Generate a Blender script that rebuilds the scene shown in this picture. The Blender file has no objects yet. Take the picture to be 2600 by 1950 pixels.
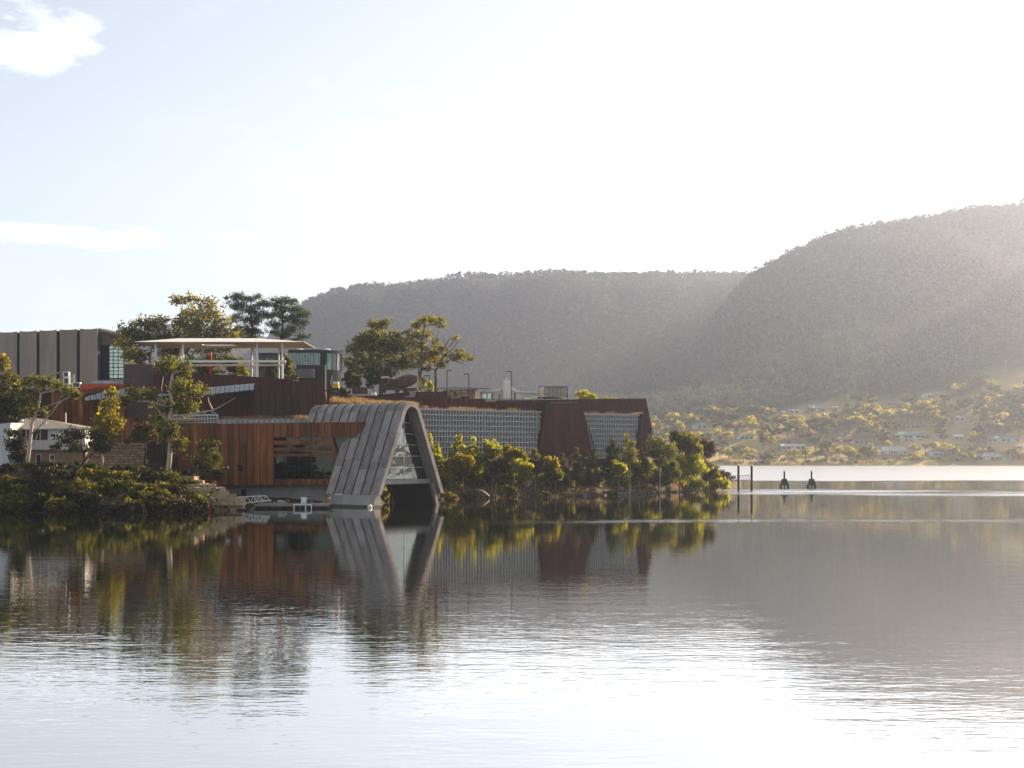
import bpy, math, random
import numpy as np
from mathutils import Vector

# ---------------------------------------------------------------- camera, sky, sun, exposure
F, CX, HY, CAMH = 3611.0, 1300.0, 1155.0, 7.6      # lens in photo pixels, horizon row, eye height over the water
sc = bpy.context.scene
COL = sc.collection
cam_d = bpy.data.cameras.new('camera')
cam = bpy.data.objects.new('camera', cam_d); COL.objects.link(cam)
cam.location = (0, 0, CAMH); cam.rotation_euler = (math.radians(90), 0, 0)
cam_d.sensor_width = 36.0; cam_d.lens = 36.0 * F / 2600.0
cam_d.shift_y = (HY - 975.0) / 2600.0
cam_d.clip_start = 0.5; cam_d.clip_end = 9000
sc.camera = cam

SUN_AZ, SUN_EL = math.radians(46), math.radians(24)
SUN_DIR = Vector((math.sin(SUN_AZ) * math.cos(SUN_EL), math.cos(SUN_AZ) * math.cos(SUN_EL), math.sin(SUN_EL)))
world = bpy.data.worlds.new('World'); sc.world = world; world.use_nodes = True

def build_world():
    nt = world.node_tree; nt.nodes.clear()
    N, L = nt.nodes.new, nt.links.new
    def math_(op, a, b=None, c=None, clamp=False):
        n = N('ShaderNodeMath'); n.operation = op; n.use_clamp = clamp
        for i, v in enumerate((a, b, c)):
            if v is None: continue
            if isinstance(v, (int, float)): n.inputs[i].default_value = v
            else: L(v, n.inputs[i])
        return n.outputs[0]
    sky = N('ShaderNodeTexSky'); sky.sky_type = 'NISHITA'; sky.sun_disc = False
    sky.sun_elevation = SUN_EL; sky.sun_rotation = SUN_AZ
    sky.air_density = 1.0; sky.dust_density = 0.15; sky.ozone_density = 1.5; sky.altitude = 0
    # thin high veil over the whole sky
    hsv = N('ShaderNodeHueSaturation'); hsv.inputs["Saturation"].default_value = 0.36
    L(sky.outputs[0], hsv.inputs['Color'])
    geo = N('ShaderNodeTexCoord'); sep = N('ShaderNodeSeparateXYZ'); L(geo.outputs['Generated'], sep.inputs[0])
    az = math_('ARCTAN2', sep.outputs[0], sep.outputs[1]); el = math_('ARCSINE', sep.outputs[2])
    mp = N('ShaderNodeMapping'); mp.inputs['Scale'].default_value = (1, 1, 2.6); L(geo.outputs['Generated'], mp.inputs[0])
    no = N('ShaderNodeTexNoise'); no.inputs['Scale'].default_value = 15; no.inputs['Detail'].default_value = 6; no.inputs['Roughness'].default_value = 0.62
    L(mp.outputs[0], no.inputs['Vector'])
    n2 = N('ShaderNodeTexNoise'); n2.inputs['Scale'].default_value = 3.0; n2.inputs['Detail'].default_value = 6; n2.inputs['Roughness'].default_value = 0.6
    L(mp.outputs[0], n2.inputs['Vector'])
    # a few separate clouds, by direction
    masks = []
    for (px, py, wx, wy, s) in CLOUDS:
        a0 = math.atan2(px - CX, F); e0 = math.atan2(HY - py, F)
        ax = math_('DIVIDE', math_('SUBTRACT', az, a0), wx / F); ey = math_('DIVIDE', math_('SUBTRACT', el, e0), wy / F)
        r2 = math_('ADD', math_('MULTIPLY', ax, ax), math_('MULTIPLY', ey, ey))
        v = math_('SUBTRACT', math_('ADD', 0.35, math_('MULTIPLY', math_('SUBTRACT', no.outputs[0], 0.5), 5.5)), math_('SUBTRACT', r2, 0.5))
        masks.append(math_('MULTIPLY', math_('MULTIPLY', v, 0.75, clamp=True), s))
    tot = masks[0]
    for m in masks[1:]: tot = math_('MAXIMUM', tot, m)
    wisp = math_('MULTIPLY', math_('SUBTRACT', n2.outputs[0], 0.52), 3.0, clamp=True)
    tot = math_('MAXIMUM', tot, math_('MULTIPLY', wisp, 0.3))
    mixc = N('ShaderNodeMix'); mixc.data_type = 'RGBA'
    L(tot, mixc.inputs[0]); L(hsv.outputs[0], mixc.inputs[6])
    up = N('ShaderNodeMix'); up.data_type = 'RGBA'; up.blend_type = 'ADD'; up.inputs[0].default_value = 1.0
    L(hsv.outputs[0], up.inputs[6]); up.inputs[7].default_value = (5.0, 4.8, 4.6, 1)
    L(up.outputs[2], mixc.inputs[7])
    bg = N('ShaderNodeBackground'); bg.inputs['Strength'].default_value = SKY_STRENGTH
    L(mixc.outputs[2], bg.inputs['Color'])
    out = N('ShaderNodeOutputWorld'); L(bg.outputs[0], out.inputs['Surface'])

SKY_STRENGTH = 0.072
CLOUDS = [(60, 150, 190, 80, 0.9), (20, 40, 90, 30, 0.6), (130, 625, 270, 30, 0.9), (1430, 600, 480, 95, 1.0), (1800, 600, 380, 70, 0.9),
          (1740, 468, 90, 16, 0.5), (1570, 470, 45, 9, 0.5), (590, 612, 80, 7, 0.5), (1760, 40, 120, 14, 0.4)]
build_world()

sun_d = bpy.data.lights.new('sun', 'SUN'); sun_d.energy = 5.0; sun_d.angle = math.radians(0.6); sun_d.color = (1.0, 0.77, 0.50)
sun = bpy.data.objects.new('sun', sun_d); COL.objects.link(sun)
sun.rotation_euler = SUN_DIR.to_track_quat('Z', 'Y').to_euler(); sun.location = SUN_DIR * 600

vs = sc.view_settings
vs.view_transform = 'Standard'; vs.look = 'None'; vs.exposure = 1.4; vs.gamma = 1.0; vs.use_curve_mapping = False
sc.render.engine = 'CYCLES'
cy = sc.cycles
cy.use_denoising = True; cy.use_adaptive_sampling = True; cy.adaptive_threshold = 0.02
cy.max_bounces = 8; cy.diffuse_bounces = 2; cy.glossy_bounces = 4; cy.transmission_bounces = 4; cy.transparent_max_bounces = 12; cy.volume_bounces = 0
cy.sample_clamp_indirect = 4.0; cy.sample_clamp_direct = 12.0; cy.caustics_reflective = False; cy.caustics_refractive = False

# ---------------------------------------------------------------- helpers
def P(px, py, Y):
    return Vector(((px - CX) * Y / F, Y, CAMH - (py - HY) * Y / F))
def G(px, Y, z):
    return Vector(((px - CX) * Y / F, Y, z))
def px_of(v): return CX + F * v.x / v.y

def origin_of(o):
    v = Vector((0, 0, 0))
    while o is not None:
        v = v + o.location; o = o.parent
    return v
def tag(o, label=None, cat=None, group=None, kind=None):
    if label: o['label'] = label
    if cat: o['category'] = cat
    if group: o['group'] = group
    if kind: o['kind'] = kind
    return o
def thing(name, label, cat, loc=(0, 0, 0), group=None):
    o = bpy.data.objects.new(name, None); COL.objects.link(o); o.location = loc
    o.empty_display_size = 0.5
    return tag(o, label, cat, group)

class MB:
    """collects faces in world coordinates, then becomes ONE mesh object"""
    def __init__(s): s.v = []; s.f = []; s.m = []
    def add(s, vs_, fs, mi=0):
        b = len(s.v); s.v += [tuple(v) for v in vs_]
        for f in fs: s.f.append(tuple(b + i for i in f)); s.m.append(mi)
        return s
    def box(s, c, h, ax=None, mi=0):
        """centre, half sizes, optional axes (three vectors)"""
        c = Vector(c); ax = ax or (Vector((1, 0, 0)), Vector((0, 1, 0)), Vector((0, 0, 1)))
        vs_ = [c + ax[0] * (h[0] * i) + ax[1] * (h[1] * j) + ax[2] * (h[2] * k) for k in (-1, 1) for j in (-1, 1) for i in (-1, 1)]
        return s.add(vs_, [(0, 2, 3, 1), (4, 5, 7, 6), (0, 1, 5, 4), (2, 6, 7, 3), (0, 4, 6, 2), (1, 3, 7, 5)], mi)
    def bar(s, a, b, w, d=None, mi=0, up=None):
        """square bar from a to b, w wide (half), d deep (half)"""
        a, b = Vector(a), Vector(b); d = w if d is None else d
        z = (b - a).normalized(); up = up or (Vector((0, 0, 1)) if abs(z.z) < 0.95 else Vector((0, 1, 0)))
        x = up.cross(z).normalized(); y = z.cross(x)
        return s.box((a + b) / 2, (w, d, (b - a).length / 2), (x, y, z), mi)
    def slab(s, pts, off, mi=0):
        """polygon pts (world) given thickness along the vector off"""
        n = len(pts); off = Vector(off); pts = [Vector(p) for p in pts]
        return s.add(pts + [p + off for p in pts], [tuple(range(n)), tuple(range(2 * n - 1, n - 1, -1))] + [(i, n + i, n + (i + 1) % n, (i + 1) % n) for i in range(n)], mi)
    def tube(s, pts, rad, sides=6, mi=0):
        pts = [Vector(p) for p in pts]; n = len(pts); ring = []
        ref = Vector((0.31, 0.17, 0.93))
        for i, p in enumerate(pts):
            t = (pts[min(i + 1, n - 1)] - pts[max(i - 1, 0)]).normalized()
            x = ref.cross(t)
            if x.length < 0.15: x = Vector((1, 0, 0)).cross(t)
            x.normalize(); y = t.cross(x)
            r = rad[i] if hasattr(rad, '__len__') else rad
            ring += [p + x * (r * math.cos(2 * math.pi * k / sides)) + y * (r * math.sin(2 * math.pi * k / sides)) for k in range(sides)]
        fs = [(i * sides + k, i * sides + (k + 1) % sides, (i + 1) * sides + (k + 1) % sides, (i + 1) * sides + k) for i in range(n - 1) for k in range(sides)]
        fs += [tuple(range(sides - 1, -1, -1)), tuple((n - 1) * sides + k for k in range(sides))]
        return s.add(ring, fs, mi)
    def lathe(s, c, prof, sides=16, mi=0):
        """profile [(r, z)] turned about the vertical through c"""
        c = Vector(c); n = len(prof)
        vs_ = [c + Vector((r * math.cos(2 * math.pi * k / sides), r * math.sin(2 * math.pi * k / sides), z)) for r, z in prof for k in range(sides)]
        fs = [(i * sides + k, i * sides + (k + 1) % sides, (i + 1) * sides + (k + 1) % sides, (i + 1) * sides + k) for i in range(n - 1) for k in range(sides)]
        fs += [tuple(range(sides - 1, -1, -1)), tuple((n - 1) * sides + k for k in range(sides))]
        return s.add(vs_, fs, mi)
    def build(s, name, mats, parent=None, smooth=False, kind=None):
        o0 = origin_of(parent) if parent else Vector((0, 0, 0))
        me = bpy.data.meshes.new(name)
        vv = np.array(s.v, dtype=np.float32) - np.array(o0, dtype=np.float32)
        me.from_pydata(vv.tolist(), [], s.f)
        for m in (mats if isinstance(mats, (list, tuple)) else [mats]): me.materials.append(m)
        if any(s.m): me.polygons.foreach_set('material_index', s.m)
        if smooth: me.polygons.foreach_set('use_smooth', [True] * len(me.polygons))
        me.update()
        o = bpy.data.objects.new(name, me); COL.objects.link(o)
        if parent: o.parent = parent
        if kind: o['kind'] = kind
        return o

def np_mesh(name, verts, faces, mats, tint=None, mat_idx=None, parent=None, smooth=False):
    """fast mesh from numpy arrays; faces is (n,k)"""
    o0 = np.array(origin_of(parent), dtype=np.float32) if parent else np.zeros(3, np.float32)
    me = bpy.data.meshes.new(name); n, k = faces.shape
    me.vertices.add(len(verts)); me.vertices.foreach_set('co', (verts.astype(np.float32) - o0).ravel())
    me.loops.add(n * k); me.loops.foreach_set('vertex_index', faces.astype(np.int32).ravel())
    me.polygons.add(n); me.polygons.foreach_set('loop_start', np.arange(0, n * k, k, dtype=np.int32))
    me.polygons.foreach_set('loop_total', np.full(n, k, dtype=np.int32))
    for m in (mats if isinstance(mats, (list, tuple)) else [mats]): me.materials.append(m)
    if mat_idx is not None: me.polygons.foreach_set('material_index', mat_idx.astype(np.int32))
    if tint is not None:
        a = me.attributes.new('tint', 'FLOAT', 'POINT'); a.data.foreach_set('value', tint.astype(np.float32))
    if smooth: me.polygons.foreach_set('use_smooth', np.ones(n, dtype=bool))
    me.update(calc_edges=True)
    o = bpy.data.objects.new(name, me); COL.objects.link(o)
    if parent: o.parent = parent
    return o

# ---------------------------------------------------------------- materials
def new_mat(name):
    m = bpy.data.materials.new(name); m.use_nodes = True
    nt = m.node_tree; return m, nt, nt.nodes['Principled BSDF'], nt.nodes.new, nt.links.new
def rgba(c): return (c[0], c[1], c[2], 1.0)
def plain(name, c1, c2=None, scale=2.0, rough=0.7, stretch=(1, 1, 1), bump=0.0, detail=5, metal=0.0, vary=0.0, spread=(0.3, 0.7), c3=None, spec=0.3):
    """noise mix of two or three colours, own brightness for each object"""
    m, nt, b, N, L = new_mat(name); c2 = c2 or tuple(x * 0.85 for x in c1)
    tc = N('ShaderNodeTexCoord'); mp = N('ShaderNodeMapping'); mp.inputs['Scale'].default_value = stretch
    L(tc.outputs['Object'], mp.inputs[0])
    oi = N('ShaderNodeObjectInfo')
    ad = N('ShaderNodeVectorMath'); ad.operation = 'ADD'; L(mp.outputs[0], ad.inputs[0])
    sca = N('ShaderNodeVectorMath'); sca.operation = 'SCALE'; sca.inputs[0].default_value = (37, 19, 53); L(oi.outputs['Random'], sca.inputs['Scale']); L(sca.outputs[0], ad.inputs[1])
    no = N('ShaderNodeTexNoise'); no.inputs['Scale'].default_value = scale; no.inputs['Detail'].default_value = detail; no.inputs['Roughness'].default_value = 0.65
    L(ad.outputs[0], no.inputs['Vector'])
    cr = N('ShaderNodeValToRGB'); cr.color_ramp.elements[0].position = spread[0]; cr.color_ramp.elements[1].position = spread[1]
    cr.color_ramp.elements[0].color = rgba(c1); cr.color_ramp.elements[1].color = rgba(c2)
    if c3:
        e = cr.color_ramp.elements.new(min(0.98, spread[1] + 0.08)); e.color = rgba(c3)
    L(no.outputs[0], cr.inputs[0]); col = cr.outputs[0]
    if vary:
        mr = N('ShaderNodeMapRange'); mr.inputs[3].default_value = 1 - vary; mr.inputs[4].default_value = 1 + vary
        L(oi.outputs['Random'], mr.inputs[0])
        vm = N('ShaderNodeVectorMath'); vm.operation = 'SCALE'; L(col, vm.inputs[0]); L(mr.outputs[0], vm.inputs['Scale']); col = vm.outputs[0]
    L(col, b.inputs['Base Color']); b.inputs['Roughness'].default_value = rough; b.inputs['Metallic'].default_value = metal
    b.inputs['Specular IOR Level'].default_value = spec
    if bump:
        bp = N('ShaderNodeBump'); bp.inputs['Strength'].default_value = 0.6; bp.inputs['Distance'].default_value = bump
        L(no.outputs[0], bp.inputs['Height']); L(bp.outputs[0], b.inputs['Normal'])
    return m
def leaf_mat(name, dark, mid, light, trans=0.5, rough=0.6, tmul=(2.6, 2.4, 0.55)):
    """leaves: colour from the per-leaf tint, part of the light passes through"""
    m, nt, b, N, L = new_mat(name)
    at = N('ShaderNodeAttribute'); at.attribute_name = 'tint'
    cr = N('ShaderNodeValToRGB'); e = cr.color_ramp.elements
    e[0].position = 0.0; e[0].color = rgba(dark); e[1].position = 1.0; e[1].color = rgba(light)
    k = e.new(0.5); k.color = rgba(mid)
    L(at.outputs['Fac'], cr.inputs[0])
    L(cr.outputs[0], b.inputs['Base Color']); b.inputs['Roughness'].default_value = rough; b.inputs['Specular IOR Level'].default_value = 0.25
    tr = N('ShaderNodeBsdfTranslucent')
    gm = N('ShaderNodeVectorMath'); gm.operation = 'MULTIPLY'; gm.inputs[1].default_value = tmul; L(cr.outputs[0], gm.inputs[0]); L(gm.outputs[0], tr.inputs['Color'])
    mx = N('ShaderNodeMixShader'); mx.inputs[0].default_value = trans
    L(b.outputs[0], mx.inputs[1]); L(tr.outputs[0], mx.inputs[2]); L(mx.outputs[0], nt.nodes['Material Output'].inputs['Surface'])
    return m

M = {}
M['soil'] = plain('soil', (0.035, 0.026, 0.015), (0.085, 0.058, 0.034), 0.5, 0.95, bump=0.15, detail=9, c3=(0.14, 0.10, 0.055))
M['earth_dry'] = plain('earth_dry', (0.15, 0.10, 0.05), (0.27, 0.19, 0.10), 0.5, 0.95, bump=0.1)
M['meadow'] = plain('meadow', (0.13, 0.105, 0.035), (0.30, 0.22, 0.085), 0.02, 0.95, bump=0.0, spread=(0.35, 0.65))
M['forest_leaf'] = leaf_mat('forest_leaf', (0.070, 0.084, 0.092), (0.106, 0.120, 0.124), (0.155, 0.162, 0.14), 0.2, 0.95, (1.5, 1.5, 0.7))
M['pale_trunk'] = plain('pale_trunk', (0.26, 0.23, 0.19), (0.16, 0.13, 0.10), 3.0, 0.8, (1, 1, 0.3))

def make_water():
    m, nt, b, N, L = new_mat('water'); nt.nodes.remove(b)
    geo = N('ShaderNodeNewGeometry'); sep = N('ShaderNodeSeparateXYZ'); L(geo.outputs['Position'], sep.inputs[0])
    def math_(op, a, b_=None, c=None, clamp=False):
        n = N('ShaderNodeMath'); n.operation = op; n.use_clamp = clamp
        for i, v in enumerate((a, b_, c)):
            if v is None: continue
            if isinstance(v, (int, float)): n.inputs[i].default_value = v
            else: L(v, n.inputs[i])
        return n.outputs[0]
    def noise(scale, detail, stretch, rough=0.5):
        mp = N('ShaderNodeMapping'); mp.inputs['Scale'].default_value = stretch; L(geo.outputs['Position'], mp.inputs[0])
        n = N('ShaderNodeTexNoise'); n.inputs['Scale'].default_value = scale; n.inputs['Detail'].default_value = detail; n.inputs['Roughness'].default_value = rough
        L(mp.outputs[0], n.inputs['Vector']); return n.outputs[0]
    X, Y = sep.outputs[0], sep.outputs[1]
    def band(y0, y1, soft, wob):
        yy = math_('ADD', Y, math_('MULTIPLY', math_('SUBTRACT', wobble, 0.5), wob))
        a = N('ShaderNodeMapRange'); a.interpolation_type = 'SMOOTHSTEP'; L(yy, a.inputs[0]); a.inputs[1].default_value = y0 - soft; a.inputs[2].default_value = y0 + soft
        c = N('ShaderNodeMapRange'); c.interpolation_type = 'SMOOTHSTEP'; L(yy, c.inputs[0]); c.inputs[1].default_value = y1 - soft; c.inputs[2].default_value = y1 + soft
        return math_('SUBTRACT', a.outputs[0], c.outputs[0], clamp=True)
    wobble = noise(0.012, 3, (1, 1, 1))
    # breeze-ruffled lanes on the calm river
    rx1 = N('ShaderNodeMapRange'); rx1.interpolation_type = 'SMOOTHSTEP'; L(X, rx1.inputs[0]); rx1.inputs[1].default_value = -16; rx1.inputs[2].default_value = 22
    rx2 = N('ShaderNodeMapRange'); rx2.interpolation_type = 'SMOOTHSTEP'; L(X, rx2.inputs[0]); rx2.inputs[1].default_value = 36; rx2.inputs[2].default_value = 52
    brk = N('ShaderNodeMapRange'); L(noise(0.5, 3, (0.35, 1.4, 1), 0.6), brk.inputs[0]); brk.inputs[1].default_value = 0.42; brk.inputs[2].default_value = 0.62
    lane1 = math_('MULTIPLY', math_('MULTIPLY', band(160, 165, 5, 26), rx1.outputs[0]), math_('MULTIPLY', brk.outputs[0], 0.55))
    br2 = N('ShaderNodeMapRange'); L(noise(0.045, 4, (0.35, 1.6, 1), 0.6), br2.inputs[0]); br2.inputs[1].default_value = 0.36; br2.inputs[2].default_value = 0.56
    lane2 = math_('MULTIPLY', math_('MULTIPLY', band(268, 302, 16, 80), rx2.outputs[0]), br2.outputs[0])
    far_ = band(415, 3000, 20, 110)
    lane = math_('MAXIMUM', math_('MAXIMUM', lane1, lane2), far_)
    w1 = noise(2.0, 2, (0.5, 1.3, 1), 0.5)      # long low ripples, crests across the view
    w2 = noise(0.35, 2, (0.5, 1.3, 1))
    w3 = noise(2.6, 3, (0.6, 1.4, 1), 0.6)
    amp = N('ShaderNodeMapRange'); L(Y, amp.inputs[0]); amp.interpolation_type = 'SMOOTHSTEP'; amp.inputs[1].default_value = 38; amp.inputs[2].default_value = 130; amp.inputs[3].default_value = 1.15; amp.inputs[4].default_value = 0.30
    calm = math_('ADD', math_('MULTIPLY', w1, 0.0070), math_('MULTIPLY', w2, 0.014))
    calm = math_('MULTIPLY', calm, amp.outputs[0])
    ruff = math_('MULTIPLY', math_('MULTIPLY', w3, 0.13), lane)
    hgt = math_('ADD', calm, ruff)
    bp = N('ShaderNodeBump'); bp.inputs['Strength'].default_value = 1.0; bp.inputs['Distance'].default_value = 1.0; L(hgt, bp.inputs['Height'])
    gl = N('ShaderNodeBsdfGlossy'); gl.distribution = 'GGX'; gl.inputs['Color'].default_value = (1.0, 0.985, 0.965, 1)
    rg = math_('ADD', 0.012, math_('MULTIPLY', lane, 0.30)); L(rg, gl.inputs['Roughness']); L(bp.outputs[0], gl.inputs['Normal'])
    df = N('ShaderNodeBsdfDiffuse'); df.inputs['Color'].default_value = (0.012, 0.016, 0.014, 1)
    lw = N('ShaderNodeLayerWeight'); lw.inputs['Blend'].default_value = 0.5; L(bp.outputs[0], lw.inputs['Normal'])
    fres = math_('ADD', 0.70, math_('MULTIPLY', math_('POWER', lw.outputs['Facing'], 5.0), 0.24))
    mx = N('ShaderNodeMixShader'); L(fres, mx.inputs[0]); L(df.outputs[0], mx.inputs[1]); L(gl.outputs[0], mx.inputs[2])
    L(mx.outputs[0], nt.nodes['Material Output'].inputs['Surface'])
    return m
M['water'] = make_water()

# ---------------------------------------------------------------- terrain
def smooth(a, b, x):
    t = np.clip((x - a) / (b - a), 0, 1); return t * t * (3 - 2 * t)
_rn = np.random.RandomState(5)
_lat = _rn.rand(64, 64)
def vnoise(x, y):
    xi, yi = np.floor(x).astype(int), np.floor(y).astype(int); fx, fy = x - xi, y - yi
    fx, fy = fx * fx * (3 - 2 * fx), fy * fy * (3 - 2 * fy)
    a = _lat[xi % 64, yi % 64]; b = _lat[(xi + 1) % 64, yi % 64]; c = _lat[xi % 64, (yi + 1) % 64]; d = _lat[(xi + 1) % 64, (yi + 1) % 64]
    return (a * (1 - fx) + b * fx) * (1 - fy) + (c * (1 - fx) + d * fx) * fy
def fbm(x, y, o=4):
    s = 0; a = 1.0; t = 0
    for i in range(o):
        s = s + a * vnoise(x + 17 * i, y - 9 * i); t += a; a *= 0.5; x, y = x * 2.1, y * 2.1
    return s / t

SH_U = [-400, 0, 300, 450, 530, 565, 610, 700, 840, 930, 1000, 1060, 1100, 1200, 1350, 1500, 1600, 1700, 1800, 1845, 1875, 1900]
SH_Y = [190, 187, 184, 186, 190, 200, 212, 214, 214, 216, 226, 236, 240, 252, 256, 261, 272, 287, 303, 312, 330, 400]
def headland_z(u, Y):
    """height of the near headland; u = bearing in photo pixels"""
    u = np.asarray(u, float); Y = np.asarray(Y, float); X = (u - CX) * Y / F
    d = Y - np.interp(u, SH_U, SH_Y)
    n = fbm(X * 0.22, Y * 0.22) - 0.5
    front = np.interp(u, [-400, 300, 480, 560, 640, 900, 1000, 1120, 1300, 1560, 1680, 1780, 1850], [5.2, 5.4, 4.4, 2.2, 1.0, 1.0, 2.4, 3.9, 4.1, 4.2, 4.4, 3.0, 1.2])
    run = np.interp(u, [-400, 450, 560, 900, 1050, 1300, 1600, 1850], [17, 16, 8, 5, 12, 12, 15, 10])
    z = -1.6 + (front + 1.6) * np.clip((d + 1.5) / run, 0, 1) ** 0.8 + n * np.clip(d, 0, 6) / 6 * np.interp(u, [500, 600, 1000, 1060], [1.0, 0.25, 0.3, 0.9])
    z = np.where(d < -1.5, -1.6, z)
    wall = np.interp(u, [-400, 0, 330, 460, 800, 860, 1060, 1100, 1400, 1640, 1660, 1900], [250, 248, 247, 244, 236, 248, 261, 262, 277, 294, 302, 420])
    back = np.interp(u, [-400, 100, 300, 420, 800, 1060, 1240, 1480, 1640, 1680, 1900], [11.5, 12.5, 15.5, 18.0, 18.6, 17.6, 16.4, 16.3, 15.5, 6, -1.6])
    z = z + (back - z) * smooth(0, 3, Y - wall)
    return z * (1 - smooth(355, 372, Y)) + (-1.6) * smooth(355, 372, Y)

RH_U = [1200, 1400, 1520, 1600, 1660, 1750, 1820, 1890, 1950, 2010, 2080, 2170, 2250, 2330, 2430, 2520, 2600, 2700, 2850, 3050, 3300, 3700, 4600]
RH_Y = [1150, 1130, 1108, 1064, 990, 885, 795, 718, 682, 648, 620, 597, 580, 562, 549, 538, 533, 532, 560, 700, 880, 1010, 1070]
PL_U = [-800, 560, 640, 690, 768, 850, 953, 1107, 1242, 1378, 1559, 1654, 1800, 2000, 2300, 3000, 4600]
PL_Y = [1100, 1000, 905, 855, 785, 754, 736, 722, 712, 707, 710, 706, 708, 716, 740, 900, 1000]
LH_U = [-800, 0, 200, 262, 300, 330, 420, 560, 680, 760, 860, 4600]
LH_Y = [1000, 900, 866, 850, 838, 830, 818, 820, 850, 900, 1020, 1120]
def far_z(u, Y):
    u = np.asarray(u, float); Y = np.asarray(Y, float); X = (u - CX) * Y / F
    n = fbm(X * 0.012, Y * 0.012) - 0.5; n2 = fbm(X * 0.05, Y * 0.05, 3) - 0.5
    shore = 1016 + 10 * (fbm(X * 0.02, X * 0 + 3.3, 3) - 0.5) * 2 - np.interp(u, [1700, 1900, 2350, 2600], [0, 0, 0, 4])
    d = Y - shore
    low_top = np.interp(u, [800, 1600, 1850, 2100, 2300, 2450, 2600, 2900, 3500], [20, 26, 38, 52, 55, 66, 80, 74, 40])
    low = 3.0 * smooth(-2, 7, d) + low_top * np.clip((d - 6) / 185, 0, 2.0) ** 1.15 + n * 7 * np.clip(d / 80, 0, 1)
    low = np.where(d < 0, -1.8 * np.clip(-d / 8, 0, 1), low)
    def hill(us, ys, yc, yf, power, back):
        zc = CAMH + (HY - 6 - np.interp(u, us, ys)) * yc / F
        t = np.clip((Y - yf) / (yc - yf), 0, 1)
        s = t ** power
        return zc * s * (1 - back * smooth(yc, yc + 1400, Y))
    rh = hill(RH_U, RH_Y, 1750, 1110, 1.08, 0.5)
    pt = np.clip((Y - 1750) / (2350 - 1750), 0, 1)
    zc = CAMH + (HY - 4 - np.interp(u, PL_U, PL_Y)) * 2350 / F
    pl = zc * (0.94 * smooth(0, 1, np.clip(pt * 1.12, 0, 1)) + 0.06 * pt)
    lh = hill(LH_U, LH_Y, 2700, 2000, 1.0, 0.2)
    up = np.maximum(np.maximum(rh, pl), lh)
    ru_ = np.abs(fbm(X * 0.0065 + Y * 0.0012, Y * 0.0018 + 5, 3) - 0.5) * 2
    up = up - (0.35 - ru_) * 34 * smooth(1200, 1400, Y) * smooth(10, 90, up) * (1 - smooth(1620, 1740, Y) * (u > 1890)) * (1 - smooth(2200, 2330, Y)) + n * 12 * smooth(1150, 1300, Y) * smooth(0, 60, up) * (1 - smooth(1600, 1750, Y) * 0.6) + n2 * 3 * smooth(0, 30, up)
    z = np.maximum(low, up)
    w = smooth(10, 40, np.minimum(low, up)) * 0
    return z

def sheet(name, zf, us, ys, mats, mat_fn=None):
    U, V = np.meshgrid(us, ys); Z = zf(U, V); X = (U - CX) * V / F
    verts = np.stack([X, V, Z], -1).reshape(-1, 3); nu, ny = len(us), len(ys)
    i = np.arange(nu - 1)[None, :] + (np.arange(ny - 1) * nu)[:, None]
    f = np.stack([i, i + 1, i + nu + 1, i + nu], -1).reshape(-1, 4)
    mi = None
    if mat_fn is not None: mi = mat_fn(U[:-1, :-1].ravel(), V[:-1, :-1].ravel(), Z[:-1, :-1].ravel())
    o = np_mesh(name, verts, f, mats, mat_idx=mi, smooth=True); return tag(o, kind='structure')

def hills_mat():
    """dry grass low down, forest floor higher: a real change of ground cover with a ragged edge"""
    m, nt, b, N, L = new_mat('far_ground')
    geo = N('ShaderNodeNewGeometry'); sep = N('ShaderNodeSeparateXYZ'); L(geo.outputs['Position'], sep.inputs[0])
    n = N('ShaderNodeTexNoise'); n.inputs['Scale'].default_value = 0.02; n.inputs['Detail'].default_value = 6; L(geo.outputs['Position'], n.inputs['Vector'])
    n2 = N('ShaderNodeTexNoise'); n2.inputs['Scale'].default_value = 0.15; n2.inputs['Detail'].default_value = 5; L(geo.outputs['Position'], n2.inputs['Vector'])
    gr = N('ShaderNodeValToRGB'); e = gr.color_ramp.elements; e[0].position = 0.38; e[0].color = (0.24, 0.22, 0.07, 1); e[1].position = 0.62; e[1].color = (0.52, 0.38, 0.17, 1)
    L(n.outputs[0], gr.inputs[0])
    fo = N('ShaderNodeValToRGB'); e = fo.color_ramp.elements; e[0].position = 0.3; e[0].color = (0.03, 0.035, 0.02, 1); e[1].position = 0.75; e[1].color = (0.085, 0.075, 0.045, 1)
    L(n2.outputs[0], fo.inputs[0])
    ad = N('ShaderNodeMath'); ad.operation = 'MULTIPLY_ADD'; L(n.outputs[0], ad.inputs[0]); ad.inputs[1].default_value = 90.0; L(sep.outputs[1], ad.inputs[2])
    mr = N('ShaderNodeMapRange'); mr.interpolation_type = 'SMOOTHSTEP'; L(ad.outputs[0], mr.inputs[0]); mr.inputs[1].default_value = 1215; mr.inputs[2].default_value = 1260
    mx = N('ShaderNodeMix'); mx.data_type = 'RGBA'; L(mr.outputs[0], mx.inputs[0]); L(gr.outputs[0], mx.inputs[6]); L(fo.outputs[0], mx.inputs[7])
    L(mx.outputs[2], b.inputs['Base Color']); b.inputs['Roughness'].default_value = 0.95; b.inputs['Specular IOR Level'].default_value = 0.1
    return m
M['far_ground'] = hills_mat()

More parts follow.
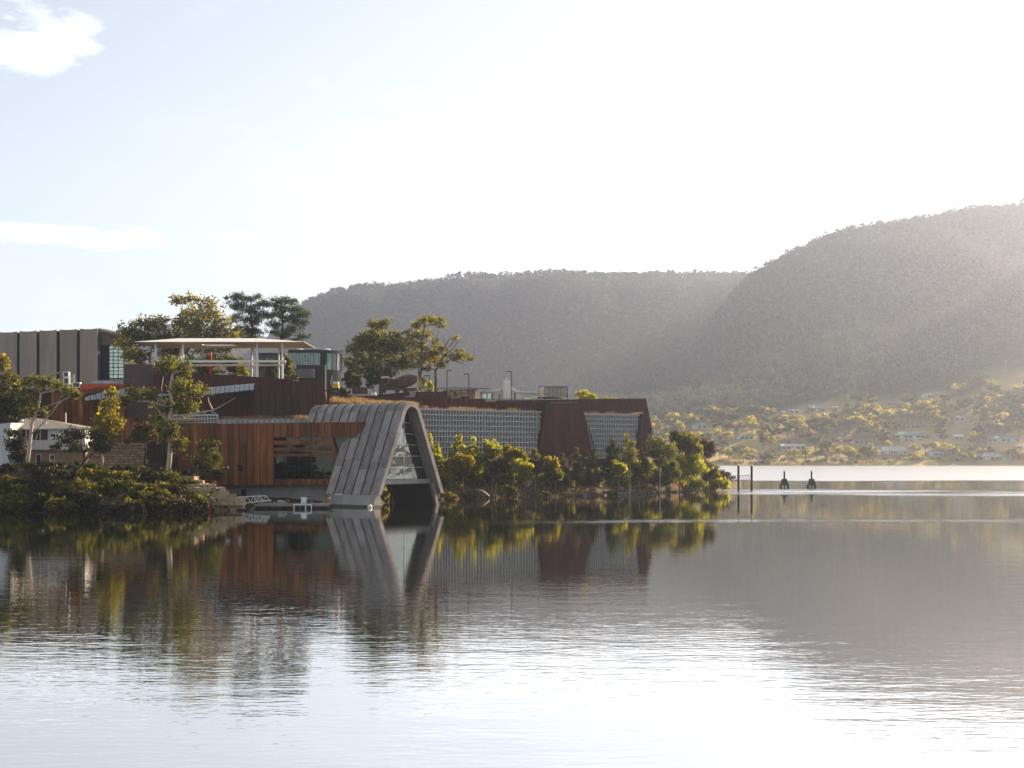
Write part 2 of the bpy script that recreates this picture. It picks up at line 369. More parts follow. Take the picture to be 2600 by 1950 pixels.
headland = sheet('headland_ground', headland_z, np.arange(-320, 1912, 8.0), np.arange(178, 376, 1.0), [M['soil']])
far_land = sheet('far_hills', far_z, np.arange(-800, 4640, 14.0), np.concatenate([np.arange(1000, 1260, 5.0), np.arange(1260, 1800, 14.0), np.arange(1800, 3300, 30.0)]), [M['far_ground']])
def east_shore():
    xs = np.arange(700, 1800, 25.0); ys = np.arange(-140, 1060, 25.0); XX, YY = np.meshgrid(xs, ys)
    Z = np.clip((XX - 880 - 60 * fbm(YY * .006, YY * 0)) / 160, -0.02, 1) * (5 + 15 * fbm(XX * .004, YY * .004))
    v = np.stack([XX, YY, Z], -1).reshape(-1, 3); nu, ny = len(xs), len(ys)
    i = np.arange(nu - 1)[None, :] + (np.arange(ny - 1) * nu)[:, None]
    return tag(np_mesh('east_shore_hills', v, np.stack([i, i + 1, i + nu + 1, i + nu], -1).reshape(-1, 4), [M['forest_floor']], smooth=True), kind='structure')
M['forest_floor'] = plain('forest_floor', (0.03, 0.036, 0.02), (0.075, 0.07, 0.04), 0.02, 0.95)
east_shore()
wm = MB(); wm.add([(-3300, -150, 0), (4300, -150, 0), (4300, 3400, 0), (-3300, 3400, 0)], [(0, 1, 2, 3)])
water = tag(wm.build('water', M['water']), kind='structure')
bm_ = MB(); bm_.add([(-3300, -150, -1.9), (4300, -150, -1.9), (4300, 3400, -1.9), (-3300, 3400, -1.9)], [(0, 1, 2, 3)])
tag(bm_.build('river_bed', M['soil']), kind='structure')

# ---------------------------------------------------------------- leaves
def leaf_cards(rng, pts, size, aspect=0.5, droop=0.0):
    """one small diamond leaf spray at each point; returns verts, faces"""
    n = len(pts)
    a = rng.normal(size=(n, 3)); a[:, 2] -= droop; a /= np.linalg.norm(a, axis=1, keepdims=True)
    b = rng.normal(size=(n, 3)); b -= a * np.sum(a * b, 1, keepdims=True); b /= np.linalg.norm(b, axis=1, keepdims=True)
    s = (size * rng.uniform(0.6, 1.4, n))[:, None]
    v = np.stack([pts + a * s, pts + b * s * aspect, pts - a * s, pts - b * s * aspect], 1).reshape(-1, 3)
    return v, np.arange(4 * n).reshape(n, 4)

def forest():
    """eucalypt forest over the far hills: thousands of trunks with ragged crowns, one mass"""
    rng = np.random.RandomState(11)
    n = 57000
    u = rng.uniform(180, 2960, n); Y = np.where(rng.rand(n) < 0.5, rng.uniform(1190, 1790, n), rng.uniform(1750, 2480, n))
    crest = rng.rand(n) < 0.07
    Y = np.where(crest & (u < 1900), rng.uniform(2310, 2420, n), np.where(crest, rng.uniform(1715, 1775, n), Y))
    z = far_z(u, Y)
    # keep what the river side can see: walk outwards along each bearing
    ang = (z + 14 - CAMH) / Y
    low = np.interp(u, [1600, 1850, 2100, 2300, 2600], [1180, 1190, 1195, 1212, 1250])
    keep = (z > 14) & (Y > low + rng.uniform(-25, 35, n))
    ray = np.linspace(1000, 1, 26)[:0]
    vis = np.ones(n, bool)
    for t in np.linspace(0.45, 0.97, 14):
        Yt = 1016 + (Y - 1016) * t
        vis &= ((far_z(u, Yt) - CAMH) / Yt) < ang + 0.004
    keep &= vis
    # clearings: bare rocky grass just under the plateau rim
    cl = (Y > 2250) & (Y < 2330) & (fbm(u * 0.006, Y * 0.0) > 0.52); keep &= ~cl
    u, Y, z, crest = u[keep], Y[keep], z[keep], crest[keep]; n = len(u)
    X = (u - CX) * Y / F
    h = rng.uniform(6, 13, n) * (0.8 + 0.5 * fbm(X * .02, Y * .02)) * np.where(crest, rng.uniform(0.8, 1.35, n), 1); K = 16
    base = np.stack([X, Y, z], -1)
    cr = rng.uniform(0.20, 0.34, n) * h
    off = rng.normal(size=(n, K, 3)); off /= np.linalg.norm(off, axis=2, keepdims=True); off *= (rng.uniform(0.3, 1, (n, K, 1)) ** 0.6)
    off = off * np.stack([cr, cr, cr * rng.uniform(0.55, 1.0, n)], -1)[:, None, :]
    cen = base + np.stack([rng.normal(size=n) * 0.6, rng.normal(size=n) * 0.6, h * 0.74], -1)
    pts = (cen[:, None, :] + off).reshape(-1, 3)
    size = np.repeat(cr * 0.36, K)
    v, f = leaf_cards(rng, pts, size, 0.7)
    tint = np.clip(np.repeat(rng.normal(0.42, 0.10, n) + (fbm(X * .011, Y * .007) - .5) * 1.1, K * 4) + np.repeat(rng.normal(0, 0.12, n * K), 4), 0, 1)
    # trunks: crossed thin prisms
    tk = rng.rand(n) < 0.22; tb = base[tk]; th = h[tk]; m = len(tb)
    w = (0.012 * th + 0.08)[:, None]; lean = rng.normal(size=(m, 2)) * 0.09 * th[:, None]
    top = tb + np.stack([lean[:, 0], lean[:, 1], th * 0.85], -1)
    ex = np.array([1.0, 0, 0]); ey = np.array([0, 1.0, 0])
    tv = np.stack([tb - ex * w, tb + ex * w, top + ex * w * 0.5, top - ex * w * 0.5, tb - ey * w, tb + ey * w, top + ey * w * 0.5, top - ey * w * 0.5], 1).reshape(-1, 3)
    tf = np.arange(8 * m).reshape(-1, 4) + len(v)
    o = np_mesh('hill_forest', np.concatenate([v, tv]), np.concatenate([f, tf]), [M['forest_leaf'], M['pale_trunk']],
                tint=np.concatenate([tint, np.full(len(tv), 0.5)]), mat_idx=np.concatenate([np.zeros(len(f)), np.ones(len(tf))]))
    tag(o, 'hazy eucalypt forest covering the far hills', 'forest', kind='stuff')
    return n
N_FOREST = forest()

# ---------------------------------------------------------------- haze: the air over the river valley
def haze():
    m = bpy.data.materials.new('haze'); m.use_nodes = True; nt = m.node_tree; nt.nodes.clear()
    v = nt.nodes.new('ShaderNodeVolumePrincipled'); v.inputs['Color'].default_value = (0.66, 0.755, 1.0, 1)
    v.inputs['Density'].default_value = HAZE; v.inputs['Anisotropy'].default_value = 0.74
    o_ = nt.nodes.new('ShaderNodeOutputMaterial'); nt.links.new(v.outputs[0], o_.inputs['Volume'])
    b = MB(); b.box((400, 1600, 173), (3900, 1850, 177))
    tag(b.build('haze', m), 'thin haze in the valley air', 'haze', kind='stuff')
HAZE = 0.000168
haze()

# ================================================================ BUILDINGS
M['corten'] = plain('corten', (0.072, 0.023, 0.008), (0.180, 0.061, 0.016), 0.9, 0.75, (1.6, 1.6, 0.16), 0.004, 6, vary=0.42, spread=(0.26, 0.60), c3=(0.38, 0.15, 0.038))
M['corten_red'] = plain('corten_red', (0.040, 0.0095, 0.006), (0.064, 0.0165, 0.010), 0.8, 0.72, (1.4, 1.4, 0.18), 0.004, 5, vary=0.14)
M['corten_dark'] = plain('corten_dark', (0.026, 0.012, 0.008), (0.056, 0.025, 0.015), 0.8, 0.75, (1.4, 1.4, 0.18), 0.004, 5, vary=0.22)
M['corten_shadow'] = plain('corten_backing', (0.020, 0.010, 0.008), (0.03, 0.015, 0.01), 1.0, 0.9)
M['concrete'] = plain('concrete', (0.21, 0.20, 0.20), (0.33, 0.315, 0.30), 0.5, 0.8, (1, 1, 0.6), 0.004, 7, vary=0.14)
M['arch_concrete'] = plain('arch_concrete', (0.125, 0.110, 0.106), (0.33, 0.30, 0.29), 1.1, 0.62, (1, 1, 0.35), 0.006, 8, vary=0.32, spread=(0.25, 0.75))
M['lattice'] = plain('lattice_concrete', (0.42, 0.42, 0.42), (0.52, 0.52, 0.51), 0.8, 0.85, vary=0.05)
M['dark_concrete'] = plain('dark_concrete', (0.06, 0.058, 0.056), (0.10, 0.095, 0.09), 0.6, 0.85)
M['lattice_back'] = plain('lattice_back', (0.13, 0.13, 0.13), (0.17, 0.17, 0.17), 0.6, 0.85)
M['tide'] = plain('algae_band', (0.03, 0.032, 0.022), (0.09, 0.085, 0.06), 2.5, 0.6)
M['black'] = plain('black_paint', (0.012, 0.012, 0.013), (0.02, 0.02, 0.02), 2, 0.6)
M['dark_metal'] = plain('dark_metal', (0.035, 0.036, 0.04), (0.05, 0.05, 0.055), 3, 0.45, metal=0.6)
M['charcoal'] = plain('charcoal_cladding', (0.040, 0.043, 0.050), (0.055, 0.058, 0.066), 0.6, 0.95, vary=0.1, spec=0.05)
M['white'] = plain('white_paint', (0.78, 0.77, 0.74), (0.70, 0.69, 0.66), 0.7, 0.55, (1, 1, 0.5), vary=0.04)
M['cream'] = plain('bounce_warm_cream', (0.78, 0.64, 0.49), (0.74, 0.60, 0.46), 0.2, 0.7)  # cream, with the warm bounced light under the canopy put into the colour
M['galv'] = plain('galvanised_steel', (0.45, 0.46, 0.47), (0.56, 0.57, 0.58), 4, 0.42, metal=0.5)
M['purple'] = plain('purple_brick', (0.070, 0.046, 0.046), (0.105, 0.070, 0.068), 1.4, 0.85, (1, 1, 3), 0.003, 6, vary=0.1)
M['sand_brick'] = plain('tan_brick', (0.20, 0.145, 0.085), (0.29, 0.215, 0.13), 2.5, 0.9, (1, 1, 5), 0.004, vary=0.06)
M['roof_tile'] = plain('grey_roof_tile', (0.20, 0.185, 0.16), (0.30, 0.275, 0.235), 1.4, 0.85, (1, 1, 3), 0.006)
M['orange'] = plain('orange_paint', (0.52, 0.075, 0.018), (0.44, 0.06, 0.015), 0.6, 0.6, (1, 1, 0.3))
M['red'] = plain('red_paint', (0.42, 0.03, 0.02), (0.34, 0.025, 0.018), 2, 0.5)
M['yellow'] = plain('yellow_paint', (0.62, 0.33, 0.025), (0.52, 0.27, 0.02), 2, 0.5)
M['rust'] = plain('rusty_steel', (0.055, 0.032, 0.020), (0.14, 0.085, 0.05), 3, 0.8, bump=0.01, vary=0.25)
M['timber'] = plain('weathered_timber', (0.24, 0.20, 0.16), (0.36, 0.31, 0.25), 2, 0.85, (1, 1, 1), 0.003, vary=0.2)
M['sandstone'] = plain('sandstone', (0.24, 0.17, 0.10), (0.42, 0.32, 0.21), 1.1, 0.92, (1, 1, 1.6), 0.03, 7, vary=0.2)
M['rock'] = plain('grey_rock', (0.13, 0.105, 0.085), (0.30, 0.255, 0.21), 0.9, 0.92, (1, 1, 1.4), 0.05, 8, vary=0.25)
M['green_roof'] = plain('green_roof_sheet', (0.05, 0.12, 0.08), (0.07, 0.15, 0.10), 1, 0.6)
M['rubber'] = plain('black_rubber', (0.015, 0.015, 0.016), (0.025, 0.025, 0.026), 5, 0.75)
M['timber_dark'] = plain('tarred_pile', (0.028, 0.024, 0.022), (0.05, 0.042, 0.036), 3, 0.8, (1, 1, 0.3), 0.01)
M['interior'] = plain('interior_wall', (0.055, 0.068, 0.064), (0.08, 0.092, 0.088), 0.4, 0.8)
M['interior_dark'] = plain('interior_dark_wall', (0.02, 0.024, 0.023), (0.035, 0.04, 0.038), 0.4, 0.8)
M['interior_pale'] = plain('interior_pale_panel', (0.42, 0.47, 0.44), (0.5, 0.54, 0.51), 0.4, 0.7)
M['dry_roof'] = plain('dry_roof_turf', (0.22, 0.14, 0.055), (0.40, 0.25, 0.10), 0.8, 0.95, bump=0.05)

def ribbed_mat(name, c1, c2, pitch):
    """fine vertical fluting: too fine to see one by one"""
    m = plain(name, c1, c2, 0.7, 0.8, (1, 1, 0.12), 0.0, 6, vary=0.06); nt = m.node_tree; b = nt.nodes['Principled BSDF']
    tc = nt.nodes.new('ShaderNodeTexCoord'); w = nt.nodes.new('ShaderNodeTexWave'); w.bands_direction = 'X'; w.inputs['Scale'].default_value = 0.314 / pitch * 1.0; w.inputs['Distortion'].default_value = 0.0
    nt.links.new(tc.outputs['Object'], w.inputs['Vector'])
    bp = nt.nodes.new('ShaderNodeBump'); bp.inputs['Distance'].default_value = 0.06; nt.links.new(w.outputs['Fac'], bp.inputs['Height']); nt.links.new(bp.outputs[0], b.inputs['Normal'])
    return m
M['fluted'] = ribbed_mat('fluted_timber', (0.29, 0.235, 0.195), (0.40, 0.335, 0.285), 0.16)
M['ribbed_grey'] = ribbed_mat('ribbed_grey_sheet', (0.15, 0.15, 0.15), (0.19, 0.185, 0.18), 0.3)
M['board_white'] = ribbed_mat('white_board', (0.62, 0.63, 0.66), (0.68, 0.68, 0.70), 0.2)

def glass_mat(name, tint, ior=1.5, rough=0.0, keep=1.0):
    """pane: reflection by fresnel, the rest seen through with a tint"""
    m, nt, b, N, L = new_mat(name); nt.nodes.remove(b)
    t = N('ShaderNodeBsdfTransparent'); t.inputs['Color'].default_value = rgba(tint)
    g = N('ShaderNodeBsdfGlossy'); g.inputs['Roughness'].default_value = rough; g.inputs['Color'].default_value = (0.93, 1.0, 0.97, 1)
    fr = N('ShaderNodeFresnel'); fr.inputs['IOR'].default_value = ior
    no = N('ShaderNodeTexNoise'); no.inputs['Scale'].default_value = 0.7; no.inputs['Detail'].default_value = 1
    tc = N('ShaderNodeTexCoord'); L(tc.outputs['Object'], no.inputs['Vector'])
    bp = N('ShaderNodeBump'); bp.inputs['Distance'].default_value = 0.02; L(no.outputs[0], bp.inputs['Height']); L(bp.outputs[0], g.inputs['Normal'])
    mx = N('ShaderNodeMixShader'); L(fr.outputs[0], mx.inputs[0]); L(t.outputs[0], mx.inputs[1]); L(g.outputs[0], mx.inputs[2])
    L(mx.outputs[0], nt.nodes['Material Output'].inputs['Surface']); return m
M['glass'] = glass_mat('window_glass', (0.34, 0.52, 0.46), 1.3)
M['glass_portal'] = glass_mat('portal_glass', (0.45, 0.62, 0.57), 2.6)
M['glass_pale'] = glass_mat('pale_glass', (0.62, 0.78, 0.74), 1.7)
M['awning_glass'] = glass_mat('awning_glass', (0.30, 0.38, 0.42), 2.2)
M['net'] = None
def net_mat():
    m, nt, b, N, L = new_mat('net'); b.inputs['Base Color'].default_value = (0.16, 0.13, 0.09, 1)
    t = N('ShaderNodeBsdfTransparent'); mx = N('ShaderNodeMixShader'); mx.inputs[0].default_value = 0.2
    L(t.outputs[0], mx.inputs[1]); L(b.outputs[0], mx.inputs[2]); L(mx.outputs[0], nt.nodes['Material Output'].inputs['Surface']); return m
M['net'] = net_mat()

class Wall:
    """an upright plane through two ground points given as (photo x, distance)"""
    def __init__(s, u0, Y0, u1, Y1):
        s.a = G(u0, Y0, 0); s.b = G(u1, Y1, 0); s.d = (s.b - s.a).normalized(); s.n = Vector((s.d.y, -s.d.x, 0))
        if s.n.y > 0: s.n = -s.n
    def pt(s, px, py, off=0.0):
        r = Vector(((px - CX) / F, 1.0, -(py - HY) / F)); a = s.a + s.n * off
        t = (a - Vector((0, 0, 0))).dot(s.n) / r.dot(s.n)
        return r * t + Vector((0, 0, CAMH))
    def at(s, px, z, off=0.0):
        p = s.pt(px, HY, off); p.z = z; return p
    def quad(s, x0, y0a, x1, y0b, x2, y1b, x3, y1a, off=0.0):
        return s.pt(x0, y0a, off), s.pt(x1, y0b, off), s.pt(x2, y1b, off), s.pt(x3, y1a, off)

def panel_wall(parent, quad, n, mat, name='wall', th=0.10, gap=0.09, proud=0.03, seed=1, split=0.0, back=0.5, backing=None, nrm=None):
    """a backed wall of upright sheets, each sheet its own piece"""
    TL, TR, BR, BL = quad; rng = random.Random(seed)
    nn = nrm or (TR - TL).cross(BL - TL).normalized()
    if nn.y > 0: nn = -nn
    w = MB(); w.slab([p - nn * th * 1.05 for p in (TL, TR, BR, BL)], -nn * back)
    wall = w.build(name, backing or M['corten_shadow'], parent)
    edges = [0.0]
    for i in range(n): edges.append(edges[-1] + rng.uniform(0.86, 1.14))
    edges = [e / edges[-1] for e in edges]
    L = (TR - TL).length; g = gap / L
    for i in range(n):
        a, b = edges[i] + g / 2, edges[i + 1] - g / 2; off = nn * rng.uniform(0, proud)
        def pt(s, t): return (TL.lerp(TR, s)).lerp(BL.lerp(BR, s), t) + off
        cuts = [0.0, 1.0]
        if rng.random() < split: cuts = [0.0, rng.uniform(0.25, 0.75), 1.0]
        H = max(0.1, (BL - TL).length)
        for c0, c1 in zip(cuts[:-1], cuts[1:]):
            e0 = c0 + (0.012 / H if c0 > 0 else 0); e1 = c1 - (0.012 / H if c1 < 1 else 0)
            q = MB(); q.slab([pt(a, e0), pt(b, e0), pt(b, e1), pt(a, e1)], -nn * th); q.build('panel', mat, wall)
    return wall

def polyslab(parent, name, pts, off, mat):
    return MB().slab(pts, off).build(name, mat, parent)

# ---------------------------------------------------------------- lower rust-brown steel gallery
def steel_gallery():
    W = Wall(460, 222, 930, 212.5)
    g = thing('steel_gallery', 'orange-brown rusty steel gallery with a long window, cantilevered above the landing', 'building', W.at(690, 3.0))
    panel_wall(g, W.quad(452, 1077.5, 695, 1074, 695, 1232, 452, 1232), 15, M['corten'], 'steel_wall', seed=3, split=0.35, back=0.3)
    panel_wall(g, W.quad(695.6, 1074, 925, 1071, 925, 1109, 695.6, 1109.5), 14, M['corten'], 'window_head', seed=8, back=0.3)
    panel_wall(g, W.quad(695.6, 1217, 872, 1216, 869, 1230, 695.6, 1232), 11, M['corten'], 'window_sill', seed=9, back=0.5)
    n = W.n; back = -n * 11
    # roof, floor, ends, back
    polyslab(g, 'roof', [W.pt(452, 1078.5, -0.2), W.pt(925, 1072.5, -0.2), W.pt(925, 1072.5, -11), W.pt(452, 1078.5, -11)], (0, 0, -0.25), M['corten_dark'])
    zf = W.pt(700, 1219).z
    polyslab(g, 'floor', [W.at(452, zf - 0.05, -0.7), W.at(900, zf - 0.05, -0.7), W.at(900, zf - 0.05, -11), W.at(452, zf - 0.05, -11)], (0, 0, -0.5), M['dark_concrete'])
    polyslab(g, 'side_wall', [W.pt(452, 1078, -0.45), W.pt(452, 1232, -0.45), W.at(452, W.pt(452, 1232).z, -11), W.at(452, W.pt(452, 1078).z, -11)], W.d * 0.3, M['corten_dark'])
    polyslab(g, 'partition', [W.pt(694, 1078, -0.45), W.pt(694, 1219, -0.45), W.at(694, zf, -10.6), W.at(694, W.pt(694, 1078).z, -10.6)], -W.d * 0.25, M['interior'])
    # interior back wall with pale boards and dark openings
    bw = polyslab(g, 'back_wall', [W.at(690, zf, -7.2), W.at(915, zf, -7.2), W.at(915, zf + 7.0, -7.2), W.at(690, zf + 7.0, -7.2)], -n * 0.2, M['interior_dark'])
    for (x0, x1, y0, y1, m_) in [(731, 753, 1180, 1198, 'interior_pale'), (760, 778, 1183, 1198, 'interior_pale'), (793, 812, 1183, 1197, 'interior_pale'),
                                 (700, 728, 1120, 1210, 'interior'), (822, 850, 1120, 1212, 'interior'), (730, 820, 1112, 1162, 'interior')]:
        polyslab(bw, 'board', [W.pt(x0, y0, -7.0), W.pt(x1, y0, -7.0), W.pt(x1, y1, -7.0), W.pt(x0, y1, -7.0)], -n * 0.08, M[m_])
    for x0 in (752.5, 779, 792, 813):
        polyslab(bw, 'door_frame', [W.pt(x0, 1180, -6.9), W.pt(x0 + 1.4, 1180, -6.9), W.pt(x0 + 1.4, 1212, -6.9), W.pt(x0, 1212, -6.9)], -n * 0.06, M['black'])
    # cafe furniture seen through the glass
    for k, (x, dep) in enumerate([(748, 3.0), (772, 2.2), (803, 2.6), (826, 3.4), (838, 1.8)]):
        p = W.at(x, zf, -dep)
        t = thing('cafe_table', ['small pale round table behind the steel gallery glass, nearest the solid wall', 'round table second from the solid wall behind the gallery glass',
                                 'round table in the middle of the steel gallery window', 'round table second from the slanted strut behind the glass', 'round table beside the slanted strut behind the gallery glass'][k], 'table', p, 'cafe tables behind the gallery window')
        MB().lathe(p + Vector((0, 0, 0.70)), [(0.36, 0), (0.38, 0.02), (0.38, 0.04)], 12).build('table_top', M['white'], t)
        MB().lathe(p, [(0.22, 0), (0.2, 0.03), (0.03, 0.06), (0.03, 0.70)], 8).build('pedestal', M['white'], t)
    # glass panes and mullions
    xs = [697, 727, 759, 790, 823, 846]
    ys = [1110, 1217]
    for a, b in zip(xs[:-1], xs[1:]):
        polyslab(g, 'pane', [W.pt(a + .6, 1110, -0.42), W.pt(b - .6, 1110, -0.42), W.pt(b - .6, 1216.5, -0.42), W.pt(a + .6, 1216.5, -0.42)], -n * 0.03, M['glass'])
    polyslab(g, 'pane', [W.pt(847, 1110, -0.42), W.pt(906, 1110, -0.42), W.pt(868, 1216.5, -0.42), W.pt(847, 1216.5, -0.42)], -n * 0.03, M['glass'])
    for x in xs[1:]:
        m_ = MB().slab([W.pt(x - .6, 1110, -0.36), W.pt(x + .6, 1110, -0.36), W.pt(x + .6, 1216.5, -0.36), W.pt(x - .6, 1216.5, -0.36)], -n * 0.14); m_.build('mullion', M['black'], g)
    for y0, y1, x1 in ((1119, 1129.5, 843), (1137, 1145, 846), (1152, 1159, 850)):
        wq = W.quad(696, y0, x1, y0 - 0.5, x1 + 2, y1 - 0.5, 696, y1, -0.05)
        panel_wall(g, wq, 4, M['corten'], 'louvre', th=0.06, gap=0.015, seed=int(y0), back=0.12)
    for y in (1142, 1175):
        polyslab(g, 'transom', [W.pt(849, y - .5, -0.36), W.pt(897, y - .5, -0.36), W.pt(896, y + .5, -0.36), W.pt(850, y + .5, -0.36)], -n * 0.1, M['black'])
    polyslab(g, 'strut', [W.pt(835, 1109.5, 0.03), W.pt(843.5, 1109.5, 0.03), W.pt(871.5, 1217, 0.03), W.pt(862.5, 1217, 0.03)], -n * 0.3, M['corten'])
    for (x0, x1, y0, y1) in ((571, 584, 1180.5, 1192), (602.5, 615.5, 1180, 1196.5)):
        w = polyslab(g, 'small_window', [W.pt(x0, y0, 0.05), W.pt(x1, y0, 0.05), W.pt(x1, y1, 0.05), W.pt(x0, y1, 0.05)], -n * 0.04, M['black'])
        polyslab(w, 'pane', [W.pt(x0 + 1, y0 + 1, 0.056), W.pt(x1 - 1, y0 + 1, 0.056), W.pt(x1 - 1, y1 - 1, 0.056), W.pt(x0 + 1, y1 - 1, 0.056)], -n * 0.02, M['glass_pale'])
    # concrete base set back under the cantilever
    pl = polyslab(g, 'plinth', [W.at(566, -0.6, -2.2), W.at(822, -0.6, -2.2), W.at(822, 3.0, -2.2), W.at(566, 3.0, -2.2)], -n * 7, M['concrete'])
    polyslab(pl, 'doorway', [W.pt(612, 1243, -2.16), W.pt(625, 1243, -2.16), W.pt(625, 1263, -2.16), W.pt(612, 1263, -2.16)], -n * 0.03, M['black'])
    polyslab(pl, 'pilaster', [W.pt(598, 1234, -2.0), W.pt(608, 1234, -2.0), W.pt(608, 1264, -2.0), W.pt(598, 1264, -2.0)], -n * 0.25, M['concrete'])
steel_gallery()

# ---------------------------------------------------------------- concrete arch hall
AB = Vector((-19.19, 205.0, 0)); AP = Vector((0.62, 0.785, 0)).normalized(); AE = Vector((-0.785, 0.62, 0)).normalized()
def A(s, z, t): return AB + AP * s + AE * t + Vector((0, 0, z))
S0, Z0, S1, Z1, SC, ZC, R0 = 0.0, 1.8, 5.27, 14.08, 7.17, 13.27, 2.07
W_A = 14.34; SL = math.atan2(Z1 - Z0, S1 - S0)
def arch_profile(inset, nseg=10, zmin=Z0):
    """left foot to right foot, moved inwards by inset"""
    nx, nz = math.sin(SL), -math.cos(SL)
    r = R0 - inset; a = SL
    pts = []
    f = (zmin - Z0) / (Z1 - Z0)
    s0 = S0 + nx * inset + (S1 - S0) * (zmin - (Z0 + nz * inset)) / (Z1 - Z0)
    pts.append((s0, zmin))
    for k in range(nseg + 1):
        th = a - 2 * a * k / nseg
        pts.append((SC - r * math.sin(th), ZC + r * math.cos(th)))
    pts.append((2 * SC - s0, zmin)); return pts
def arch_hall():
    rng = random.Random(21)
    T = 0.62
    g = thing('arch_hall', 'grey concrete hall shaped like a rounded A, standing over the water beside the steel gallery', 'building', A(SC, 0, 6))
    NS, SW = 11, 1.82
    inn = arch_profile(T)
    # inner shell behind the slabs
    for i in range(NS):
        t0, t1 = i * SW, (i + 1) * SW
        zmin = Z0 if t1 < 11.0 else 11.4
        o, n_ = arch_profile(0, zmin=zmin), arch_profile(T, zmin=zmin)
        L = len(o); gp = 0.06
        pieces = []
        cuts = sorted([rng.uniform(0.30, 0.42), rng.uniform(0.60, 0.8)]) if i < 7 else [0.5]
        ends = [0.0] + cuts + [1.0]
        for a, b in zip(ends[:-1], ends[1:]): pieces.append(([0, 1], a, b, 'slab'))
        pieces.append((list(range(1, L // 2 + 1)), None, None, 'crown_slab')); pieces.append((list(range(L // 2, L - 1)), None, None, 'crown_slab'))
        pieces.append(([L - 2, L - 1], 0.0, 1.0, 'slab'))
        for idx, a, b, nm in pieces:
            pr = rng.uniform(0.0, 0.045) if i else 0.02
            op = [Vector((o[k][0], o[k][1], 0)) for k in idx]; ip = [Vector((n_[k][0], n_[k][1], 0)) for k in idx]
            if a is not None:
                op = [op[0].lerp(op[1], a + (0.0015 if a > 0 else 0)), op[0].lerp(op[1], b - (0.0015 if b < 1 else 0))]
                ip = [ip[0].lerp(ip[1], a + (0.0015 if a > 0 else 0)), ip[0].lerp(ip[1], b - (0.0015 if b < 1 else 0))]
            op = [q + (q - w).normalized() * pr for q, w in zip(op, ip)]
            m = MB(); k = len(op)
            ring0 = [A(q.x, q.y, t0 + gp) for q in op] + [A(q.x, q.y, t0 + gp) for q in reversed(ip)]
            ring1 = [A(q.x, q.y, t1 - gp) for q in op] + [A(q.x, q.y, t1 - gp) for q in reversed(ip)]
            n2 = 2 * k
            fs = [(j, (j + 1) % n2, n2 + (j + 1) % n2, n2 + j) for j in range(n2)]
            for j in range(k - 1):
                fs += [(j, n2 - 1 - j, n2 - 2 - j, j + 1), (n2 + j, n2 + j + 1, 2 * n2 - 2 - j, 2 * n2 - 1 - j)]
            m.add(ring0 + ring1, fs)
            m.build(nm, M['arch_concrete'], g)
        # raised standing seam between slabs
        if i > 0:
            m = MB(); hw = 0.055
            oo, io = arch_profile(-0.17, zmin=zmin), arch_profile(0.3, zmin=zmin); k = len(oo)
            vs_ = []
            for (q, w) in zip(oo, io): vs_ += [A(q[0], q[1], t0 - hw), A(q[0], q[1], t0 + hw), A(w[0], w[1], t0 + hw), A(w[0], w[1], t0 - hw)]
            fs = []
            for j in range(k - 1):
                for c in range(4): fs.append((4 * j + c, 4 * j + (c + 1) % 4, 4 * j + 4 + (c + 1) % 4, 4 * j + 4 + c))
            m.add(vs_, fs); m.build('seam_rib', M['dark_concrete'], g)
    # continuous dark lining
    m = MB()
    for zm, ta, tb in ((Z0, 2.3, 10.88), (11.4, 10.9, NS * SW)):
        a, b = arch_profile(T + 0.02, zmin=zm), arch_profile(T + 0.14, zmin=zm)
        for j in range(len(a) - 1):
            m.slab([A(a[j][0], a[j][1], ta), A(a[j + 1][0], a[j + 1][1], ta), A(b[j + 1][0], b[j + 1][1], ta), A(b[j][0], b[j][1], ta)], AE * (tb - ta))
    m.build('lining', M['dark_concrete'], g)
    # floor slab and front beam
    ZF = 4.0
    def sin_(z, ins=T): return S0 + math.sin(SL) * ins + (S1 - S0) * (z - (Z0 - math.cos(SL) * ins)) / (Z1 - Z0)
    s0 = sin_(3.65) + 0.02
    MB().slab([A(s0, 3.3, 1.5), A(2 * SC - s0, 3.3, 1.5), A(2 * SC - s0, 3.98, 1.5), A(s0, 3.98, 1.5)], AE * 0.5).build('floor_beam', M['concrete'], g)
    MB().slab([A(s0, 3.4, 2.02), A(2 * SC - s0, 3.4, 2.02), A(2 * SC - s0, 3.94, 2.02), A(s0, 3.94, 2.02)], AE * 8.6).build('floor', M['concrete'], g)
    # glazing, two panes in each row
    rows = [ZF, 5.75, 7.42, 9.1, 10.75, 12.4, 15.0]; sm = 7.55; tg = 2.05
    def left(z): return sin_(z, T + 0.18)
    top = ZC + R0 - T - 0.18
    for z0, z1 in zip(rows[:-1], rows[1:]):
        z1c = min(z1, top - 0.02)
        Lp = [(left(z0), z0 + .03), (sm - .04, z0 + .03), (sm - .04, z1c - .03), (min(left(z1c), sm - .1), z1c - .03)]
        Rp = [(sm + .04, z0 + .03), (2 * SC - left(z0), z0 + .03), (max(2 * SC - left(z1c), sm + .1), z1c - .03), (sm + .04, z1c - .03)]
        for pp in (Lp, Rp): polyslab(g, 'pane', [A(s, z, tg) for s, z in pp], AE * 0.03, M['glass_portal'])
        if z0 > ZF: MB().slab([A(left(z0), z0 - .04, tg - 0.05), A(2 * SC - left(z0), z0 - .04, tg - 0.05), A(2 * SC - left(z0), z0 + .04, tg - 0.05), A(left(z0), z0 + .04, tg - 0.05)], AE * 0.12).build('transom', M['galv'], g)
    MB().slab([A(sm - .05, ZF, tg - 0.06), A(sm + .05, ZF, tg - 0.06), A(sm + .05, top - .1, tg - 0.06), A(sm - .05, top - .1, tg - 0.06)], AE * 0.16).build('mullion', M['galv'], g)
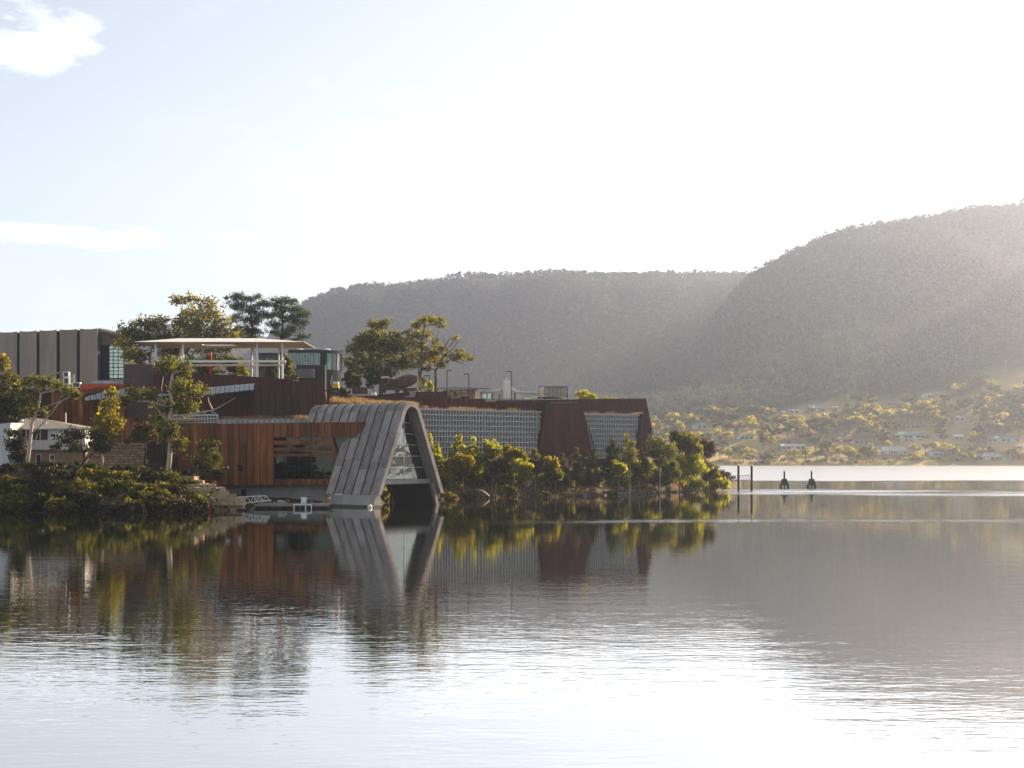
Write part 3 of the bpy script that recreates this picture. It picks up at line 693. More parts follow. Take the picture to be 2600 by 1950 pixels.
    # dark frame round the glass
    fr = MB(); pa, pb = arch_profile(T + 0.03, zmin=3.99), arch_profile(T + 0.5, zmin=3.99)
    for j in range(len(pa) - 1): fr.slab([A(pa[j][0], pa[j][1], tg + .06), A(pa[j + 1][0], pa[j + 1][1], tg + .06), A(pb[j + 1][0], pb[j + 1][1], tg + .06), A(pb[j][0], pb[j][1], tg + .06)], AE * 0.1)
    fr.build('glass_frame', M['black'], g)
    # inside: pale round disc, low benches, end wall
    c = A(5.7, 6.9, 3.4); m = MB(); k = 28; ring = [c + AP * (2.1 * math.cos(2 * math.pi * i / k)) + Vector((0, 0, 2.6 * math.sin(2 * math.pi * i / k))) for i in range(k)]
    m.slab(ring, AE * 0.12); m.build('round_disc', M['interior_pale'], g)
    for s, dz in ((8.8, 0.5), (11.2, 1.0)): MB().box(A(s, ZF + dz / 2 - 0.05, 5.5), (0.9, 0.5, dz / 2), (AP, AE, Vector((0, 0, 1)))).build('bench', M['white'], g)
    e = arch_profile(T + 0.1, zmin=ZF); MB().slab([A(s, z, 10.4) for s, z in e], AE * 0.2).build('end_wall', M['interior'], g)
    # left foot on its sloping base
    edges = [0.5, 3.0, 7.2, 9.7]
    for t0, t1 in zip(edges[:-1], edges[1:]):
        m = MB(); m.slab([A(-0.05, 1.72, t0), A(0.9, 1.72, t0), A(0.9, -1.2, t0), A(-1.15, -1.2, t0)], AE * (t1 - t0 - 0.03)); m.build('base_block', M['concrete'], g)
    MB().slab([A(-0.66 - .01, 0.32, 0.49), A(-0.7, 0.32, 9.69), A(-1.19, -1.2, 9.69), A(-1.19, -1.2, 0.49)], AP * -0.012).build('tide_band', M['tide'], g)
    MB().slab([A(-0.68, 0.3, 0.485), A(0.9, 0.3, 0.485), A(0.9, -1.2, 0.485), A(-1.19, -1.2, 0.485)], AE * -0.012).build('tide_band', M['tide'], g)
    m = MB(); m.slab([A(12.85, 3.3, 0.6), A(12.2, 3.3, 0.6), A(13.6, -1.2, 0.6), A(14.25, -1.2, 0.6)], AE * 8.6); m.build('support_wall', M['arch_concrete'], g)
    MB().slab([A(12.88, 3.28, 8.6), A(12.16, 3.28, 8.6), A(13.2, 0, 9.9), A(13.9, 0, 9.9)], AE * 0.4).build('support_end', M['dark_concrete'], g)
    # inner face of the support wall: its deep shade painted as a black sheet
    MB().slab([A(12.17, 3.28, 1.1), A(13.57, -1.2, 1.1), A(13.57, -1.2, 9.2), A(12.17, 3.28, 9.2)], -AP * 0.03).build('channel_shade_sheet', M['black'], g)
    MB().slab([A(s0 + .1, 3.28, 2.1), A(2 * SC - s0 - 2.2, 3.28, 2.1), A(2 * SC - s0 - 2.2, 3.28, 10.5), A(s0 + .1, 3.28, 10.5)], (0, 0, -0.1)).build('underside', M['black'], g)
arch_hall()

# ---------------------------------------------------------------- main museum wing: lattice screens and leaning steel piers
def lattice(g, W, u0, u1, ztop, row, nrow, nfin, left_cut, right_cut, depth=0.42):
    """concrete egg-crate screen: backing > fin, rail"""
    zb = ztop - row * nrow
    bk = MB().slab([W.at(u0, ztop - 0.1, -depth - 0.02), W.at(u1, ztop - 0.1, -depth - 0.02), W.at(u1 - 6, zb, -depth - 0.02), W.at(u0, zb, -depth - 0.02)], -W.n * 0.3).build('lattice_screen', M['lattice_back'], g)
    def zlim(p, cut):
        # lowest z at bearing p along a slanted end (x_top, x_bottom) ; None when inside
        return None
    for k in range(nfin + 1):
        u = u0 + (u1 - u0) * k / nfin
        za, zc = ztop, zb
        lx = lambda z: left_cut[0] + (left_cut[1] - left_cut[0]) * (ztop - z) / (row * nrow)
        rx = lambda z: right_cut[0] + (right_cut[1] - right_cut[0]) * (ztop - z) / (row * nrow)
        if u < lx(ztop): continue
        if left_cut[1] > left_cut[0] and u < left_cut[1]: zc = ztop - row * nrow * (u - left_cut[0]) / (left_cut[1] - left_cut[0])
        if right_cut[1] < right_cut[0] and u > right_cut[1]: zc = max(zc, ztop - row * nrow * (right_cut[0] - u) / (right_cut[0] - right_cut[1]))
        if za - zc < 0.3: continue
        p = W.at(u, 0)
        MB().box(p - W.n * (depth / 2) + Vector((0, 0, (za + zc) / 2)), (0.06, depth / 2, (za - zc) / 2), (W.d, W.n, Vector((0, 0, 1)))).build('fin', M['lattice'], bk)
    for r in range(nrow + 1):
        z = ztop - r * row
        h = 0.16 if r == 0 else 0.10
        a = max(u0, left_cut[0] + (left_cut[1] - left_cut[0]) * r / nrow); b = min(u1, right_cut[0] + (right_cut[1] - right_cut[0]) * r / nrow)
        MB().slab([W.at(a, z - h, 0.02), W.at(b, z - h, 0.02), W.at(b, z + h * 0.6, 0.02), W.at(a, z + h * 0.6, 0.02)], -W.n * depth).build('rail', M['lattice'], bk)
    return bk
def museum_wing():
    g = thing('museum_wing', 'long museum wing of grey concrete lattice between dark red leaning steel piers', 'building', G(1300, 262, 4))
    W1 = Wall(1046, 250.5, 1388, 269.5)
    lattice(g, W1, 1050, 1385, 15.76, 0.97, 9, 46, (1046, 1046), (1385.5, 1369))
    panel_wall(g, W1.quad(1100, 1140, 1372, 1140, 1372, 1215, 1100, 1215, -1.2), 16, M['corten_red'], 'lower_wall', seed=31, back=0.3)
    # turf ledge over the lattice and steel upstand behind it
    MB().slab([W1.at(1046, 15.70, -0.1), W1.at(1386, 15.70, -0.1), W1.at(1386, 15.70, -5), W1.at(1046, 15.70, -5)], (0, 0, -0.3)).build('roof_ledge', M['dry_roof'], g)
    U1 = Wall(1130, 259.5, 1480, 274.5)
    panel_wall(g, U1.quad(1233, 1020, 1400, 1021, 1400, 1048, 1233, 1042), 14, M['corten_red'], 'upstand', seed=4, back=0.25)
    U0 = Wall(1130, 258.2, 1250, 264.2)
    panel_wall(g, U0.quad(1141, 1013, 1233, 1012, 1233, 1042, 1141, 1042), 8, M['corten_red'], 'upstand', seed=5, back=0.25)
    C0 = Wall(1060, 254.5, 1145, 257.6)
    panel_wall(g, C0.quad(1062, 1006.5, 1136, 1006.5, 1144, 1044, 1062, 1042), 6, M['corten_red'], 'stair_head', seed=6, back=1.6)
    polyslab(g, 'stair_cap', [C0.pt(1063, 994, -0.1), C0.pt(1134, 994, -0.1), C0.pt(1137, 1006.2, -0.1), C0.pt(1063, 1006.2, -0.1)], -C0.n * 1.6, M['corten_dark'])
    # first pier
    P1 = Wall(1369, 267.2, 1505, 272.5)
    panel_wall(g, P1.quad(1386.5, 1024, 1477, 1022, 1506, 1160, 1367, 1160), 8, M['corten_red'], 'steel_pier', seed=7, back=1.5, th=0.12, gap=0.03, proud=0.02)
    panel_wall(g, P1.quad(1262, 1016.5, 1475, 1014, 1476.5, 1021.5, 1262, 1023.5, 0.05), 12, M['corten_dark'], 'parapet', seed=12, back=0.4, gap=0.02)
    # second bay
    W2 = Wall(1480, 280.5, 1640, 287.5)
    lattice(g, W2, 1484, 1630, 15.70, 0.97, 9, 26, (1484, 1521), (1629.5, 1619))
    MB().slab([W2.at(1478, 15.62, -0.1), W2.at(1632, 15.62, -0.1), W2.at(1632, 15.62, -4), W2.at(1478, 15.62, -4)], (0, 0, -0.3)).build('roof_ledge', M['dry_roof'], g)
    U2 = Wall(1474, 283.8, 1650, 291)
    panel_wall(g, U2.quad(1476, 1013, 1640.5, 1012, 1648.8, 1053, 1484, 1054), 12, M['corten_red'], 'upstand', seed=14, back=0.8, split=0.2)
    P2 = Wall(1617, 285.6, 1668, 288.4)
    panel_wall(g, P2.quad(1629.5, 1050, 1648.3, 1050, 1671, 1160, 1616, 1160), 3, M['corten_red'], 'steel_pier', seed=15, back=1.5, proud=0.02)
    panel_wall(g, W2.quad(1505, 1172, 1640, 1172, 1640, 1200, 1505, 1200, -1), 9, M['corten_dark'], 'lower_wall', seed=16, back=0.3)
    # curved steel boundary wall on the upper terrace
    tops = [(832, 989), (848, 995), (868, 1000), (890, 1003), (915, 1004.5), (942, 1004), (1000, 1006), (1066, 1008)]
    for k, ((x0, y0), (x1, y1)) in enumerate(zip(tops[:-1], tops[1:])):
        Ya, Yb = 238 + (x0 - 832) * 0.034, 238 + (x1 - 832) * 0.034
        Wk = Wall(x0, Ya, x1, Yb)
        panel_wall(g, Wk.quad(x0, y0, x1, y1, x1, 1042, x0, 1042), max(2, int((x1 - x0) / 9)), M['corten_red'], 'terrace_wall', seed=40 + k, back=0.25)
museum_wing()

# ---------------------------------------------------------------- upper steel block with glass awning
def awning(g, top0, top1, Yt, bot0, bot1, Yb, n, seed):
    """sloping row of panes on black bars"""
    rng = random.Random(seed); a, b, c, d = P(*top0, Yt), P(*top1, Yt), P(*bot1, Yb), P(*bot0, Yb)
    fr = MB().bar(d, c, 0.06, 0.10).build('awning_beam', M['black'], g)
    nrm = (b - a).cross(d - a).normalized(); nrm = nrm if nrm.z > 0 else -nrm
    for i in range(n):
        s0, s1 = (i + 0.06) / n, (i + 0.94) / n
        q = [a.lerp(b, s0), a.lerp(b, s1), d.lerp(c, s1), d.lerp(c, s0)]
        MB().slab([p + nrm * (0.06 + rng.uniform(-.015, .015)) for p in q], nrm * 0.03).build('pane', M['awning_glass'], g)
    for i in range(n + 1):
        s = i / n; MB().bar(a.lerp(b, s) + nrm * 0.05, d.lerp(c, s) + nrm * 0.05, 0.05, 0.10, up=nrm).build('rafter', M['black'], g)
def upper_block():
    W = Wall(640, 229.5, 778, 227.5)
    g = thing('steel_block', 'dark rusty steel block with a leaning right edge and a sloping glass awning', 'building', G(700, 229, 12))
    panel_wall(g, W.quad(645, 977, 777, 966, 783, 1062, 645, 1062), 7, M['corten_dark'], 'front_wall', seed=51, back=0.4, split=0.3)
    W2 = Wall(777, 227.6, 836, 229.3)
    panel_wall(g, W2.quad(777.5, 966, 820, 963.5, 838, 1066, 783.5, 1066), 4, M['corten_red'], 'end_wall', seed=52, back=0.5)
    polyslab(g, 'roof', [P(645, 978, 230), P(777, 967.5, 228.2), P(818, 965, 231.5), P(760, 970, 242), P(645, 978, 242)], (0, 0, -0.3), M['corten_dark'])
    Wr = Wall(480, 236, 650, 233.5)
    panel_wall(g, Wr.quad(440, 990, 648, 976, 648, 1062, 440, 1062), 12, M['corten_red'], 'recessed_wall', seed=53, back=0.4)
    awning(g, (500, 987.5), (646, 974.5), 233.4, (497, 1006), (645, 991), 229.6, 12, 54)
    # zig-zag truss under the awning
    z0, z1 = P(520, 1004, 230.5), P(643, 992, 230.5); m = MB(); k = 16
    for i in range(k):
        a = z0.lerp(z1, i / k) + Vector((0, 0, 0 if i % 2 else -1.5)); b = z0.lerp(z1, (i + 1) / k) + Vector((0, 0, -1.5 if i % 2 else 0)); m.bar(a, b, 0.035)
    m.bar(z0 + Vector((0, 0, -1.5)), z1 + Vector((0, 0, -1.5)), 0.05); m.build('truss', M['black'], g)
    # higher wall behind, sloping down to the right
    g2 = thing('terrace_steel_wall', 'long red-brown steel terrace wall with a sloping top below the white canopy', 'wall', G(600, 243, 16))
    Wu = Wall(400, 244, 750, 243)
    panel_wall(g2, Wu.quad(392, 941, 745, 963, 745, 1000, 392, 1000), 18, M['corten_red'], 'sheet_wall', seed=55, back=0.3)
    # lattice remnant and low concrete parapet over the lower gallery roof
    g3 = thing('lattice_parapet', 'low grey concrete lattice parapet between the steel gallery roof and the steel block', 'parapet', G(600, 226, 12))
    Wl = Wall(430, 229, 560, 226)
    lattice(g3, Wl, 432, 551, P(500, 1053, 227).z, 0.62, 2, 15, (430, 430), (552, 552), 0.35)
    Wp = Wall(550, 226.2, 790, 223.5)
    zt = P(650, 1064, 224.8).z
    MB().slab([Wp.at(552, zt, 0), Wp.at(784, zt, 0), Wp.at(784, zt - 1.2, 0), Wp.at(552, zt - 1.2, 0)], -Wp.n * 0.3).build('parapet_wall', M['concrete'], g3)
    for k in range(17):
        u = 556 + k * 13.6
        MB().box(Wp.at(u, zt - 0.45, 0.06), (0.07, 0.08, 0.42), (Wp.d, Wp.n, Vector((0, 0, 1)))).build('fin', M['lattice'], g3)
    MB().slab([Wp.at(430, zt - 0.06, -0.31), Wp.at(790, zt - 0.06, -0.31), Wp.at(790, zt - 0.06, -6), Wp.at(430, zt - 0.06, -6)], (0, 0, -0.25)).build('turf_roof', M['dry_roof'], g3)
upper_block()

# ---------------------------------------------------------------- left: curved steel wall with awning, purple wall, orange wall
def left_walls():
    g = thing('curved_steel_wall', 'dark rusty steel wall with a glass awning behind the white house', 'wall', G(190, 238, 6))
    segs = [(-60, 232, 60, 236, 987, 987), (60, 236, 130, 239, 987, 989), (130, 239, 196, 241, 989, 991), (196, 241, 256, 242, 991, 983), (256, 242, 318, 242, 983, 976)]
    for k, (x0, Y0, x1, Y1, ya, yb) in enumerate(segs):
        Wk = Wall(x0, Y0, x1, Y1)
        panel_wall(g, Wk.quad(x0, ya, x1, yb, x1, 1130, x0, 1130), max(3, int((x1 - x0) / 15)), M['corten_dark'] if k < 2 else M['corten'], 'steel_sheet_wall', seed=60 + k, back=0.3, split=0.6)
    awning(g, (212, 1003), (318, 988), 241, (216, 1019), (318, 1007), 237.5, 7, 66)
    Wd = Wall(300, 240, 345, 239.5)
    panel_wall(g, Wd.quad(303, 1062, 345, 1060, 345, 1145, 303, 1145), 3, M['corten'], 'steel_sheet_wall', seed=68, back=0.3)
    Wd2 = Wall(345, 239.4, 470, 236)
    panel_wall(g, Wd2.quad(345.5, 1066, 470, 1066, 470, 1170, 345.5, 1170), 8, M['corten_dark'], 'steel_sheet_wall', seed=69, back=0.3)
    g2 = thing('purple_wall', 'tall plum-brown block wall left of the white canopy, under the gum trees', 'wall', G(355, 244, 12))
    Wp = Wall(312, 243, 405, 245)
    bk = MB().slab([Wp.pt(314, 925, -0.12), Wp.pt(402, 926, -0.12), Wp.pt(402, 1075, -0.12), Wp.pt(314, 1075, -0.12)], -Wp.n * 0.6).build('backing', M['purple'], g2)
    for i in range(4):
        for j in range(6):
            x0, x1 = 314 + i * 22, 314 + (i + 1) * 22; y0, y1 = 925 + j * 25, 925 + (j + 1) * 25
            MB().slab([Wp.pt(x0 + .15, y0 + .15), Wp.pt(x1 - .15, y0 + .15), Wp.pt(x1 - .15, y1 - .15), Wp.pt(x0 + .15, y1 - .15)], -Wp.n * 0.1).build('panel', M['purple'], bk)
    g3 = thing('orange_wall', 'bright orange-red painted wall in front of the fluted timber building', 'wall', G(250, 262, 14))
    Wo = Wall(195, 262, 320, 262)
    panel_wall(g3, Wo.quad(203, 975, 318, 975, 318, 1000, 203, 1000), 7, M['orange'], 'sheet', seed=70, back=0.2, proud=0.0, gap=0.015, backing=M['orange'])
    # low concrete terrace edge
    g4 = thing('concrete_terrace', 'pale concrete terrace edge at the foot of the fluted building', 'terrace', G(275, 274, 18))
    Wc = Wall(220, 274, 330, 274)
    MB().slab([Wc.pt(230, 965), Wc.pt(318, 965.5), Wc.pt(318, 980), Wc.pt(230, 980)], -Wc.n * 5).build('edge_slab', M['concrete'], g4)
    r = MB()
    for k in range(9): r.bar(Wc.at(232 + k * 10, P(0, 965, 274).z, -0.2), Wc.at(232 + k * 10, P(0, 958, 274).z, -0.2), 0.03)
    MB().bar(Wc.at(232, P(0, 971, 273).z, 0.3), Wc.at(300, P(0, 971, 273).z, 0.3), 0.05).build('handrail', M['galv'], g4)
left_walls()

# ---------------------------------------------------------------- fluted building at the far left
def fluted_building():
    g = thing('fluted_building', 'tall grey-brown fluted timber building of five curved slabs at the left edge', 'building', G(130, 286, 14))
    Y = 285.0
    for k, (x0, x1, yt0, yt1) in enumerate([(-6, 43, 843, 841.5), (49.5, 93, 840.5, 839), (100, 143.5, 838.5, 837), (151.5, 195, 836.5, 835), (202.5, 247.5, 834.5, 833.5)]):
        a, b = P(x0, yt0, Y), P(x1, yt1, Y); m = MB(); n = 6; zb = 12.0
        dep = [0.28 * (1 - (2 * i / n - 1) ** 2) for i in range(n + 1)]
        fr = [a.lerp(b, i / n) + Vector((0, dep[i], -0.12 * (1 - (2 * i / n - 1) ** 2))) for i in range(n + 1)]
        bk = [p + Vector((0, 2.2 - dep[i], 0)) for i, p in enumerate(fr)]
        vs_ = fr + bk + [Vector((p.x, p.y, zb)) for p in fr] + [Vector((p.x, p.y, zb)) for p in bk]; q = n + 1
        fs = [(i, i + 1, 2 * q + i + 1, 2 * q + i) for i in range(n)] + [(q + i + 1, q + i, 3 * q + i, 3 * q + i + 1) for i in range(n)] + [(i + 1, i, q + i, q + i + 1) for i in range(n)]
        fs += [(0, 2 * q, 3 * q, q), (n, q + n, 3 * q + n, 2 * q + n)]
        s = m.add(vs_, fs).build('fluted_slab', M['fluted'], g)
        MB().slab([fr[-1] + Vector((0.0, .05, -.2)), fr[-1] + Vector((0.22, .6, -.2)), Vector((fr[-1].x + .22, fr[-1].y + .6, zb)), Vector((fr[-1].x, fr[-1].y + .05, zb))], (0, 1.2, 0)).build('edge_fin', M['charcoal'], s)
    # dark recess behind the slabs
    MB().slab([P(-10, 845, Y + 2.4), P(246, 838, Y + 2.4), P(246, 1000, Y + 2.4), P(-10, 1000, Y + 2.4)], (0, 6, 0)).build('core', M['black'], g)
    # return bay: sloped eave, dark panel and gridded window
    a, b = P(248.5, 838.5, Y + .6), P(316, 855, Y + 3.5)
    c, d = P(316, 880, Y + 6), P(248.5, 876, Y + 3.2)
    MB().slab([a, b, c, d], (0, 0.3, 0.25)).build('soffit', M['fluted'], g)
    MB().slab([a + Vector((0, 0, .27)), b + Vector((0, 0, .27)), b + Vector((0, 6, .6)), a + Vector((0, 6, .6))], (0, 0, 0.18)).build('roof', M['ribbed_grey'], g)
    MB().slab([P(248.5, 876, Y + 3.2), P(276.5, 877, Y + 3.2), P(276.5, 1000, Y + 3.2), P(248.5, 1000, Y + 3.2)], (0, 0.4, 0)).build('dark_panel', M['charcoal'], g)
    w = MB().slab([P(276.8, 877, Y + 3.6), P(316, 880, Y + 3.6), P(316, 962, Y + 3.6), P(276.8, 962, Y + 3.6)], (0, 0.2, 0)).build('window_frame', M['black'], g)
    for i, (x0, x1) in enumerate(((278, 286.5), (288.5, 299), (301, 313.5))):
        for j in range(9):
            y0 = 878.5 + j * 9.2
            MB().slab([P(x0, y0, Y + 3.45), P(x1, y0, Y + 3.45), P(x1, y0 + 7.4, Y + 3.45), P(x0, y0 + 7.4, Y + 3.45)], (0, 0.08, 0)).build('pane', M['glass_portal'], w)
    MB().slab([P(276.8, 962.3, Y + 3.0), P(316, 962.3, Y + 3.0), P(316, 985, Y + 3.0), P(276.8, 985, Y + 3.0)], (0, 0.5, 0)).build('base', M['concrete'], g)
    # plant units in front
    for k, (x0, x1, y0, y1, lab) in enumerate([(160.5, 174, 943.5, 958, 'upper grey louvred plant unit stacked in front of the fluted slabs'), (161, 175, 958.5, 976, 'lower grey louvred plant unit stacked in front of the fluted slabs'), (183, 203, 970.5, 984, 'white boxy cooling unit beside the orange wall')]):
        t = thing('plant_unit', lab, 'cooling unit', P((x0 + x1) / 2, y1, 276), 'plant units by the fluted building')
        MB().slab([P(x0, y0, 276), P(x1, y0, 276), P(x1, y1, 276), P(x0, y1, 276)], (0, 1.0, 0)).build('casing', M['galv'] if k < 2 else M['white'], t)
        MB().slab([P(x0 + 2, y0 + 2, 275.97), P(x1 - 2, y0 + 2, 275.97), P(x1 - 2, y1 - 2, 275.97), P(x0 + 2, y1 - 2, 275.97)], (0, 0.02, 0)).build('grille', M['dark_metal'], t)
    l = thing('steel_ladder', 'thin steel ladder cage beside the plant units', 'ladder', P(183, 975, 277))
    for x in (178.5, 188): MB().bar(P(x, 950, 277), P(x, 978, 277), 0.05).build('rail', M['galv'], l)
    for j in range(7): MB().bar(P(178.5, 952 + j * 3.8, 277), P(188, 952 + j * 3.8, 277), 0.03).build('rung', M['galv'], l)
fluted_building()

# ---------------------------------------------------------------- white canopy on columns
def canopy():
    g = thing('white_canopy', 'broad flat white canopy on slim columns above the steel terrace', 'pavilion', G(560, 256, 18))
    zr = P(560, 868.5, 250).z
    xl, xr = G(341, 250, 0).x, G(772, 250, 0).x; yf, yb = 250.0, 264.5
    hx0, hx1 = P(513, 0, 256).x, P(594, 0, 256).x; hy0, hy1 = 255.4, 259.0
    def ring(d, z): return [Vector((hx0 - d * (hx0 - xl), hy0 - d * (hy0 - yf), z)), Vector((hx1 + d * (xr - hx1), hy0 - d * (hy0 - yf), z)), Vector((hx1 + d * (xr - hx1), hy1 + d * (yb - hy1), z)), Vector((hx0 - d * (hx0 - xl), hy1 + d * (yb - hy1), z))]
    r1, r2, r3, r0 = ring(1, zr + .06), ring(0.35, zr + 0.95), ring(0, zr + 1.0), ring(1, zr)
    m = MB(); vs_ = r1 + r2 + r3; m.add(vs_, [(4 * k + i, 4 * k + (i + 1) % 4, 4 * k + 4 + (i + 1) % 4, 4 * k + 4 + i) for k in range(2) for i in range(4)])
    rb = ring(0, zr + 0.0); m.add(r1 + r0, [(i, (i + 1) % 4, 4 + (i + 1) % 4, 4 + i) for i in range(4)])
    m.add(r3 + rb, [(i, 4 + i, 4 + (i + 1) % 4, (i + 1) % 4) for i in range(4)])
    m.build('roof', M['white'], g)
    m = MB(); m.add([p - Vector((0, 0, .004)) for p in r0 + rb], [(i, 4 + i, 4 + (i + 1) % 4, (i + 1) % 4) for i in range(4)]); m.build('soffit', M['cream'], g)
    zb = P(0, 917.5, 252).z
    for (u, Y, w) in [(394.5, 252, .15), (464, 252, .17), (653, 252, .17), (716.5, 252, .15), (458, 262, .15), (639, 262, .15), (707.5, 262, .15)]:
        MB().slab([G(u, Y, zr) + Vector((-w, 0, 0)), G(u, Y, zr) + Vector((w, 0, 0)), G(u, Y, 15) + Vector((w, 0, 0)), G(u, Y, 15) + Vector((-w, 0, 0))], (0, 0.35, 0)).build('column', M['white'], g)
    MB().slab([G(391, 251.8, zb - .2), G(725, 251.8, zb - .2), G(725, 251.8, zb + .2), G(391, 251.8, zb + .2)], (0, 0.3, 0)).build('beam', M['white'], g)
    MB().slab([G(480, 262.5, zb - .2), G(715, 262.5, zb - .2), G(715, 262.5, zb + .2), G(480, 262.5, zb + .2)], (0, 0.3, 0)).build('beam', M['cream'], g)
    MB().bar(G(724, 252.2, zb), G(714, 262.4, zb), 0.15, 0.2).build('beam', M['white'], g)
    rp = thing('red_post', 'slim red painted post standing under the white canopy', 'post', G(534, 270, 17))
    MB().slab([P(531, 905, 270), P(537, 905, 270), P(537, 960, 270), P(531, 960, 270)], (0, 0.4, 0)).build('shaft', M['red'], rp)
    MB().slab([P(530, 894, 269.9), P(535, 894, 269.9), P(537.5, 905, 269.9), P(530.5, 905, 269.9)], (0, 0.5, 0)).build('cap', M['red'], rp)
canopy()

# ---------------------------------------------------------------- round glass pavilion behind
def round_pavilion():
    g = thing('round_glass_pavilion', 'dark round-ended glass pavilion with white roof vents right of the canopy', 'building', G(800, 300, 18))
    zc1, zc0, zg0, zb = P(0, 888, 296).z, P(0, 896, 296).z, P(0, 938, 296).z, 15.0
    cx, cy, r, xl = G(838, 301, 0).x, 301.0, 2.55, G(742, 301, 0).x
    r = 5.2
    cx = G(867.5, 301, 0).x - r
    def outline(off):
        pts = [Vector((xl, cy - r - off, 0))]
        for k in range(13):
            a = -math.pi / 2 + math.pi * k / 12; pts.append(Vector((cx + (r + off) * math.cos(a), cy + (r + off) * math.sin(a), 0)))
        pts.append(Vector((xl, cy + r + off, 0))); return pts
    up = lambda z: Vector((0, 0, z))
    MB().slab([p + up(zc0) for p in outline(.25)], up(zc1 - zc0)).build('cornice', M['charcoal'], g)
    MB().slab([p + up(zb) for p in outline(.1)], up(zg0 - zb)).build('base', M['charcoal'], g)
    MB().slab([p + up(zg0 + .01) for p in outline(-2.6)], up(zc0 - zg0 - .03)).build('core', M['interior'], g)
    o = outline(0.0)
    flat = [o[0].lerp(o[1], i / 9) for i in range(10)]; path = flat + o[2:-1]
    for a, b in zip(path[:-1], path[1:]):
        t = (b - a).normalized(); n_ = Vector((t.y, -t.x, 0))
        MB().slab([a + up(zg0 + .02) + t * .06, b + up(zg0 + .02) - t * .06, b + up(zc0 - .02) - t * .06, a + up(zc0 - .02) + t * .06], -n_ * 0.04).build('pane', M['glass_pale'], g)
        MB().slab([a + up(zg0 + .02) - t * .05, a + up(zg0 + .02) + t * .05, a + up(zc0 - .02) + t * .05, a + up(zc0 - .02) - t * .05], n_ * 0.12).build('mullion', M['dark_metal'], g)
    for u in (760.5, 830):
        c = G(u, 301, zc1); MB().lathe(c, [(0.8, 0), (0.85, .25), (0.85, .4), (0.6, .55), (0.1, .62)], 14).build('roof_vent', M['white'], g)
    polyslab(g, 'front_block', [P(752, 926.5, 293), P(825, 926.5, 293), P(825, 990, 293), P(752, 990, 293)], (0, 2.5, 0), M['charcoal'])
    polyslab(g, 'ribbed_block', [P(733, 936.5, 291), P(797, 936.5, 291), P(797, 960, 291), P(733, 960, 291)], (0, 1.9, 0), M['ribbed_grey'])
    polyslab(g, 'service_block', [P(655, 897, 300), P(716, 897, 300), P(716, 990, 300), P(655, 990, 300)], (0, 6, 0), M['ribbed_grey'])
    polyslab(g, 'service_roof', [P(652, 899.5, 299.5), P(722, 899.5, 299.5), P(722, 896, 299.5), P(652, 896, 299.5)], (0, 7, 0), M['dark_metal'])
round_pavilion()

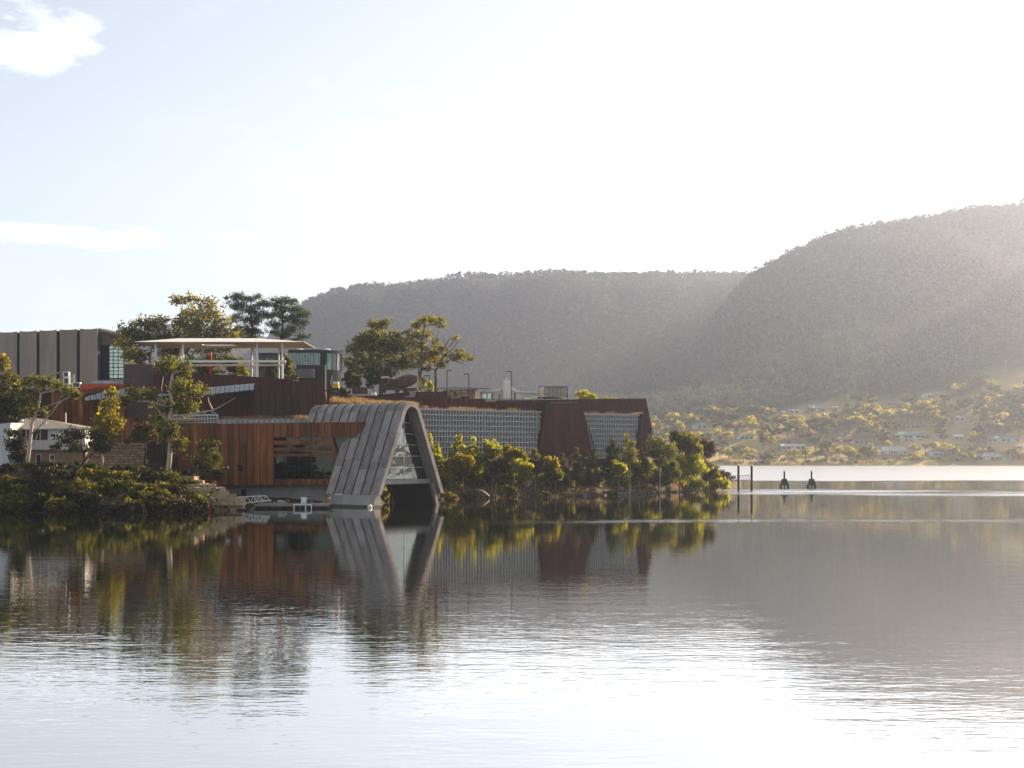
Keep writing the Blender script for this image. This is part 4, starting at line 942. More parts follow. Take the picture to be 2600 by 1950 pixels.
# ---------------------------------------------------------------- white house with tower, mural shed
def white_hall():
    g = thing('white_hall', 'low white hall with sweeping roof and a tapered white tower on the museum roof', 'building', G(1290, 296, 16))
    Y = 296.0
    def wallq(x0, y0, x1, y1, Y0=Y, dep=6, name='wall', mat='white'): return polyslab(g, name, [P(x0, y0, Y0), P(x1, y0, Y0), P(x1, y1, Y0), P(x0, y1, Y0)], (0, dep, 0), M[mat])
    wallq(1211, 995.5, 1257, 1026); wallq(1299, 997, 1371, 1026, Y + .3)
    MB().slab([P(1257, 995, Y), P(1270, 991.5, Y), P(1283, 984, Y), P(1300, 984, Y), P(1300, 1026, Y), P(1257, 1026, Y)], (0, 6, 0)).build('wall', M['white'], g)
    # swept roofs
    def roof(pts):
        m = MB(); a = [P(x, y, Y - .7) for x, y in pts]; b = [p + Vector((0, 8, 0.35)) for p in a]; n = len(a); up = Vector((0, 0, 0.22))
        vs_ = a + b + [p + up for p in a] + [p + up for p in b]; fs = []
        for i in range(n - 1): fs += [(i, i + 1, n + i + 1, n + i), (2 * n + i + 1, 2 * n + i, 3 * n + i, 3 * n + i + 1), (i + 1, i, 2 * n + i, 2 * n + i + 1), (n + i, n + i + 1, 3 * n + i + 1, 3 * n + i)]
        fs += [(0, n, 3 * n, 2 * n), (n - 1, 3 * n - 1, 4 * n - 1, 2 * n - 1)]
        m.add(vs_, fs).build('roof', M['white'], g)
    roof([(1208, 993), (1225, 994), (1245, 993.8), (1262, 991), (1274, 986.5), (1284, 980)])
    roof([(1297.5, 983), (1303, 989), (1312, 994), (1325, 996.5), (1350, 997.5), (1373, 998.5)])
    t = MB(); zt, zb_ = P(0, 965.5, Y - 1.6).z, 14.0; c0 = G(1286.5, Y - 1.2, 0)
    t.add([c0 + Vector((sx * w, sy * w, z)) for z, w in ((zb_, 1.05), (zt - .12, .66), (zt, .56)) for sx, sy in ((-1, -1), (1, -1), (1, 1), (-1, 1))],
          [(0, 3, 2, 1)] + [(4 * k + i, 4 * k + (i + 1) % 4, 4 * k + 4 + (i + 1) % 4, 4 * k + 4 + i) for k in range(2) for i in range(4)] + [(8, 9, 10, 11)])
    tw = t.build('tower', M['white'], g)
    MB().lathe(c0 + Vector((0, 0, zt)), [(0.09, 0), (0.05, .1), (0.04, .28), (0.12, .34), (0.14, .42), (0.05, .5)], 8).build('finial', M['white'], tw)
    for (x0, x1, y0, y1) in [(1224.5, 1236, 998, 1016), (1237, 1248, 998, 1016), (1249.5, 1251.5, 998, 1017), (1266.5, 1268.5, 999, 1017), (1276, 1281, 990, 1017), (1306, 1309.5, 996, 1017), (1330, 1348, 1008, 1018)]:
        YY = (Y if x0 < 1300 else Y + .3) - 0.06
        w = polyslab(g, 'window', [P(x0, y0, YY), P(x1, y0, YY), P(x1, y1, YY), P(x0, y1, YY)], (0, 0.05, 0), M['green_roof'] if x1 - x0 > 6 else M['black'])
        if x1 - x0 > 6:
            polyslab(w, 'pane', [P(x0 + .8, y0 + 1, YY - .03), P(x1 - .8, y0 + 1, YY - .03), P(x1 - .8, y1 - 1, YY - .03), P(x0 + .8, y1 - 1, YY - .03)], (0, 0.02, 0), M['glass_portal'])
    # white slatted fence in front
    f = thing('slatted_fence', 'low grey slatted fence in front of the white hall', 'fence', G(1300, 278, 16))
    for k in range(34):
        u = 1234 + k * 4.2; MB().slab([P(u, 1012, 279), P(u + 2.6, 1012, 279), P(u + 2.6, 1026, 279), P(u, 1026, 279)], (0, 0.05, 0)).build('slat', M['timber'], f)
    MB().slab([P(1233, 1014, 279.06), P(1377, 1014, 279.06), P(1377, 1015.2, 279.06), P(1233, 1015.2, 279.06)], (0, 0.06, 0)).build('rail', M['timber'], f)
white_hall()

def mural_mat():
    """painted abstract swirl wall: flat print"""
    m, nt, b, N, L = new_mat('swirl_mural')
    tc = N('ShaderNodeTexCoord'); no = N('ShaderNodeTexNoise'); no.inputs['Scale'].default_value = 0.55; no.inputs['Detail'].default_value = 0.5; no.inputs['Distortion'].default_value = 2.2
    L(tc.outputs['Object'], no.inputs['Vector'])
    cr = N('ShaderNodeValToRGB'); cr.color_ramp.interpolation = 'CONSTANT'; e = cr.color_ramp.elements
    e[0].position = 0; e[0].color = (0.05, 0.05, 0.03, 1); e[1].position = 0.37; e[1].color = (0.46, 0.38, 0.24, 1)
    for p, c in ((0.45, (0.06, 0.12, 0.06, 1)), (0.51, (0.55, 0.12, 0.03, 1)), (0.57, (0.34, 0.27, 0.18, 1)), (0.63, (0.12, 0.10, 0.06, 1))): k = e.new(p); k.color = c
    L(no.outputs[0], cr.inputs[0]); L(cr.outputs[0], b.inputs['Base Color']); b.inputs['Roughness'].default_value = 0.8; return m
M['mural'] = mural_mat()
def mural_shed():
    g = thing('mural_shed', 'low shed painted with brown green and orange swirls left of the white hall', 'shed', G(1170, 288, 16))
    polyslab(g, 'painted_wall', [P(1125, 990, 288), P(1211, 987, 288), P(1211, 1026, 288), P(1125, 1026, 288)], (0, 5, 0), M['mural'])
    m = MB(); pts = [(1092, 989), (1120, 986.5), (1160, 985.5), (1205, 986.5), (1246, 988)]
    a = [P(x, y, 287.3) for x, y in pts]; b = [p + Vector((0, 7, .3)) for p in a]; n = len(a); up = Vector((0, 0, .16)); vs_ = a + b + [p + up for p in a] + [p + up for p in b]; fs = []
    for i in range(n - 1): fs += [(i, i + 1, n + i + 1, n + i), (2 * n + i + 1, 2 * n + i, 3 * n + i, 3 * n + i + 1), (i + 1, i, 2 * n + i, 2 * n + i + 1), (n + i, n + i + 1, 3 * n + i + 1, 3 * n + i)]
    fs += [(0, n, 3 * n, 2 * n), (n - 1, 3 * n - 1, 4 * n - 1, 2 * n - 1)]
    m.add(vs_, fs).build('roof', M['green_roof'], g)
    for x in (1097, 1112): MB().bar(P(x, 989, 288), P(x, 1020, 288), 0.06).build('post', M['timber'], g)
    polyslab(g, 'low_block', [P(1170, 1007, 286.5), P(1192, 1007, 286.5), P(1192, 1025, 286.5), P(1170, 1025, 286.5)], (0, 1.4, 0), M['black'])
    c = thing('cream_awning_wall', 'cream panelled wall between the mural shed and the white hall', 'wall', G(1213, 290, 16))
    for k in range(2): polyslab(c, 'panel', [P(1206 + k * 6.2, 992, 287.5), P(1211.6 + k * 6.2, 992, 287.5), P(1211.6 + k * 6.2, 1026, 287.5), P(1206 + k * 6.2, 1026, 287.5)], (0, .3, 0), M['cream'])
mural_shed()

# ---------------------------------------------------------------- white house on the left bank
def bank_house():
    g = thing('bank_house', 'two-storey white boarded house with hipped grey roof and tan brick base', 'house', G(120, 214, 5.5))
    Y = 212.0; B = Y + 9
    zE, zA, zM, zG = P(0, 1086.5, Y).z, P(0, 1061, Y + 4.5).z, P(0, 1142, Y).z, P(0, 1195, Y).z
    e = [G(20, Y - .5, zE), G(221, Y - .5, zE), Vector((G(221, Y, 0).x, B, zE)), Vector((G(20, Y, 0).x, B, zE))]
    r0, r1 = P(66, 1061, Y + 4.3), P(97, 1061.5, Y + 4.3)
    rf = MB(); rf.add(e + [r0, r1], [(0, 1, 5, 4), (1, 2, 5), (2, 3, 4, 5), (3, 0, 4), (3, 2, 1, 0)]); rf_o = rf.build('roof', M['roof_tile'], g)
    MB().slab([e[0] + Vector((0, -.06, -.16)), e[1] + Vector((0, -.06, -.16)), e[1] + Vector((0, -.06, .05)), e[0] + Vector((0, -.06, .05))], (0, 0.05, 0)).build('gutter', M['white'], rf_o)
    for (x, y) in ((56, 1068), (116, 1076)):
        MB().lathe(P(x, y, Y + 1.9), [(0.22, -0.1), (0.2, .12), (0.12, .22), (0.03, .26)], 10).build('roof_vent', M['galv'], rf_o)
    def q(x0, y0, x1, y1, off): return [P(x0, y0, Y + off), P(x1, y0, Y + off), P(x1, y1, Y + off), P(x0, y1, Y + off)]
    polyslab(g, 'upper_wall', q(28, 1087, 216, 1142, 0.3), (0, 7.5, 0), M['board_white'])
    polyslab(g, 'lower_wall', q(30, 1142.3, 214, 1196, 0.9), (0, 6.5, 0), M['sand_brick'])
    for (x0, y0, x1, y1, parts) in [(50, 1090, 66, 1117, 1), (67.5, 1090, 80, 1117, 1), (82, 1090, 122, 1118.5, 2), (126, 1101.5, 157, 1117.5, 2), (160.5, 1090.5, 173, 1103, 1), (187, 1090.5, 210, 1112, 2)]:
        w = polyslab(g, 'window', q(x0, y0, x1, y1, 0.22), (0, 0.07, 0), M['white'])
        for k in range(parts):
            a = x0 + (x1 - x0) * k / parts + 1.0; b = x0 + (x1 - x0) * (k + 1) / parts - 1.0
            polyslab(w, 'pane', q(a, y0 + 1.2, b, y1 - 1.2, 0.19), (0, 0.02, 0), M['black'] if y1 - y0 > 20 or x0 == 160.5 else M['glass_portal'])
    for (x0, y0, x1, y1, nm) in [(91, 1153.5, 104.5, 1184, 'door'), (125.5, 1154, 138, 1171.5, 'window')]:
        w = polyslab(g, nm, q(x0, y0, x1, y1, 0.82), (0, 0.07, 0), M['white'])
        polyslab(w, 'pane', q(x0 + 1.4, y0 + 1.4, x1 - 1.4, y1 - (0 if nm == 'door' else 1.4), 0.79), (0, 0.02, 0), M['black'] if nm == 'door' else M['glass_portal'])
    polyslab(g, 'flue', [P(165.5, 1048, Y + 5), P(167.8, 1048, Y + 5), P(167.8, 1080, Y + 5), P(165.5, 1080, Y + 5)], (0, .14, 0), M['white'])
    # grey corrugated shed beside it
    s = thing('corrugated_shed', 'pale grey corrugated shed wall at the left picture edge beside the house', 'shed', G(10, 208, 5.5))
    polyslab(s, 'wall', [P(-14, 1079, 208), P(27, 1076, 208), P(23, 1200, 208), P(-14, 1200, 208)], (0, 5, 0), M['board_white'])
    polyslab(s, 'roof_edge', [P(-14, 1077, 207.9), P(28, 1073.5, 207.9), P(28, 1075.6, 207.9), P(-14, 1079.2, 207.9)], (0, 5.3, 0), M['white'])
bank_house()

# ================================================================ OBJECTS ON THE ROOF AND BY THE WATER
UP = Vector((0, 0, 1))
def lamp(u, ytop, side, Y, label):
    t = thing('street_lamp', label, 'lamp', G(u, Y, 15.5), 'lamps on the museum roof')
    zt = P(u, ytop, Y).z
    MB().bar(G(u, Y, 15.5), G(u, Y, zt), 0.085).build('pole', M['dark_metal'], t)
    a = G(u, Y, zt - 0.08); MB().box(a + Vector((side * 0.42, 0, 0)), (0.52, 0.14, 0.09)).build('lamp_head', M['dark_metal'], t)
lamp(1135, 939.5, 1, 276, 'dark lamp post with its head pointing right, beside the leaning gum tree')
lamp(1190.5, 948.5, -1, 277, 'dark lamp post in front of the swirl mural, its head pointing left')
lamp(1299, 942.5, -1, 279, 'dark lamp post just right of the white tower')
lamp(1090, 953, -1, 285, 'small far lamp post between the two gum trunks')

def trampoline():
    Y = 284.0
    g = thing('netted_trampoline', 'trampoline with tall square net cage on the roof right of the white hall', 'trampoline', G(1405, Y, 16))
    x0, x1 = G(1369, Y, 0).x, G(1441, Y, 0).x; z0, z1, zb = 15.6, P(0, 981, Y).z, P(0, 1008.5, Y).z; d = 4.6
    c = [Vector((x0, Y, 0)), Vector((x1, Y + .4, 0)), Vector((x1 - 1.2, Y + d, 0)), Vector((x0 + 1.2, Y + d, 0))]
    for i in range(4):
        a, b = c[i], c[(i + 1) % 4]
        MB().bar(a + UP * z0, a + UP * z1, 0.06).build('post', M['dark_metal'], g)
        MB().bar(a + UP * z1, b + UP * z1, 0.055).build('top_rail', M['dark_metal'], g)
        MB().slab([a + UP * (zb + .1), b + UP * (zb + .1), b + UP * (z1 - .08), a + UP * (z1 - .08)], (0, 0.004, 0)).build('net', M['net'], g)
    for s in (0.35, 0.5, 0.64): p = c[0].lerp(c[1], s); MB().bar(p + UP * z0, p + UP * z1, 0.04).build('post', M['dark_metal'], g)
    m = MB(); ctr = (c[0] + c[2]) / 2; m.lathe(ctr + UP * zb, [(0.05, 0.0), (2.2, 0.0), (2.55, .04), (2.6, -.1), (2.4, -.14), (0.05, -.06)], 22); m.build('bed', M['rubber'], g)
    for k in range(6): a = 2 * math.pi * k / 6; MB().bar(ctr + Vector((2.3 * math.cos(a), 2.0 * math.sin(a), z0 - .5)), ctr + Vector((2.3 * math.cos(a), 2.0 * math.sin(a), zb - .05)), 0.05).build('leg', M['dark_metal'], g)
trampoline()

def rusty_truck():
    """plain rusted steel truck on the terrace"""
    Y = 262.0
    g = thing('rusty_truck', 'brown rusted steel tip truck with a rounded load on the roof terrace', 'truck', G(1010, Y, 17.6))
    def B(nm, x0, x1, y0, y1, dy0, dy1, mat='rust', par=None): return MB().slab([P(x0, y0, Y + dy0), P(x1, y0, Y + dy0), P(x1, y1, Y + dy0), P(x0, y1, Y + dy0)], (0, dy1 - dy0, 0)).build(nm, M[mat], par or g)
    B('chassis', 966, 1060, 985, 990, 0.3, 2.2)
    cab = MB().slab([P(966, 988, Y), P(966, 972, Y), P(970, 960, Y), P(984, 959, Y), P(986, 988, Y)], (0, 2.4, 0)).build('cab', M['rust'], g)
    B('window', 969.5, 977, 962.5, 971, -.03, .03, 'black', cab); B('window', 978.5, 984, 962.5, 971, -.03, .03, 'black', cab)
    MB().slab([P(967, 957, Y - .1), P(986, 955.5, Y - .1), P(986, 959, Y - .1), P(967, 959.5, Y - .1)], (0, 2.6, 0)).build('cab_roof', M['white'], g)
    for k in range(5): x = 988 + k * 3.3; B('stake', x, x + 1.6, 962, 986, 0, 2.3)
    c = P(1030, 974, Y + 1.2); m = MB(); n = 12; r = []
    for i in range(9):
        t = i / 8; x = -2.1 + 4.2 * t; rad = 1.2 * math.sin(math.pi * (0.12 + 0.78 * t)) ** 0.6
        r.append([(c + Vector((x, math.cos(2 * math.pi * k / n) * rad * .85, math.sin(2 * math.pi * k / n) * rad + 0.9 * t))) for k in range(n)])
    vs_ = [p for q in r for p in q]; m.add(vs_, [(i * n + k, i * n + (k + 1) % n, (i + 1) * n + (k + 1) % n, (i + 1) * n + k) for i in range(8) for k in range(n)] + [tuple(range(n - 1, -1, -1)), tuple(8 * n + k for k in range(n))])
    dr = m.build('drum', M['rust'], g)
    for i in (2, 4, 6): MB().tube([p + (p - sum(r[i], Vector()) / n) * .05 for p in r[i]] + [r[i][0]], 0.07, 5).build('hoop', M['rust'], dr)
    for x in (974, 1008, 1030, 1045):
        for dy in (0.0, 2.0):
            q = P(x, 992, Y + dy); m = MB(); k = 14
            m.slab([q + Vector((0.52 * math.cos(2 * math.pi * i / k), 0, 0.52 * math.sin(2 * math.pi * i / k))) for i in range(k)], (0, 0.35, 0)); w = m.build('wheel', M['rust'], g)
            m = MB(); m.slab([q + Vector((0.2 * math.cos(2 * math.pi * i / 8), -.05, 0.2 * math.sin(2 * math.pi * i / 8))) for i in range(8)], (0, 0.1, 0)); m.build('hub', M['corten_dark'], w)
    s = thing('low_loader', 'low dark flat trailer bed standing in front of the rusty truck', 'trailer', G(1000, 256, 17))
    MB().slab([P(940, 1003, 256), P(1063, 994, 256), P(1063, 1002, 256), P(940, 1011, 256)], (0, 2.2, 0)).build('bed', M['corten_dark'], s)
    MB().slab([P(1040, 993.5, 255.9), P(1064, 992.5, 255.9), P(1064, 1004, 255.9), P(1040, 1005, 255.9)], (0, 2.0, 0)).build('end_board', M['timber'], s)
    MB().slab([P(943, 997, 255), P(953, 996, 255), P(955, 1004, 255), P(943, 1004, 255)], (0, 1.2, 0)).build('locker', M['galv'], s)
    for k, (x, lab) in enumerate(((1061, 'left of two pale timber planks leaning on the truck'), (1069, 'right of two pale timber planks leaning near the gum trunk'))):
        p = thing('leaning_plank', lab, 'plank', P(x + 12, 993, 261), 'planks leaning by the truck')
        MB().slab([P(x, 971, 261), P(x + 3.6, 971, 261), P(x + 14.5, 994, 260), P(x + 10, 994, 260)], (0, 0.12, 0)).build('board', M['timber'], p)
        MB().slab([P(x + 4.6, 980, 260.5), P(x + 8, 980, 260.5), P(x + 9, 982, 260.4), P(x + 5.6, 982, 260.4)], (0, -0.06, 0)).build('cleat', M['timber'], p)
rusty_truck()

def excavator():
    Y = 252.0
    g = thing('excavator', 'small yellow digger half hidden behind the steel block', 'excavator', G(848, Y, 17.5))
    for dy in (0, 1.5): MB().slab([P(838, 985, Y + dy), P(860, 985, Y + dy), P(861, 992, Y + dy), P(837, 992, Y + dy)], (0, 0.45, 0)).build('track', M['rubber'], g)
    b = MB().slab([P(843, 975, Y), P(858, 973.5, Y), P(860, 985, Y), P(843, 985, Y)], (0, 1.9, 0)).build('body', M['yellow'], g)
    MB().slab([P(846, 969.5, Y + .2), P(858.5, 969, Y + .2), P(858.5, 973.3, Y + .2), P(846, 974, Y + .2)], (0, 1.4, 0)).build('engine_hood', M['white'], b)
    cab = MB().slab([P(838, 963, Y + .2), P(844, 963, Y + .2), P(844, 985, Y + .2), P(837, 985, Y + .2)], (0, 1.2, 0)).build('cab', M['dark_metal'], g)
    MB().slab([P(839, 965, Y + .17), P(843, 965, Y + .17), P(843, 975, Y + .17), P(838.6, 975, Y + .17)], (0, 0.02, 0)).build('pane', M['glass_pale'], cab)
    m = MB(); m.tube([P(838, 980, Y + .8), P(831, 964, Y + .8), P(836, 957, Y + .8), P(842, 956, Y + .8)], [.18, .16, .13, .1], 6); m.build('arm', M['dark_metal'], g)
    t = thing('slim_pole', 'thin grey pole beside the yellow digger', 'pole', G(842.5, 256, 18)); MB().bar(G(842.5, 256, 17.5), P(842.5, 951, 256), 0.06).build('shaft', M['galv'], t)
    MB().box(P(842.5, 952, 256), (0.16, 0.1, 0.14)).build('head', M['dark_metal'], t)
excavator()

# ---------------------------------------------------------------- landing, gangway, buoys
def landing():
    g = thing('landing_pontoon', 'low grey floating pontoon deck below the steel gallery', 'pontoon', G(740, 202, 0))
    Y0, Y1 = 200.5, 206.5
    n = 24
    a, b = G(646, Y0, .62), G(836, Y0 + .5, .62)
    for i in range(n):
        p, q = a.lerp(b, (i + .04) / n), a.lerp(b, (i + .96) / n)
        MB().slab([p, q, q + Vector((0, Y1 - Y0, 0)), p + Vector((0, Y1 - Y0, 0))], (0, 0, -0.09)).build('plank', M['timber'], g)
    MB().slab([a + Vector((0, -.02, -.1)), b + Vector((0, -.02, -.1)), b + Vector((0, -.02, -.28)), a + Vector((0, -.02, -.28))], (0, .15, 0)).build('edge_beam', M['concrete'], g)
    for i in range(5):
        p, q = a.lerp(b, (i + .03) / 5), a.lerp(b, (i + .9) / 5); MB().slab([p + Vector((0, .2, -.3)), q + Vector((0, .2, -.3)), q + Vector((0, .2, -.95)), p + Vector((0, .2, -.95))], (0, 4.5, 0)).build('float', M['rubber'], g)
    for i, u in enumerate((754, 769, 783)):
        c = G(u, Y0 - .15, 0); m = MB(); w = .42
        m.bar(c + Vector((-w, 0, -.25)), c + Vector((-w, 0, .66)), .06); m.bar(c + Vector((w, 0, -.25)), c + Vector((w, 0, .66)), .06); m.bar(c + Vector((-w, 0, .6)), c + Vector((w, 0, .6)), .07); m.build('fender_frame', M['galv'], g)
    t = thing('tee_stand', 'dark T-shaped stand on the pontoon', 'stand', G(787, 203.5, .62))
    MB().bar(G(787, 203.5, .62), G(787, 203.5, 1.62), .05).build('post', M['dark_metal'], t); MB().box(G(787, 203.5, 1.66), (.55, .18, .05)).build('top', M['dark_metal'], t)
    k = thing('deck_box', 'grey box standing on the pontoon beside the T stand', 'box', G(770, 204, .62))
    MB().slab([G(763.5, 204, .62), G(777.5, 204, .62), G(778.5, 204, 1.45), G(765, 204, 1.45)], (0, .9, 0)).build('case', M['galv'], k); MB().box(G(771.7, 204.45, 1.49), (.42, .5, .04)).build('lid', M['galv'], k)
    b2 = thing('service_box', 'pale low box at the left end of the pontoon', 'box', G(718, 201.5, .62))
    MB().slab([G(706, 201.2, .62), G(727, 201.2, .62), G(722, 201.2, 1.05), G(706, 201.2, 1.05)], (0, 1.2, 0)).build('case', M['concrete'], b2); MB().box(G(714, 201.8, 1.08), (.45, .65, .03)).build('lid', M['galv'], b2)
    # gangway: two truss sides and a deck
    w = thing('gangway', 'white steel truss gangway from the sandstone bank to the pontoon', 'gangway', G(630, 203, .7))
    for dy in (0, 1.3):
        T0, T1 = P(577, 1263, 201 + dy), P(675, 1258.5, 201 + dy); B0, B1 = P(589, 1280, 201 + dy), P(684, 1270, 201 + dy)
        MB().bar(T0, T1, .06).build('top_chord', M['white'], w); MB().bar(B0, B1, .06).build('bottom_chord', M['white'], w)
        k = 6
        for i in range(k + 1):
            p = T0.lerp(T1, i / k); q = B0.lerp(B1, i / k); MB().bar(p, q, .045).build('brace', M['white'], w)
            if i < k: MB().bar(q, T0.lerp(T1, (i + 1) / k), .035).build('brace', M['white'], w)
    B0, B1 = P(589, 1281, 201), P(684, 1271, 201); MB().slab([B0, B1, B1 + Vector((0, 1.3, 0)), B0 + Vector((0, 1.3, 0))], (0, 0, -.08)).build('deck', M['galv'], w)
    # buoys
    s = thing('white_buoy', 'small round white buoy floating at the arch hall foot', 'buoy', G(939, 204.3, 0))
    m = MB(); m.lathe(G(939, 204.3, 0), [(0.05, -.2), (.28, -.1), (.36, .1), (.34, .28), (.2, .44), (.06, .5)], 12); m.build('float', M['white'], s, True); MB().lathe(G(939, 204.3, .48), [(.06, 0), (.06, .08), (.03, .1)], 8).build('ring_post', M['galv'], s)
    s = thing('red_kayak_float', 'small red float lying on the shore rocks by the waterline', 'float', G(530, 189, .1))
    m = MB(); m.tube([G(526, 189.4, .35), G(528, 189, .75), G(531, 188.8, .5), G(534, 188.6, .1)], [.06, .16, .18, .05], 8); m.build('hull', M['red'], s, True); MB().tube([G(529, 188.8, .7), G(530, 188.7, .95)], .04, 6).build('handle', M['white'], s)
landing()

def pile(u, Y, ytop, label):
    t = thing('mooring_pile', label, 'pile', G(u, Y, 0), 'piles beyond the headland tip')
    zt = P(u, ytop, Y).z; MB().lathe(G(u, Y, -1.5), [(.24, 0), (.24, zt + 1.5 - .45)], 12).build('shaft', M['timber_dark'], t); MB().lathe(G(u, Y, zt - .45), [(.27, 0), (.27, .08), (.03, .5)], 12).build('cap', M['white'], t)
pile(1875, 303, 1177, 'left of the two tall white-capped piles off the headland tip, behind the gangway')
pile(1908.5, 302, 1177, 'right of the two tall white-capped piles, at the gangway end')
def far_gangway():
    g = thing('far_gangway', 'pale truss gangway running from the headland bushes to the piles', 'gangway', G(1880, 304, 3))
    for dy in (0, 1.4):
        a0, a1, b0, b1 = P(1848, 1208.5, 304.5 + dy), P(1905, 1206.8, 304.5 + dy), P(1848, 1220, 304.5 + dy), P(1905, 1218.5, 304.5 + dy)
        MB().bar(a0, a1, .06).build('top_chord', M['galv'], g); MB().bar(b0, b1, .07).build('bottom_chord', M['galv'], g)
        for i in range(9): MB().bar(a0.lerp(a1, i / 9), b0.lerp(b1, (i + .5) / 9), .035).build('brace', M['galv'], g); MB().bar(b0.lerp(b1, (i + .5) / 9), a0.lerp(a1, (i + 1) / 9), .035).build('brace', M['galv'], g)
    MB().slab([P(1848, 1220.5, 304.5), P(1905, 1219, 304.5), P(1905, 1219, 304.5) + Vector((0, 1.4, 0)), P(1848, 1220.5, 304.5) + Vector((0, 1.4, 0))], (0, 0, -.1)).build('deck', M['timber'], g)
far_gangway()
def dolphin(u, Y, label):
    g = thing('mooring_dolphin', label, 'mooring post', G(u, Y, 0), 'mooring dolphins in the river')
    pz = lambda y: P(u, y, Y).z
    MB().lathe(G(u, Y, -1.6), [(.2, 0), (.2, pz(1197) + 1.6)], 10).build('post', M['timber_dark'], g)
    MB().lathe(G(u, Y, pz(1197)), [(.23, 0), (.23, .1), (.03, .45)], 10).build('cap', M['white'], g)
    z1, z0, zl = pz(1215.5), pz(1232), pz(1238)
    c = G(u, Y, 0); m = MB(); r1, r0 = .52, .88
    ring = lambda r, z: [c + Vector((sx * r, sy * r, z)) for sx, sy in ((-1, -1), (1, -1), (1, 1), (-1, 1))]
    m.add(ring(r0, z0) + ring(r1, z1 - .15) + ring(r1 * .85, z1), [(0, 3, 2, 1)] + [(4 * k + i, 4 * k + (i + 1) % 4, 4 * k + 4 + (i + 1) % 4, 4 * k + 4 + i) for k in range(2) for i in range(4)] + [(8, 9, 10, 11)]); m.build('skirt', M['black'], g)
    for sx, sy in ((-1, -1), (1, -1), (1, 1), (-1, 1)): MB().bar(c + Vector((sx * .78, sy * .78, z0 + .02)), c + Vector((sx * .9, sy * .9, -1.5)), .13).build('leg', M['timber_dark'], g)
dolphin(1991.5, 327, 'left of two black skirted mooring posts in open water')
dolphin(2060.5, 331, 'right of two black skirted mooring posts in open water')

# ---------------------------------------------------------------- stones
def rock_mesh(seed, flat=0.7):
    rng = np.random.RandomState(seed); me = bpy.data.meshes.new('rock')
    n = 26; p = rng.normal(size=(n, 3)); p /= np.linalg.norm(p, axis=1, keepdims=True); p *= rng.uniform(.75, 1.1, (n, 1)); p[:, 2] *= flat
    import bmesh as _b
    bm = _b.new()
    for q in p: bm.verts.new(q)
    _b.ops.convex_hull(bm, input=bm.verts); bm.to_mesh(me); bm.free(); return me
ROCKS = [rock_mesh(k, .55 + .1 * (k % 4)) for k in range(7)]
def place_rock(u, v, w, h, Y, mat, label, group=None, seed=0, name='boulder'):
    rng = random.Random(seed * 7 + int(u)); me = ROCKS[rng.randrange(7)].copy(); me.materials.append(M[mat])
    o = bpy.data.objects.new(name, me); COL.objects.link(o); c = P(u, v, Y); o.location = c
    o.scale = (w / 2 * Y / F, max(w, h) / 2 * Y / F * .8, h / 2 * Y / F / .75); o.rotation_euler = (rng.uniform(-.3, .3), rng.uniform(-.3, .3), rng.uniform(0, 6.28))
    return tag(o, label, 'rock', group)
rr = random.Random(77)
SHORE_MARKS = [(1120, 'the arch hall right leg'), (1165, 'the tallest pointed shrub'), (1205, 'the second pointed shrub'), (1250, 'the domed bright shrub'), (1300, 'the feathery wattle'), (1345, 'the tall pale boulder'), (1365, 'the dead brown bush'), (1400, 'the golden pier wattle'), (1428, 'the leftmost she-oak'), (1463, 'the middle she-oak'), (1503, 'the rightmost she-oak'), (1555, 'the dark conifer'), (1600, 'the slender sapling'), (1625, 'the shaggy olive bush'), (1675, 'the young pale-trunked gum'), (1720, 'the dark crowned point tree'), (1755, 'the bright broad point tree'), (1785, 'the brown-headed tree')]
place_rock(1339, 1224, 17, 34, 252, 'sandstone', 'tall pale boulder standing upright on the bank below the lattice wall', None, 3)
o_ = place_rock(1226, 1252, 42, 26, 250, 'rock', 'long pale rock slab tilted into the water right of the arch hall', None, 5); o_.rotation_euler = (0.1, 0.55, 0.2)
place_rock(1528, 1254, 10, 9, 262, 'rock', 'small pale rock at the waterline below the second lattice screen', None, 8)
for k in range(64):
    u = rr.uniform(1125, 1790); Ys = float(np.interp(u, SH_U, SH_Y)); d = rr.uniform(-.4, 3.0) if rr.random() < .7 else rr.uniform(3, 8); Y = Ys + d
    w = rr.uniform(7, 22); z = float(headland_z(u, Y)); v = HY - (max(z, 0.05) - CAMH) * F / Y
    place_rock(u, v - w * .1, w, w * rr.uniform(.45, .8), Y, 'rock', ('large ' if w > 16 else 'middling ' if w > 11 else 'small ') + 'grey-brown rock ' + ('in the water edge' if d < .6 else 'just above the waterline' if d < 3 else 'up the bank') + ' below ' + min(SHORE_MARKS, key=lambda q: abs(q[0] - u))[1], 'rocks along the headland shore', k)
for k in range(20):
    u = rr.uniform(590, 850); Y = float(np.interp(u, SH_U, SH_Y)) + rr.uniform(-1, 1.5)
    place_rock(u, 1272 + rr.uniform(-4, 6), rr.uniform(8, 18), rr.uniform(6, 12), Y, 'sandstone', 'sandstone lump ' + ('at the water edge' if k % 2 else 'against the concrete base') + ' under ' + min([(595, 'the gallery left corner'), (620, 'the dark doorway'), (660, 'the gangway head'), (705, 'the left half of the long window'), (750, 'the window middle'), (790, 'the T stand'), (830, 'the slanted strut')], key=lambda q: abs(q[0] - u))[1], 'sandstone lumps under the gallery', k + 100)
for k, u in enumerate((1118, 1136, 1152, 1176)):
    place_rock(u, 1266 + (k % 2) * 3, 14, 11, 240 + k, 'rock', ['dark wet rock at the right foot of the arch hall', 'grey rock second from the arch hall foot', 'rounded rock among the yellow shore plants', 'low flat rock beside the tilted slab'][k], None, k + 150)

